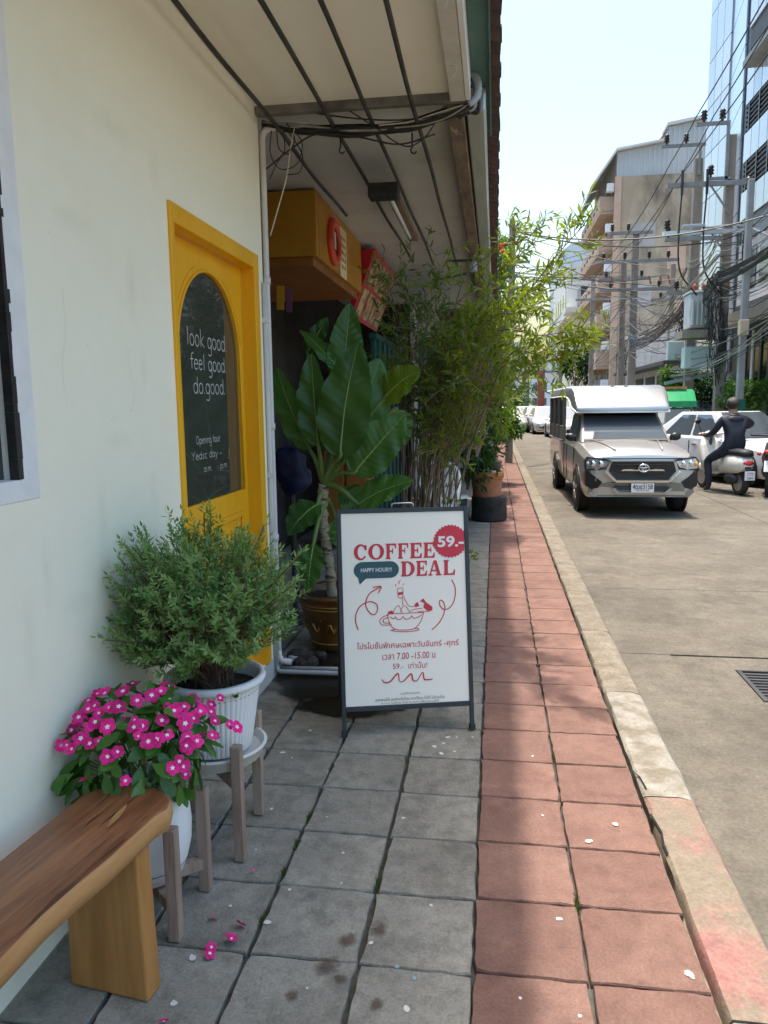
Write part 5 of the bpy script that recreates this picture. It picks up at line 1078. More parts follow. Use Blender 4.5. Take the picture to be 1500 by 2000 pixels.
q = MB(pk); face(q, B3[0], B3[1], T3[1], T3[0], .035, .965, .06, .97, .012); q.build('windscreen', 'car_glass')
q = MB(pk); face(q, B3[0], B3[1], T3[1], T3[0], .03, .97, .86, .985, .016); q.build('canopy_gap_shade', 'car_black'); q = MB(pk); face(q, B3[0], B3[1], T3[1], T3[0], .03, .97, .02, .075, .016); q.build('windscreen_base', 'car_trim')  # black strip paints the shaded gap under the canopy lip
for i, j, n_ in ((1, 2, 'side_window'), (3, 0, 'side_window')):
    q = MB(pk); face(q, B3[i], B3[j], T3[j], T3[i], .12, .90, .10, .90, .012); q.build(n_, 'car_glass')
q = MB(pk); q.beam((-.55, 1.33, 1.06), (.1, 1.34, 1.06), .02, .012); q.beam((.0, 1.335, 1.055), (.6, 1.33, 1.055), .02, .012); q.build('wipers', 'car_black')
hlp = []
# canopy: sloped nose over the cab, long box behind
def can(y, w, z0, z1, r=.10): return [(-w, y, z0), (w, y, z0), (w, y, z1 - r), (w - r * .3, y, z1 - r * .3), (w - r, y, z1), (-w + r, y, z1), (-w + r * .3, y, z1 - r * .3), (-w, y, z1 - r)]
b = MB(pk); loft(b, [can(1.62, .76, 1.465, 1.52, .02), can(1.64, .80, 1.462, 1.56, .05), can(1.95, .84, 1.53, 1.83, .12), can(2.15, .86, 1.62, 1.89, .12), can(2.6, .87, 1.72, 1.90, .12), can(5.15, .87, 1.72, 1.90, .12), can(5.2, .86, 1.73, 1.88, .12)]); cnp = b.build('canopy', 'canopy_metal', auto=35)
def cf(u, v, o=.012): y = 1.66 + v * .30; z = 1.575 + v * .265; return V((u, y - o * .65, z + o * .75))
q = MB(pk); 
for pts in ([(-.26, .05), (.26, .05)], [(.26, .05), (.22, .98)], [(.22, .98), (-.22, .98)], [(-.22, .98), (-.26, .05)]): q.ribbon(pts, .03, lambda u, v: cf(u, v, .014))
q.build('hatch_frame', 'alu', cnp)
MB(pk).add([cf(-.24, .09), cf(.24, .09), cf(.205, .94), cf(-.205, .94)], [(0, 1, 2, 3)]).build('hatch_panel', 'canopy_metal', cnp)
for x in (-.12, .12): MB(pk).box(x - .03, x + .03, 1.99, 2.03, 1.86, 1.885).build('hatch_hinge', 'alu', cnp)
q = MB(pk); q.tube([(-.80, 1.63, 1.465), (.80, 1.63, 1.465)], .014, 6); q.build('lip_trim', 'white_edge', cnp, smooth=True)
for x in (-1, 1):
    q = MB(pk); q.tube(smoothpath([(x * .80, 1.64, 1.47), (x * .845, 1.95, 1.54), (x * .865, 2.5, 1.71), (x * .872, 5.15, 1.72)], 5), .016, 6); q.build('edge_trim', 'white_edge', cnp, smooth=True)
    for y in (2.78, 3.55, 4.35, 5.1): q = MB(pk); q.beam((x * .855, y, .98), (x * .86, y, 1.73), .06, .05); q.build('canopy_post', 'car_grey')
    q = MB(pk); q.box(*sorted((x * .852, x * .862)), 2.8, 5.08, .98, 1.22); q.build('side_rail_panel', 'car_grey')
    q = MB(pk); q.box(*sorted((x * .835, x * .845)), 2.81, 5.07, 1.22, 1.72); q.build('curtain', 'car_black')
    mirror(pk, x * .80, 1.55, 1.08, x, 'car_black')
    for y, nm in ((.95, 'f'), (4.1, 'r')):
        q = MB(pk); q.lathe([(.365, -.02), (.365, .012)], n=28); o = q.build('wheel_arch', 'car_black'); o.location = (x * .858, y, .34); o.rotation_euler = (0, x * math.pi / 2, 0)
        wheel(pk, x * .775, y, .33, .22, x)
    hlp.append(x)
# front end
def fz(x): return .02 + .10 * (abs(x) / .8) ** 2
hlp_done = 0
def panel(name, poly, mat, d=.05, y0=-.02, parent=None):
    q = MB(pk); n = len(poly); vs = [(x, y0 + fz(x), z) for x, z in poly] + [(x, y0 + fz(x) + d, z) for x, z in poly]
    q.add(vs, [tuple(range(n)), tuple(range(2 * n - 1, n - 1, -1))] + [(i, n + i, n + (i + 1) % n, (i + 1) % n) for i in range(n)]); return q.build(name, mat, parent)
for x in hlp:
    P_ = lambda pts: [(x * a_, z_) for a_, z_ in (pts if x > 0 else pts[::-1])]
    panel('headlight_bezel', P_([(.47, .815), (.545, .695), (.70, .672), (.855, .685), (.862, .80), (.81, .858), (.64, .845)]), 'car_black', .16, -.022)
    hl = panel('headlight', P_([(.50, .80), (.56, .715), (.70, .692), (.84, .70), (.848, .795), (.80, .838), (.64, .825)]), 'lamp_glass', .16, -.03)
    for cx_ in (.62, .735): MB(pk).sphere((x * cx_, fz(cx_) - .03, .765), .042, 12, 8, (1, .4, 1)).build('lens', 'chrome', hl, smooth=True)
    MB(pk).sphere((x * .815, fz(.815) - .025, .76), .045, 10, 8, (.6, .5, .8)).build('indicator', 'amber' if x > 0 else 'lamp_glass', hl, smooth=True)
    panel('fog_lamp_recess', P_([(.60, .515), (.79, .645), (.85, .645), (.85, .46), (.76, .41), (.655, .43)]), 'car_black', .16, -.026)
panel('grille_surround', [(-.50, .815), (-.55, .66), (-.40, .52), (.40, .52), (.55, .66), (.50, .815)], 'car_silver', .06, -.022)
gr = panel('grille', [(-.46, .80), (-.505, .665), (-.385, .545), (.385, .545), (.505, .665), (.46, .80)], 'car_black', .05, -.034)
for z in (.59, .635, .755): panel('grille_slat', [(-.42, z), (.42, z), (.42, z + .010), (-.42, z + .010)], 'car_trim', .012, -.042, gr)
panel('grille_bar', [(-.33, .672), (-.30, .695), (-.18, .70), (-.12, .69), (.12, .69), (.18, .70), (.30, .695), (.33, .672)], 'chrome', .012, -.046, gr)
pts = [(-.40, .512), (.40, .512), (.56, .655), (.545, .67), (.395, .537), (-.395, .537), (-.545, .67), (-.56, .655)]
q = MB(pk)
for a, c in (((-.56, .665), (-.40, .525)), ((-.40, .525), (.40, .525)), ((.40, .525), (.56, .665))): q.beam((a[0], fz(a[0]) - .04, a[1]), (c[0], fz(c[0]) - .04, c[1]), .03, .028)
q.build('grille_chrome', 'chrome', gr)
em = MB(pk); ey = -.055; circ = lambda cx, cz, rx, rz: [(cx + rx * math.cos(R(a)), ey, cz + rz * math.sin(R(a))) for a in range(0, 361, 15)]
em.tube(circ(0, .715, .075, .052), .009, 6, False); em.tube(circ(0, .718, .027, .048), .007, 6, False); em.tube(circ(0, .738, .062, .021), .007, 6, False); em.build('emblem', 'chrome', gr, smooth=True)
panel('bumper', [(-.78, .50), (-.80, .36), (-.72, .30), (.72, .30), (.80, .36), (.78, .50), (.56, .50), (.40, .515), (-.40, .515), (-.56, .50)], 'car_grey', .14, -.018)
panel('bumper_skirt', [(-.46, .425), (-.38, .345), (.38, .345), (.46, .425), (.42, .432), (.34, .375), (-.34, .375), (-.42, .432)], 'canopy_metal', .05, -.032)
panel('air_intake', [(-.41, .45), (-.35, .40), (.35, .40), (.41, .45)], 'car_black', .04, -.025)
pl = panel('number_plate', [(-.17, .375), (.17, .375), (.17, .50), (-.17, .50)], 'plate_white', .012, -.05)
txt('4ฒช3158', (-.15, -.49, .15, -.42), 'print_dark', 'lettering', 0, .01, pl, fn=lambda x, y: V((x, -.0325, -y)))
txt('กรุงเทพมหานคร', (-.10, -.41, .10, -.388), 'print_dark', 'lettering', 0, .0, pl, fn=lambda x, y: V((x, -.0325, -y)))
panel('hood_gap', [(-.62, .836), (.62, .836), (.60, .845), (-.60, .845)], 'car_black', .05, -.012)
q = MB(pk)
for x in (-.78, .78): q.box(x - .03, x + .03, 1.9, 1.94, .8, .83)
q.build('door_handles', 'car_silver')
# ---- sedans and other cars: one builder
def sedan(name, label, paint, loc, rz, group=None, detail=True, L=4.5, tall=1.46, cat='car'):
    t = thing(name, label, cat, loc, rz, group); k = L / 4.5; hw = .87; h = tall / 1.46
    def s_(y, w, zb, zs, zt): return half_ring(y * k, [(w * .92, zb), (w * .99, zb + .10), (w, zs * .68), (w * .97, zs), (w * .88, zt - .01), (w * .45, zt + .02), (.001, zt + .028)])
    b = MB(t); loft(b, [s_(.0, hw * .72, .30, .48, .56), s_(.06, hw * .88, .22, .55, .64), s_(.3, hw * .97, .18, .66, .73), s_(.9, hw, .18, .76, .82), s_(1.35, hw, .18, .84, .90), s_(2.2, hw, .18, .88, .93), s_(3.6, hw, .18, .90, .95), s_(4.2, hw * .97, .22, .88, .95), s_(4.44, hw * .90, .30, .82, .90), s_(4.5, hw * .8, .36, .7, .8)]); b.build('body', paint, auto=35)
    zr = tall; st_ = [(1.15, .74, .90, 0), (1.95, .58, zr - .04, 1), (2.5, .58, zr, 1), (3.1, .57, zr - .03, 1), (4.0, .70, .94, 0)]
    bt_ = [(-.75, 1.12), (.75, 1.12), (.76, 4.05), (-.76, 4.05)]; tp_ = [(-.57, 1.98), (.57, 1.98), (.56, 3.15), (-.56, 3.15)]
    B_ = [V((x, y * k, .88)) for x, y in bt_]; T_ = [V((x, y * k, zr - (.03 if i > 1 else .02))) for i, (x, y) in enumerate(tp_)]
    b = MB(t); b.add(B_ + T_, [(0, 1, 5, 4), (1, 2, 6, 5), (2, 3, 7, 6), (3, 0, 4, 7), (4, 5, 6, 7)]); b.build('cabin', paint, bevel=.06, seg=3)
    for i, j, n_, a in ((0, 1, 'windscreen', (.05, .95, .06, .95)), (2, 3, 'rear_window', (.06, .94, .1, .95))):
        q = MB(t); face(q, B_[i], B_[j], T_[j], T_[i], *a, .015); q.build(n_, 'car_glass')
    for i, j in ((1, 2), (3, 0)):
        for u0, u1 in ((.16, .47), (.50, .82)) if i == 1 else ((.18, .50), (.53, .84)):
            q = MB(t); face(q, B_[i], B_[j], T_[j], T_[i], u0, u1, .10, .88, .014); q.build('side_window', 'car_glass')
    for x in (-1, 1):
        for y in (.85, 3.6):
            wheel(t, x * .78, y * k, .32, .2, x)
            q = MB(t); q.lathe([(.36, -.02), (.36, .006)], n=24); o = q.build('wheel_arch', 'car_black'); o.location = (x * .864, y * k, .33); o.rotation_euler = (0, x * math.pi / 2, 0)
        mirror(t, x * .78, 1.55 * k, .98, x, paint)
        for yy in (1.42, 2.45, 3.30): MB(t).box(*sorted((x * .862, x * .876)), yy * k - .005, yy * k + .005, .30, .84).build('door_gap', 'car_black')
        for yy in (2.28, 3.12): MB(t).box(*sorted((x * .862, x * .89)), yy * k - .08, yy * k + .06, .74, .77).build('door_handle', 'chrome')
        MB(t).box(*sorted((x * .80, x * .868)), 1.3 * k, 3.2 * k, .175, .23).build('sill', 'car_trim')
        q = MB(t); q.add([(x * .42, .02, .60), (x * .55, .05, .54), (x * .78, .20, .58), (x * .80, .32, .68), (x * .62, .12, .655)], [(0, 1, 2, 3, 4)]); q.build('headlight', 'lamp_glass')
    q = MB(t); q.box(-.42, .42, -.015, .10, .30, .46); q.build('grille', 'car_black', bevel=.02); q = MB(t); q.box(-.17, .17, -.03, -.018, .36, .45); q.build('number_plate', 'plate_white')
    return t
sedan('sedan_car', 'white sedan parked behind the scooter rider with its bonnet towards the viewer', 'car_white', (5.72, 14.5, ZRD), R(24), L=4.4).scale = (.95, 1, .97)
sedan('parked_car', 'white car behind the poles, partly hidden by the small street tree', 'car_white', (7.1, 23.5, ZRD), R(12), tall=1.65)
far_cars = [((3.55, 34, ZRD), 'car_white', 'pale far parked car nearest the pickup, in the row down the street'), ((2.9, 40, ZRD), 'car_silver', 'silver far parked car, second in the row down the street'), ((2.75, 47, ZRD), 'car_grey', 'dark far parked car, third in the row down the street'), ((2.5, 55, ZRD), 'car_white', 'white far parked car, fourth in the row down the street')]
for p, c, lab in far_cars: sedan('parked_car', lab, c, p, R(4), 'cars parked far down the street')
sedan('oncoming_car', 'dark silver car driving towards the viewer far down the street', 'car_silver', (.95, 42, ZRD), R(2), 'cars far down the street')
# green songthaew behind the pickup
gt = thing('green_truck', 'green passenger truck with a box canopy just behind the silver pickup', 'truck', (4.35, 18.4, ZRD), R(4))
b = MB(gt); loft(b, [half_ring(y, [(w * .95, .35), (w, .6), (w * .98, zt - .08), (w * .85, zt), (.001, zt + .02)]) for y, w, zt in ((0, .66, .82), (.1, .76, .90), (.9, .82, .98), (1.3, .82, 1.02), (4.6, .82, 1.0))]); b.build('body', 'car_green', auto=35)
b = MB(gt); q_ = [V(p) for p in ((-.74, 1.0, .98), (.74, 1.0, .98), (.76, 2.4, .98), (-.76, 2.4, .98), (-.62, 1.55, 1.45), (.62, 1.55, 1.45), (.64, 2.4, 1.45), (-.64, 2.4, 1.45))]; b.add(q_, [(0, 1, 5, 4), (1, 2, 6, 5), (2, 3, 7, 6), (3, 0, 4, 7), (4, 5, 6, 7)]); b.build('cab', 'car_green', bevel=.04)
q = MB(gt); face(q, q_[0], q_[1], q_[5], q_[4], .05, .95, .06, .95, .014); q.build('windscreen', 'car_glass')
b = MB(gt); loft(b, [can(1.5, .78, 1.47, 1.62, .05), can(1.8, .82, 1.50, 1.92, .10), can(4.6, .82, 1.55, 1.95, .10)]); b.build('canopy', 'car_green', auto=35)
MB(gt).box(-.6, .6, 1.75, 1.80, 1.93, 1.99).build('roof_board', 'terracotta_orange')
for x in (-1, 1):
    mirror(gt, x * .76, 1.25, 1.05, x, 'car_black')
    for y in (.8, 3.6): wheel(gt, x * .74, y, .33, .2, x)
    q = MB(gt); q.sphere((x * .55, .05, .72), .09, 10, 8, (1.2, .5, 1)); q.build('headlight', 'lamp_glass', smooth=True)
    for y in (2.5, 4.5): q = MB(gt); q.beam((x * .8, y, .98), (x * .8, y, 1.55), .05); q.build('canopy_post', 'car_green')
# ---- scooter seen from behind (built facing +y, tail at y = 0)
SX = (4.22, 13.25, ZRD); SR = R(13)
sc = thing('scooter', 'cream motor scooter seen from behind under the rider in dark clothes', 'scooter', SX, SR)
def mwheel(t, y, r, w, rimmat='rim'):
    q = MB(t); q.lathe([(r * .66, -w / 2), (r * .92, -w / 2), (r, -w * .2), (r, w * .2), (r * .92, w / 2), (r * .66, w / 2)], n=24, cap=True); o = q.build('wheel', 'tyre', auto=40); o.location = (0, y, r); o.rotation_euler = (0, math.pi / 2, 0)
    q = MB(); q.lathe([(r * .66, w / 2 + .002), (0.01, w / 2 + .006)], n=20, cap=False); q.lathe([(0.01, -w / 2 - .006), (r * .66, -w / 2 - .002)], n=20, cap=False); q.build('rim', rimmat, o)
mwheel(sc, .25, .215, .095); mwheel(sc, 1.50, .215, .085)
b = MB(sc); loft(b, [[(x * w_, y, z0 + (z1 - z0) * z) for x, z in ((-.7, 0), (.7, 0), (1, .35), (.95, .75), (.6, 1), (-.6, 1), (-.95, .75), (-1, .35))] for y, w_, z0, z1 in ((.02, .07, .52, .60), (.08, .13, .44, .66), (.25, .165, .38, .70), (.5, .17, .36, .70), (.72, .14, .34, .66), (.82, .10, .32, .56))]); b.build('rear_body', 'scooter_cream', smooth=True)
b = MB(sc); b.box(-.15, .15, .80, 1.22, .27, .33); b.build('footboard', 'car_trim', bevel=.02)
b = MB(sc); loft(b, [[(x * w_, y, z) for x in (-1, -.6, .6, 1)] + [(x * w_, y - .05, z) for x in (.6, -.6)] for y, z, w_ in ((1.20, .30, .17), (1.27, .55, .21), (1.34, .80, .19), (1.38, .95, .12))]); b.build('leg_shield', 'scooter_cream', smooth=True)
b = MB(sc); loft(b, [[(x * w_, y, z0 + dz) for x, dz in ((-1, -.02), (1, -.02), (.92, .05), (0, .075), (-.92, .05))] for y, w_, z0 in ((.02, .08, .70), (.15, .13, .72), (.45, .145, .72), (.68, .12, .70), (.84, .07, .68))]); b.build('seat', 'seat_black', smooth=True)
q = MB(sc); q.sphere((0, .035, .565), .075, 14, 8, (1.25, .5, .62)); q.build('tail_light', 'tail_red', smooth=True)
q = MB(sc); q.box(-.09, .09, -.035, -.028, .28, .43); pl2 = q.build('number_plate', 'plate_white', bevel=.003)
txt('5กย', (-.05, -.42, .05, -.385), 'print_dark', 'lettering', 0, .01, pl2, fn=lambda x, y: V((x, -.0355, -y))); txt('กรุงเทพมหานคร', (-.065, -.37, .065, -.352), 'print_dark', 'lettering', 0, 0, pl2, fn=lambda x, y: V((x, -.0355, -y))); txt('584', (-.05, -.335, .05, -.295), 'print_dark', 'lettering', 0, .01, pl2, fn=lambda x, y: V((x, -.0355, -y)))
MB(sc).beam((0, .06, .52), (0, -.02, .40), .10, .02).build('mudguard', 'car_trim')
q = MB(sc); q.tube([(.13, .10, .24), (.13, .55, .25)], [.05, .04], 10); q.build('exhaust', 'car_trim', smooth=True)
q = MB(sc); q.sphere((-.06, .42, .28), .13, 12, 8, (.8, 1.5, .8)); q.build('engine', 'car_trim', smooth=True)
q = MB(sc); q.tube([(0, 1.49, .22), (0, 1.36, .60), (0, 1.28, .98)], .028, 8); q.build('fork', 'dark_metal', smooth=True)
q = MB(sc); q.tube(smoothpath([(-.33, 1.10, 1.02), (-.2, 1.18, 1.03), (0, 1.27, 1.0), (.2, 1.18, 1.03), (.33, 1.10, 1.02)], 4), .017, 8); q.build('handlebar', 'scooter_cream', smooth=True)
q = MB(sc); q.sphere((0, 1.36, .98), .11, 12, 8, (1, .8, .8)); q.build('head_lamp_cowl', 'scooter_cream', smooth=True)
q = MB(sc); q.sphere((0, 1.50, .40), .12, 12, 8, (.6, 1.6, .7)); q.build('front_mudguard', 'scooter_cream', smooth=True)
for x in (-1, 1): q = MB(sc); q.tube([(x * .24, 1.17, 1.03), (x * .30, 1.2, 1.2)], .007, 6); q.sphere((x * .31, 1.2, 1.24), .055, 10, 8, (1.1, .4, .8)); q.build('mirror', 'car_black', smooth=True)
# ---- second motorbike cut by the right edge
mo = thing('motorbike', 'black motorbike with red tail cut off by the right edge of the picture', 'motorbike', (4.47, 13.05, ZRD), R(-20))
mwheel(mo, .28, .30, .11, 'dark_metal'); mwheel(mo, 1.55, .30, .10, 'dark_metal')
b = MB(mo); loft(b, [[(x * w_, y, z0 + (z1 - z0) * z) for x, z in ((-.7, 0), (.7, 0), (1, .5), (.6, 1), (-.6, 1), (-1, .5))] for y, w_, z0, z1 in ((-.1, .05, .74, .80), (.1, .11, .66, .80), (.5, .14, .50, .76), (.9, .15, .42, .86), (1.15, .12, .5, .88))]); b.build('body', 'car_black', smooth=True)
q = MB(mo); q.sphere((0, -.10, .77), .07, 10, 8, (1.4, .6, .6)); q.build('tail_light', 'tail_red', smooth=True)
for x in (-.16, .16): q = MB(mo); q.sphere((x, -.06, .74), .035, 8, 6); q.build('indicator', 'tail_red', smooth=True)
q = MB(mo); q.tube(smoothpath([(-.35, 1.15, 1.0), (0, 1.3, .98), (.35, 1.15, 1.0)], 4), .018, 8); q.tube([(0, 1.3, .98), (0, 1.55, .30)], .035, 8); q.build('fork_and_bar', 'dark_metal', smooth=True)
q = MB(mo); q.sphere((0, .8, .40), .18, 12, 8, (.8, 1.4, .9)); q.build('engine', 'car_trim', smooth=True); q = MB(mo); q.tube([(.14, .05, .36), (.14, .75, .34)], .045, 8); q.build('exhaust', 'chrome', smooth=True); q = MB(mo); q.beam((0, 0, .62), (0, -.12, .45), .16, .01); q.build('number_plate', 'plate_white')
# ---- the rider
pr = thing('person', 'person in a dark hooded jacket and trousers sitting astride the cream scooter', 'person', SX, SR)
def skin(name, chains, parent, mats, pick, sub=2):
    vs = []; es = []; rad = []; idx = {}
    for ch_ in chains:
        prev = None
        for p, r in ch_:
            key = tuple(round(c, 4) for c in p)
            if key not in idx: idx[key] = len(vs); vs.append(p); rad.append(r)
            i = idx[key]
            if prev is not None and prev != i: es.append((prev, i))
            prev = i
    me = bpy.data.meshes.new(name); me.from_pydata(vs, es, []); ob = bpy.data.objects.new(name, me); COL.objects.link(ob)
    m = ob.modifiers.new('s', 'SKIN'); m.use_smooth_shade = True
    for i, r in enumerate(rad): 
        sv = me.skin_vertices[0].data[i]; sv.radius = r if isinstance(r, tuple) else (r, r); sv.use_root = (i == 0)
    m = ob.modifiers.new('u', 'SUBSURF'); m.levels = m.render_levels = sub
    me2 = bpy.data.meshes.new_from_object(ob.evaluated_get(bpy.context.evaluated_depsgraph_get())); bpy.data.objects.remove(ob)
    me2.materials.clear()
    for a in mats: me2.materials.append(M[a])
    for f in me2.polygons: f.material_index = pick(f.center); f.use_smooth = True
    me2.name = name; return link(name, me2, parent)
pel = (0, .50, .82); ch1 = (.0, .51, 1.02); ch2 = (0, .56, 1.22); nk = (0, .59, 1.36)
chains = [[(pel, (.165, .14)), (ch1, (.16, .125)), (ch2, (.185, .125)), (nk, .07), ((0, .61, 1.43), .058), ((0, .62, 1.50), (.085, .10)), ((0, .635, 1.58), (.078, .09))],
          [(ch2, (.185, .125)), ((-.20, .56, 1.29), .075), ((-.29, .68, 1.06), .062), ((-.27, .92, 1.00), .047), ((-.265, 1.04, 1.01), .036), ((-.26, 1.10, 1.02), .034)],
          [(ch2, (.185, .125)), ((.20, .56, 1.29), .075), ((.40, .66, 1.20), .062), ((.36, .90, 1.12), .047), ((.32, 1.04, 1.05), .036), ((.30, 1.10, 1.03), .034)],
          [(pel, (.165, .14)), ((-.13, .55, .76), .105), ((-.27, .88, .56), .078), ((-.27, .80, .28), .060), ((-.28, .77, .09), .046), ((-.29, .90, .05), .040)],
          [(pel, (.165, .14)), ((.13, .55, .76), .105), ((.20, .95, .70), .078), ((.17, 1.00, .48), .060), ((.16, .99, .38), .044), ((.16, 1.12, .36), .038)]]
def pick(c):
    if c.z > 1.385 and abs(c.x) < .14: return 2
    if c.y > 1.02 and c.z > .95: return 2
    if c.z < .13 or (c.y > 1.04 and c.z < .5): return 3
    return 0 if c.z > .80 else 1
body = skin('body', chains, pr, ['jacket', 'trousers', 'skin', 'seat_black'], pick)
for hx, s_ in ((-.26, -1), (.30, 1)):
    for k in range(4): MB(pr).tube([(hx + s_ * (-.03 + k * .02), 1.10, 1.035), (hx + s_ * (-.03 + k * .02), 1.135, 1.02), (hx + s_ * (-.03 + k * .02), 1.13, .995)], .009, 6).build('finger', 'skin', smooth=True)
    MB(pr).tube([(hx - s_ * .045, 1.08, 1.02), (hx - s_ * .055, 1.115, 1.0)], .010, 6).build('thumb', 'skin', smooth=True)
q = MB(pr); q.sphere((0, .608, 1.560), .108, 20, 14, (1, 1.08, 1.0)); hr = q.build('hair', 'hair', smooth=True)
for v in hr.data.vertices:
    n_ = noise.noise(v.co * 34) * .022; v.co += (v.co - V((0, .615, 1.565))).normalized() * n_
    if v.co.y > .66 and v.co.z < 1.56: v.co.y = .66
for x in (-1, 1): q = MB(pr); q.sphere((x * .093, .635, 1.51), .026, 8, 6, (.4, .8, 1.2)); q.build('ear', 'skin', smooth=True)
q = MB(pr); q.sphere((0, .72, 1.50), .018, 8, 6, (.8, 1, 1.2)); q.build('nose', 'skin', smooth=True)
q = MB(pr)
for x in (-.035, .035): q.sphere((x, .708, 1.53), .011, 8, 6)
q.build('eyes', 'car_black', smooth=True); MB(pr).box(-.022, .022, .712, .716, 1.455, 1.461).build('mouth', 'terracotta')
q = MB(pr); q.sphere((0, .50, 1.29), .12, 14, 10, (1.3, .5, .6)); q.sphere((0, .53, 1.355), .085, 14, 10, (1.25, .8, .45)); q.build('hood', 'jacket', smooth=True)
# ================================================================== FAR BUILDINGS
def bb(t, name, mat, x0, x1, y0, y1, z0, z1, parent=None, bevel=0): return MB(t, True).box(x0, x1, y0, y1, z0, z1).build(name, mat, parent, bevel=bevel)
# glass tower on the right
XA = at(1389, 100, 31).x; XB = at(1430, 100, 28.5).x; XC = at(1456, 100, 25.6).x
tw_ = thing('glass_tower', 'tall pale blue panel clad office tower cut off by the right edge', 'building', (10, 26, 0))
bb(tw_, 'core', 'tower_back', XA + .06, 18, 28.5, 31, 0, 40); bb(tw_, 'near_core', 'tower_back', XC + .08, 18, 12, 25.4, 0, 40)
MB(tw_, True).add([(XC + .06, 25.6, 0), (XB + .06, 28.5, 0), (XB + .06, 28.5, 40), (XC + .06, 25.6, 40), (14, 25.6, 0), (14, 28.5, 0), (14, 25.6, 40), (14, 28.5, 40)], [(0, 1, 2, 3), (0, 3, 6, 4), (1, 5, 7, 2), (3, 2, 7, 6)]).build('chamfer_core', 'tower_back')
random.seed(1); g = .018
def pan(mat, a, b_, z0, z1, d=.05):
    a = V(a); b_ = V(b_); dr = (b_ - a).normalized(); n_ = V((-dr.y, dr.x, 0)); n_ = n_ if n_.x < 0 else -n_; a += dr * g; b_ -= dr * g
    q = MB(tw_, True); p = [a, b_, b_ + n_ * d, a + n_ * d]; q.add([(v.x, v.y, z) for z in (z0 + g, z1 - g) for v in p], [(0, 3, 2, 1), (4, 5, 6, 7), (0, 1, 5, 4), (1, 2, 6, 5), (2, 3, 7, 6), (3, 0, 4, 7)]); return q.build('panel', mat)
for r_ in range(15):
    z = 2.4 + r_ * 1.62
    for k in range(3): pan('tower_panel', (XB + (XA - XB) * k / 3, 28.5 + k * .833, 0), (XB + (XA - XB) * (k + 1) / 3, 28.5 + (k + 1) * .833, 0), z, z + 1.62)
    pan('tower_panel_blue', (XC + .04, 25.6, 0), (XB + .04, 28.5, 0), z, z + 1.62)
bands = [(4.6, 6.2, 'w'), (6.9, 7.75, 'p'), (7.75, 8.6, 'l'), (8.6, 9.45, 'p'), (9.45, 10.25, 'l'), (10.25, 11.6, 'p'), (11.6, 12.4, 'd'), (12.4, 13.6, 'p'), (13.6, 14.8, 'p'), (14.8, 16.0, 'l'), (16, 17.4, 'p'), (17.4, 18.8, 'p'), (18.8, 20, 'l')]
for z0, z1, k in bands:
    if k == 'p':
        for i in range(10): pan('tower_panel', (7.42, 18.5 + i * .68, 0), (7.42, 18.5 + (i + 1) * .68, 0), z0, z1)
    elif k == 'l':
        for i in range(6): bb(tw_, 'louvre', 'dark_metal', 7.380, 7.460, 18, 25.3, z0 + .06 + i * (z1 - z0) / 6, z0 + .11 + i * (z1 - z0) / 6)
        for i in range(8): bb(tw_, 'louvre_post', 'car_black', 7.360, 7.420, 18.6 + i * .9, 18.68 + i * .9, z0, z1)
    elif k == 'd': bb(tw_, 'ledge', 'crossarm', 7.02, 7.47, 17, 24.6, 11.05, 11.22); bb(tw_, 'dark_band', 'dark_metal', 7.420, 7.470, 17, 25.3, z0 + .23, z1)
    elif k == 'w':
        bb(tw_, 'wall_band', 'grey_wall', 7.400, 7.470, 15, 25.3, z0 - .2, z1)
        for i in range(5): f_ = bb(tw_, 'window', 'far_glass', 7.370, 7.390, 18 + i * 1.4, 19.1 + i * 1.4, z0 + .2, z1 - .3)
bb(tw_, 'recess_shade', 'car_black', 7.420, 7.540, 25.31, 25.58, 2, 30)  # black strip in place of the shaded recess between the blocks
q = MB(tw_, True); q.prism([(0, 0), (.9, .25), (1.1, .5), (1.1, .75), (0, .75)], (7.42, 17, 6.15), (-1, 0, 0), (0, 0, 1), -8.2); q.build('curved_canopy', 'plaster_grey')
bb(tw_, 'awning', 'white_edge', 6.520, 7.420, 15, 25.2, 3.75, 3.9); bb(tw_, 'awning_fascia', 'alu', 6.500, 6.520, 15, 25.2, 3.6, 3.92)
bb(tw_, 'shop_wall', 'dark_metal', 7.410, 7.480, 13, 25.3, 0, 4.4)
for i in range(12): bb(tw_, 'window_pier', 'sign_frame' if i % 3 else 'white_edge', 7.340, 7.400, 17.2 + i * .68, 17.36 + i * .68, .2, 3.5)
for i in range(11): bb(tw_, 'window', 'glass_black', 7.375, 7.390, 17.38 + i * .68, 17.86 + i * .68, 1.9, 3.4)
bb(tw_, 'sill', 'crossarm', 7.220, 7.410, 15, 25.2, 1.55, 1.8)
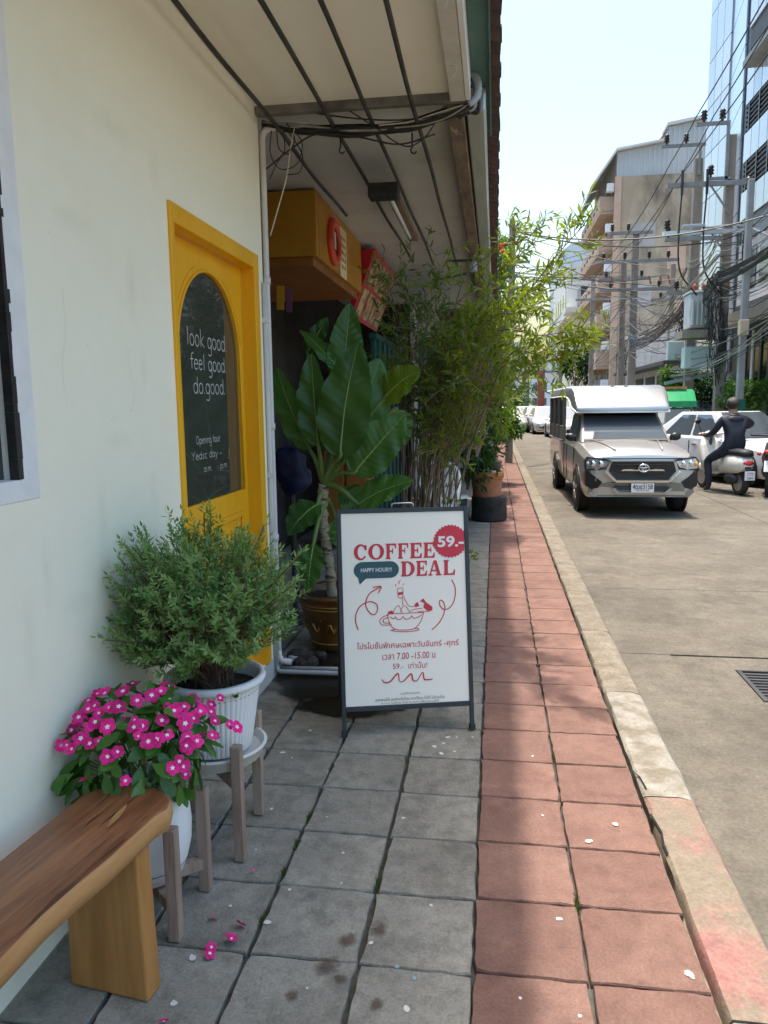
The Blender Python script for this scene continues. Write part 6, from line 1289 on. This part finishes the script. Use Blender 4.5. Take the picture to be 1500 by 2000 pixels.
# beige apartment block
ap = thing('apartment_block', 'stained beige apartment block with balconies and a metal clad roof storey', 'building', (10, 50, 0))
Y0 = 46; x0 = 6.74
bb(ap, 'wall', 'beige_wall', x0, 14.5, Y0, 57, -.2, 14.15)
MB(ap, True).prism([(x0 - .0, 14.16), (14.5, 14.16), (14.5, 17.5), (9.4, 16.75), (9.4, 15.95), (x0, 15.55)], (0, Y0 + .35, 0), (1, 0, 0), (0, 0, 1), -10).build('roof_storey', 'metal_siding')
for i in range(22): x = x0 + .2 + i * .26; zt = 15.5 + (x - x0) * .15 if x < 9.4 else 16.7 + (x - 9.4) * .147; bb(ap, 'siding_rib', 'metal_siding', x - .03, x + .03, Y0 + .27, Y0 + .349, 14.17, zt)
MB(ap, True).prism([(x0 - 1.25, 13.85), (x0 - .05, 15.58), (9.45, 15.98), (9.45, 16.08), (x0 - .08, 15.70), (x0 - 1.32, 13.92)], (0, Y0 + .0, 0), (1, 0, 0), (0, 0, 1), -10.5).build('eave', 'roof_white')
MB(ap, True).prism([(9.15, 16.3), (9.42, 16.78), (14.6, 17.55), (14.6, 17.68), (9.38, 16.92), (9.05, 16.32)], (0, Y0 + .1, 0), (1, 0, 0), (0, 0, 1), -10).build('upper_eave', 'roof_white')
bb(ap, 'corner_pilaster', 'pink_wall', x0 - .12, x0 + .22, Y0 - .08, Y0 + .3, 0, 14.15)
for f_ in range(6):
    z = 1.3 + f_ * 2.2
    bl_ = bb(ap, 'balcony', 'pink_wall', x0 - .85, x0 - .001, Y0 + .6, 56, z, z + .16)
    bb(ap, 'parapet', 'pink_wall', x0 - .87, x0 - .72, Y0 + .55, 56, z + .16, z + .95, bl_); bb(ap, 'end_panel', 'pink_wall', x0 - .72, x0 - .001, Y0 + .56, Y0 + .70, z + .165, z + .94, bl_)
    for k in range(6): bb(ap, 'parapet_slot', 'shop_dark', x0 - .885, x0 - .871, Y0 + 1.2 + k * 1.5, Y0 + 1.9 + k * 1.5, z + .45, z + .62, bl_)
    for k in range(4):
        w_ = bb(ap, 'window', 'far_glass', x0 - .02, x0 - .005, Y0 + 1.2 + k * 2.4, Y0 + 2.6 + k * 2.4, z + .9, z + 1.95); bb(ap, 'window_frame', 'pale_wall', x0 - .05, x0 - .021, Y0 + 1.85 + k * 2.4, Y0 + 1.95 + k * 2.4, z + .9, z + 1.95, w_)
    ac_ = bb(ap, 'air_conditioner', 'sign_white', x0 - .55, x0 - .15, Y0 + .1, Y0 + .45, z + 1.1, z + 1.55)
for i, (xa, xb, za, zb) in enumerate(((7.6, 8.9, 10.2, 11.6), (9.6, 10.6, 9.0, 10.3), (7.8, 8.8, 6.9, 8.2), (9.9, 10.9, 6.2, 7.3))): bb(ap, 'blocked_window', 'pink_wall' if i % 2 else 'grey_wall', xa, xb, Y0 - .03, Y0 - .002, za, zb)
bb(ap, 'ledge', 'pale_wall', x0 + .5, 14.5, Y0 - .25, Y0 - .001, 5.1, 5.3)
bb(ap, 'rolling_shutter', 'shutter_grey', 8.0, 9.6, Y0 - .12, Y0 - .002, -.2, 4.4)
for i in range(14): bb(ap, 'shutter_rib', 'shutter_grey', 8.0, 9.6, Y0 - .15, Y0 - .121, .1 + i * .3, .16 + i * .3)
# mid buildings
yb = thing('yellow_building', 'pale yellow building with stair railings beyond the apartment block', 'building', (7, 66, 0))
bb(yb, 'wall', 'yellow_wall', 5.9, 12, 60, 74, -.2, 8.3); bb(yb, 'upper_wall', 'pale_wall', 5.5, 12, 62, 76, 8.31, 12.2); bb(yb, 'cornice', 'pale_wall', 5.2, 12, 59.6, 62, 8.31, 8.7)
for i in range(5): bb(yb, 'window', 'far_glass', 5.46, 5.49, 62.6 + i * 2.4, 64.4 + i * 2.4, 9.0, 10.3); bb(yb, 'front_window', 'far_glass', 6.3 + i * .9, 6.95 + i * .9, 59.5, 61.98, 9.0, 10.2)
for i in range(3): MB(yb, True).beam((5.85, 60 + i * .5, 2.2 + i * .1), (5.85, 70, 5.6 + i * .1), .08).build('stair_rail', 'crossarm')
gb = thing('curved_building', 'hazy office block with a curved blue glass front down the street', 'building', (8, 92, 0))
pts = [(6.9, 88)] + [(8.9 - 2.2 * math.cos(R(a)), 90 + 0 - 2.2 * math.sin(R(a))) for a in range(0, 91, 15)] + [(16, 87.8), (16, 100), (6.9, 100)]
b = MB(gb, True); q = [(x, y) for x, y in [(6.7, 100), (6.7, 90), (7.2, 88.6), (8.2, 87.8), (9.5, 87.5), (16, 87.5), (16, 100)]]; n = len(q)
zt = [17.5, 17.5, 18.3, 19, 19.2, 19.2, 18.5]
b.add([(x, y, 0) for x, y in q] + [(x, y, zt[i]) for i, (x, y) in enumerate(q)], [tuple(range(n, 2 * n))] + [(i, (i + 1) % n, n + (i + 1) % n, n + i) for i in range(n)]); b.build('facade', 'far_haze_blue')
for k in range(8):
    b = MB(gb, True); b.tube([(x - .03, y - .05, 3 + k * 1.9) for x, y in q[:6]], .12, 4); b.build('floor_band', 'roof_white')
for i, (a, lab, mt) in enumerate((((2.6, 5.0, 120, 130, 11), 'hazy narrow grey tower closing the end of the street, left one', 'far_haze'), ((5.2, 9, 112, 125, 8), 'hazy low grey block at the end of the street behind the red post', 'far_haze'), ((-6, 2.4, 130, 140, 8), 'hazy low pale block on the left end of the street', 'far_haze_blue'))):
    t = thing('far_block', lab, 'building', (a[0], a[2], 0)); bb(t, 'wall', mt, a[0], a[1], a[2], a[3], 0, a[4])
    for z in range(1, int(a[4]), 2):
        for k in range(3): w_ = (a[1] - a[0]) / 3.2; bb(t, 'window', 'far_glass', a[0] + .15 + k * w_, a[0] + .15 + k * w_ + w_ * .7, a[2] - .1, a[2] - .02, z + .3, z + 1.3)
lr = thing('left_shop_row', 'row of low shops continuing along the left footpath behind the plants', 'building', (-3, 26, 0)); bb(lr, 'wall', 'grey_wall', -6, -1.3, 12.2, 40, 0, 3.6); MB(lr, True).prism([(.0, 3.0), (.0, 3.08), (-1.5, 3.65), (-1.5, 3.55)], (0, 12.2, 0), (1, 0, 0), (0, 0, 1), -27).build('awning', 'roof_brown')
for i in range(6): bb(lr, 'shutter', 'shutter_grey' if i % 2 else 'teal', -1.32, -1.28, 13 + i * 4.4, 16.6 + i * 4.4, 0, 2.6)
rp = thing('red_post', 'rust red sign post far down the street beyond the pickup', 'post', at(1056, 800, 50)); rp.location.z = 0; MB(rp).box(-.22, .22, -.2, .2, 0, 3.6).build('post', 'rust_red')
bs = thing('shop_board', 'white and blue signboard on the yellow building', 'sign', at(1075, 735, 57)); MB(bs).box(-.6, .6, -.05, .05, -.45, .5).build('board', 'sign_white'); MB(bs).box(-.55, .55, -.06, -.051, .28, .40).build('stripe', 'sign_blue')
gw = thing('roadside_wall', 'grey shop frontage at street level behind the parked cars', 'building', (8, 36, 0)); bb(gw, 'wall', 'grey_wall', 7.5, 14, 31.5, 45.8, 0, 4.6); bb(gw, 'canopy', 'dark_metal', 6.7, 7.499, 32, 45, 3.0, 3.15)
for i in range(5): bb(gw, 'opening', 'shop_dark', 7.45, 7.49, 32.2 + i * 2.7, 34.2 + i * 2.7, 0, 2.7)
# ================================================================== UTILITY POLES
def arm(t, x0, x1, z, y=-.16, w=.11, mat='crossarm', ins=()):
    a = MB(t).beam((x0, y, z), (x1, y, z), w, w).build('crossarm', mat)
    for x in ins:
        q = MB(t); q.lathe([(.03, 0), (.03, .06), (.085, .08), (.05, .13), (.085, .16), (.05, .21), (.08, .24), (.03, .30)], (x, y, z + w / 2), 10); q.build('insulator', 'insulator', a, smooth=True)
def pole(name, label, px, Y, ztop, r0=.15, r1=.11, mat='pole_concrete', lean=0, cat='pole', group='utility poles on the far side'):
    p = at(px, 800, Y); t = thing(name, label, cat, (p.x, Y, -.1), 0, group); MB(t).add(*(lambda s0, s1, h: ([(-s0, -s0, 0), (s0, -s0, 0), (s0, s0, 0), (-s0, s0, 0), (lean - s1, -s1, h), (lean + s1, -s1, h), (lean + s1, s1, h), (lean - s1, s1, h)], [(0, 3, 2, 1), (4, 5, 6, 7), (0, 1, 5, 4), (1, 2, 6, 5), (2, 3, 7, 6), (3, 0, 4, 7)]))(r0, r1, ztop + .1)).build('shaft', mat, bevel=.02)
    return t
P1 = pole('utility_pole', 'nearest concrete utility pole with high crossarms behind the scooter rider', 1402, 21, 8.1, .125, .105, lean=-.0)
arm(P1, -1.55, .35, 7.02, ins=()); arm(P1, -.9, -.1, 8.45, w=.08, ins=(-.72, -.28)); MB(P1).beam((-.13, -.16, 7.0), (-.13, -.16, 8.5), .07).build('upright', 'crossarm'); arm(P1, -.55, .0, 7.14, w=.07, ins=(-.5,))
arm(P1, -1.6, .75, 5.85, mat='tower_panel', ins=(-1.5,)); MB(P1).beam((-.5, -.16, 7.0), (-.02, -.16, 6.3), .04).build('brace', 'crossarm'); MB(P1).beam((-1.05, -.2, 4.35), (-.08, -.2, 5.4), .07).build('long_brace', 'pole_concrete'); MB(P1).beam((-.4, -.16, 5.8), (-.05, -.16, 5.3), .035).build('small_brace', 'crossarm')
for x in (-1.2, -.6): q = MB(P1); q.tube([(x, -.25, 7.35), (x, -.28, 6.75)], .035, 6); q.build('fuse_switch', 'insulator'); q = MB(P1); q.tube(smoothpath([(x, -.25, 6.75), (x - .03, -.25, 5.8), (x + .05, -.2, 4.9), (x + .5, -.15, 4.3)], 6), .022, 5); q.build('drop_cable', 'cable_black', smooth=True)
q = MB(P1); q.sphere((.42, -.16, 7.05), .10, 10, 8, (1, .7, 1)); q.build('end_insulator', 'insulator', smooth=True)
q = MB(P1); q.tube(smoothpath([(.45, -.2, 7.0), (.4, -.2, 6.2), (.35, -.2, 5.2), (.55, -.2, 4.3), (.4, -.2, 3.6)], 6), .02, 5); q.build('drop_cable', 'cable_black', smooth=True)
q = MB(P1); q.tube(smoothpath([(-1.0, -.2, 6.02), (-.5, -.22, 5.95), (.2, -.22, 5.98), (.9, -.22, 5.7), (1.6, -.22, 5.3)], 5), .03, 6); q.build('lamp_arm', 'pvc_grey', smooth=True); MB(P1).box(-1.15, -.6, -.30, -.16, 5.96, 6.04).build('street_lamp_head', 'pvc_grey', bevel=.02)
P2 = pole('utility_pole', 'second concrete utility pole carrying the grey transformer box', 1342, 24.5, 8.6, .14, .115)
arm(P2, -1.1, .15, 9.05, w=.08, ins=(-.95, -.4)); MB(P2).beam((-.0, -.16, 8.2), (0, -.16, 9.1), .07).build('upright', 'crossarm'); arm(P2, -.8, .8, 4.85, ins=(-.5, .5)); arm(P2, -.9, .9, 6.4, ins=(-.8, .8))
tb = thing('transformer', 'grey ribbed transformer box mounted between the two nearest poles', 'transformer', at(1372, 610, 22.5)); T0 = V(tb.location)
MB(tb).box(-.42, .42, -.35, .35, -.45, .48).build('tank', 'box_grey', bevel=.03); MB(tb).box(-.46, .46, -.39, .39, .481, .54).build('lid', 'box_grey', bevel=.015)
for i in range(7): MB(tb).box(-.38 + i * .115, -.34 + i * .115, -.46, -.351, -.38, .30).build('fin', 'box_grey')
for x in (-.25, 0, .25): q = MB(tb); q.lathe([(.03, .54), (.07, .58), (.04, .64), (.07, .68), (.03, .78)], (x, 0, 0), 10); q.build('bushing', 'rust_red', smooth=True)
MB(tb).box(-.62, .62, -.48, .48, -.72, -.52).build('platform', 'pole_concrete'); MB(tb).box(-.5, .4, -.3, .1, -1.55, -.95).build('meter_box', 'box_grey', bevel=.03); MB(tb).beam((-1.0, -.3, -1.95), (.55, -.3, -1.65), .09).build('lower_crossarm', 'crossarm')
P3 = pole('steel_post', 'round steel post painted green at its base beside the nearest pole', 1443, 19.4, 6.6, .085, .07, 'pole_steel', cat='post', group='posts on the far side'); MB(P3).box(-.11, .11, -.11, .11, .55, 1.62).build('green_base', 'pole_green')
P4 = pole('utility_pole', 'concrete pole in front of the apartment block with red fuse switches', 1230, 31, 8.0, .15, .12); arm(P4, -1.5, 1.6, 6.95, ins=(-1.2, -.4, .5, 1.2)); arm(P4, -1.3, 1.3, 5.9, ins=(-.9, .9)); arm(P4, -1.0, .6, 8.0, ins=(-.9, -.3))
for x in (-.9, -.5, .5, .9, 1.2): q = MB(P4); q.tube([(x, -.3, 6.35), (x + .06, -.35, 6.05)], .035, 6); q.build('fuse_switch', 'rust_red')
P5 = pole('utility_pole', 'thinner concrete pole just left of the pole with red fuse switches', 1209, 33, 7.2, .13, .11); arm(P5, -1, 1, 6.6, ins=(-.7, .7))
P6 = pole('utility_pole', 'slim far pole in front of the beige wall near the second pole', 1303, 35, 7.4, .12, .10); arm(P6, -.9, 1.1, 6.0, ins=(-.5, .5))
P7 = pole('utility_pole', 'slim far pole at the left corner of the apartment block', 1152, 42, 8.2, .12, .10); arm(P7, -.9, .9, 7.0)
P8 = pole('utility_pole', 'short far pole in front of the yellow building', 1093, 50, 5.5, .13, .10)
# wires
def wire(pts, r, lab, group, mat='cable_black', cat='cable', name='power_line'):
    q = MB(); q.tube(pts, r, 4, cap=False); tag(q.build(name, mat), lab, cat, group)
G = 'high power lines between the poles'
for i, (a, b_) in enumerate((((1360, 228, 21), (1310, 318, 24.5)), ((1393, 228, 21), (1340, 325, 24.5)), ((1378, 276, 21), (1322, 352, 24.5)))):
    A = at(*a); B_ = at(*b_); near = A + (A - B_) * 3.2; near.z = A.z + .25; wire(sag(near, A, .12) + sag(A, B_, .04)[1:], .016, ('high power line highest at the top edge, leftmost over the pole tops', 'middle high power line over the crossarm insulators', 'lowest of the three high power lines over the nearest pole')[i], G)
    C_ = at(1190 + i * 22, 500 - i * 6, 31); wire(sag(B_, C_, .25), .015, ('leftmost power line sloping down across the beige wall', 'middle power line sloping down across the beige wall', 'rightmost power line sloping down across the beige wall')[i], 'power lines in front of the beige wall'); wire(sag(C_, at(1150 - i * 6, 540 + i * 20, 42), .15), .014, ('upper far power line left of the red fuse switches', 'middle far power line left of the red fuse switches', 'lower far power line left of the red fuse switches')[i], 'power lines between the far poles')
random.seed(17)
tc = thing('street_cables', 'tangle of sagging black cables strung along the right hand poles', 'cables', at(1330, 560, 24))
def strand(a, b_, s_, r=.010, wob=0): MB(tc, True).tube(sag(at(*a), at(*b_), s_, 14, wob), r, 4, cap=False).build('cable', 'cable_black' if r > .0155 else random.choice(['cable_black', 'cable_black', 'cable_black', 'cable_grey']))
for i in range(34):                                      # along the poles
    y0 = random.uniform(455, 690); strand((1520, y0 - random.uniform(20, 80), 18.5), (1400, y0, 21), random.uniform(.05, .3), random.uniform(.007, .014), .01)
    y1 = random.uniform(520, 700); strand((1400, y0, 21), (1342, y0 * .5 + y1 * .5, 24.5), random.uniform(.05, .3), random.uniform(.007, .014))
    y2 = random.uniform(560, 720); strand((1342, y1, 24.5), (1228, y2, 31), random.uniform(.1, .7), random.uniform(.007, .013))
    if i < 22: strand((1228, y2, 31), (1150, random.uniform(600, 740), 42), random.uniform(.05, .3), .011)
for i in range(15):                                      # across the street to the left pole
    ya = random.uniform(430, 640); strand((1228 + random.uniform(0, 120), random.uniform(430, 640), random.uniform(25, 31)), (1000, random.uniform(455, 560), 19.3), random.uniform(.0, .35), random.uniform(.006, .011))
for i in range(30):                                      # dense telecom bundle hugging one line
    o_ = random.gauss(0, 9); o2 = random.gauss(0, 9); strand((1530, 470 + o_, 17.5), (1402, 540 + o2, 20.8), random.uniform(.05, .18), random.uniform(.010, .018)); strand((1402, 540 + o2, 20.8), (1338, 600 + o_, 24.2), random.uniform(.05, .2), .012); strand((1338, 600 + o_, 24.2), (1232, 668 + o2, 30.8), random.uniform(.1, .4), .013)
strand((1500, 420, 19), (1000, 452, 19.3), .35, .018); strand((1410, 470, 21), (1002, 452, 19.3), .25, .016)
for i in range(10): strand((1520, random.uniform(600, 650), 17), (1310, random.uniform(690, 740), 24), random.uniform(.1, .4), .010)
cl = tag(MB().build('cable_coils', 'cable_black') if False else bpy.data.objects.new('x', None), None) if False else None
ck_ = MB(tc, True)
for cx, cy, Y, rx, ry, n in ((1388, 610, 20.8, .06, .9, 60), (1412, 630, 20.8, .06, 1.1, 60), (1330, 640, 24, .07, .9, 45), (1400, 690, 20.8, .09, .5, 40), (1400, 560, 20.8, .10, .7, 30), (1342, 590, 24, .10, .6, 30), (1238, 650, 31, .12, .8, 30), (1215, 690, 33, .15, .7, 30)):
    c = at(cx, cy, Y)
    for i in range(n):
        p = c + V((random.gauss(0, rx), random.gauss(0, .06), random.gauss(0, ry * .4))); e = p + V((random.gauss(0, rx * .6), 0, -random.uniform(.15, ry * .8))); m_ = p.lerp(e, .5) + V((random.gauss(0, rx * .8), random.gauss(0, .05), 0)); ck_.tube(smoothpath([p, m_, e], 4), random.uniform(.006, .013), 4, cap=False)
tag(ck_.build('cable_tangle', 'cable_black'), kind='stuff')
for px, py, Y, w_, h_, lab in ((1452, 640, 19.3, .20, .35, 'beige junction box on the steel post'), (1318, 685, 24, .45, .55, 'blue grey box hanging among the cables left of the transformer')):
    p = at(px, py, Y - .3); t = thing('junction_box', lab, 'box', p); MB(t).box(-w_ / 2, w_ / 2, -.1, .1, -h_ / 2, h_ / 2).build('case', 'box_grey' if w_ > .3 else 'beige_wall', bevel=.01); MB(t).box(-w_ / 2 + .02, w_ / 2 - .02, -.115, -.101, -h_ / 2 + .03, h_ / 2 - .03).build('door', 'box_grey' if w_ > .3 else 'beige_wall')
# ================================================================== STREET TREES
def tree(label, px, py, Y, rad, n, leaf, mat, seed, name='street_tree', stem_x=None):
    c = at(px, py, Y); t = thing(name, label, 'tree', (c.x if stem_x is None else at(stem_x, py, Y).x, Y, 0)); random.seed(seed); s0 = V(t.location)
    MB(t, True).tube(smoothpath([s0, s0.lerp(c, .45) + V((.05, 0, 0)), c], 5), [.06 - .004 * i for i in range(11)], 7).build('trunk', 'twig', smooth=True)
    q = MB(t, True); w_ = MB(t, True); cl = [(c + V((random.uniform(-.8, .8) * rad[0], random.uniform(-.8, .8) * rad[1], random.uniform(-.8, .8) * rad[2])), random.uniform(.28, .5)) for i in range(12)]
    for cc, k in cl: w_.tube([s0.lerp(c, .6), cc], [.03, .008], 5, cap=False)
    for i in range(n):
        cc, k = random.choice(cl); v = rv() * (random.random() ** .4); p = cc + V((v.x * rad[0] * k, v.y * rad[1] * k, v.z * rad[2] * k)); blade(q, p, v + rv() * .7, V((0, 0, 1)) + rv() * .6, leaf * random.uniform(.7, 1.3), leaf * .42, droop=.25, prof=((0, .1), (.45, 1), (1, .03)))
    w_.build('limbs', 'twig'); tag(q.build('crown', mat), kind='stuff')
tree('leafy street tree between the two nearest poles behind the white sedan', 1360, 765, 26, (.95, .8, .75), 3200, .16, 'leaf_deep', 3)
tree('bright leafed small tree left of the second pole', 1318, 755, 25.5, (.45, .5, .6), 1500, .16, 'leaf_lush', 4)
tree('small tree spreading right of the green based steel post', 1455, 770, 21, (.65, .5, .35), 1300, .15, 'leaf_lush', 5, stem_x=1445)
tree('small dark tree far down the street before the yellow building', 1128, 715, 50, (1.0, 1, 1.3), 1500, .3, 'leaf_deep', 6)
tree('small green tree far down the street beside the red post', 1012, 775, 70, (1.6, 1, 1.4), 900, .35, 'leaf_deep', 7)
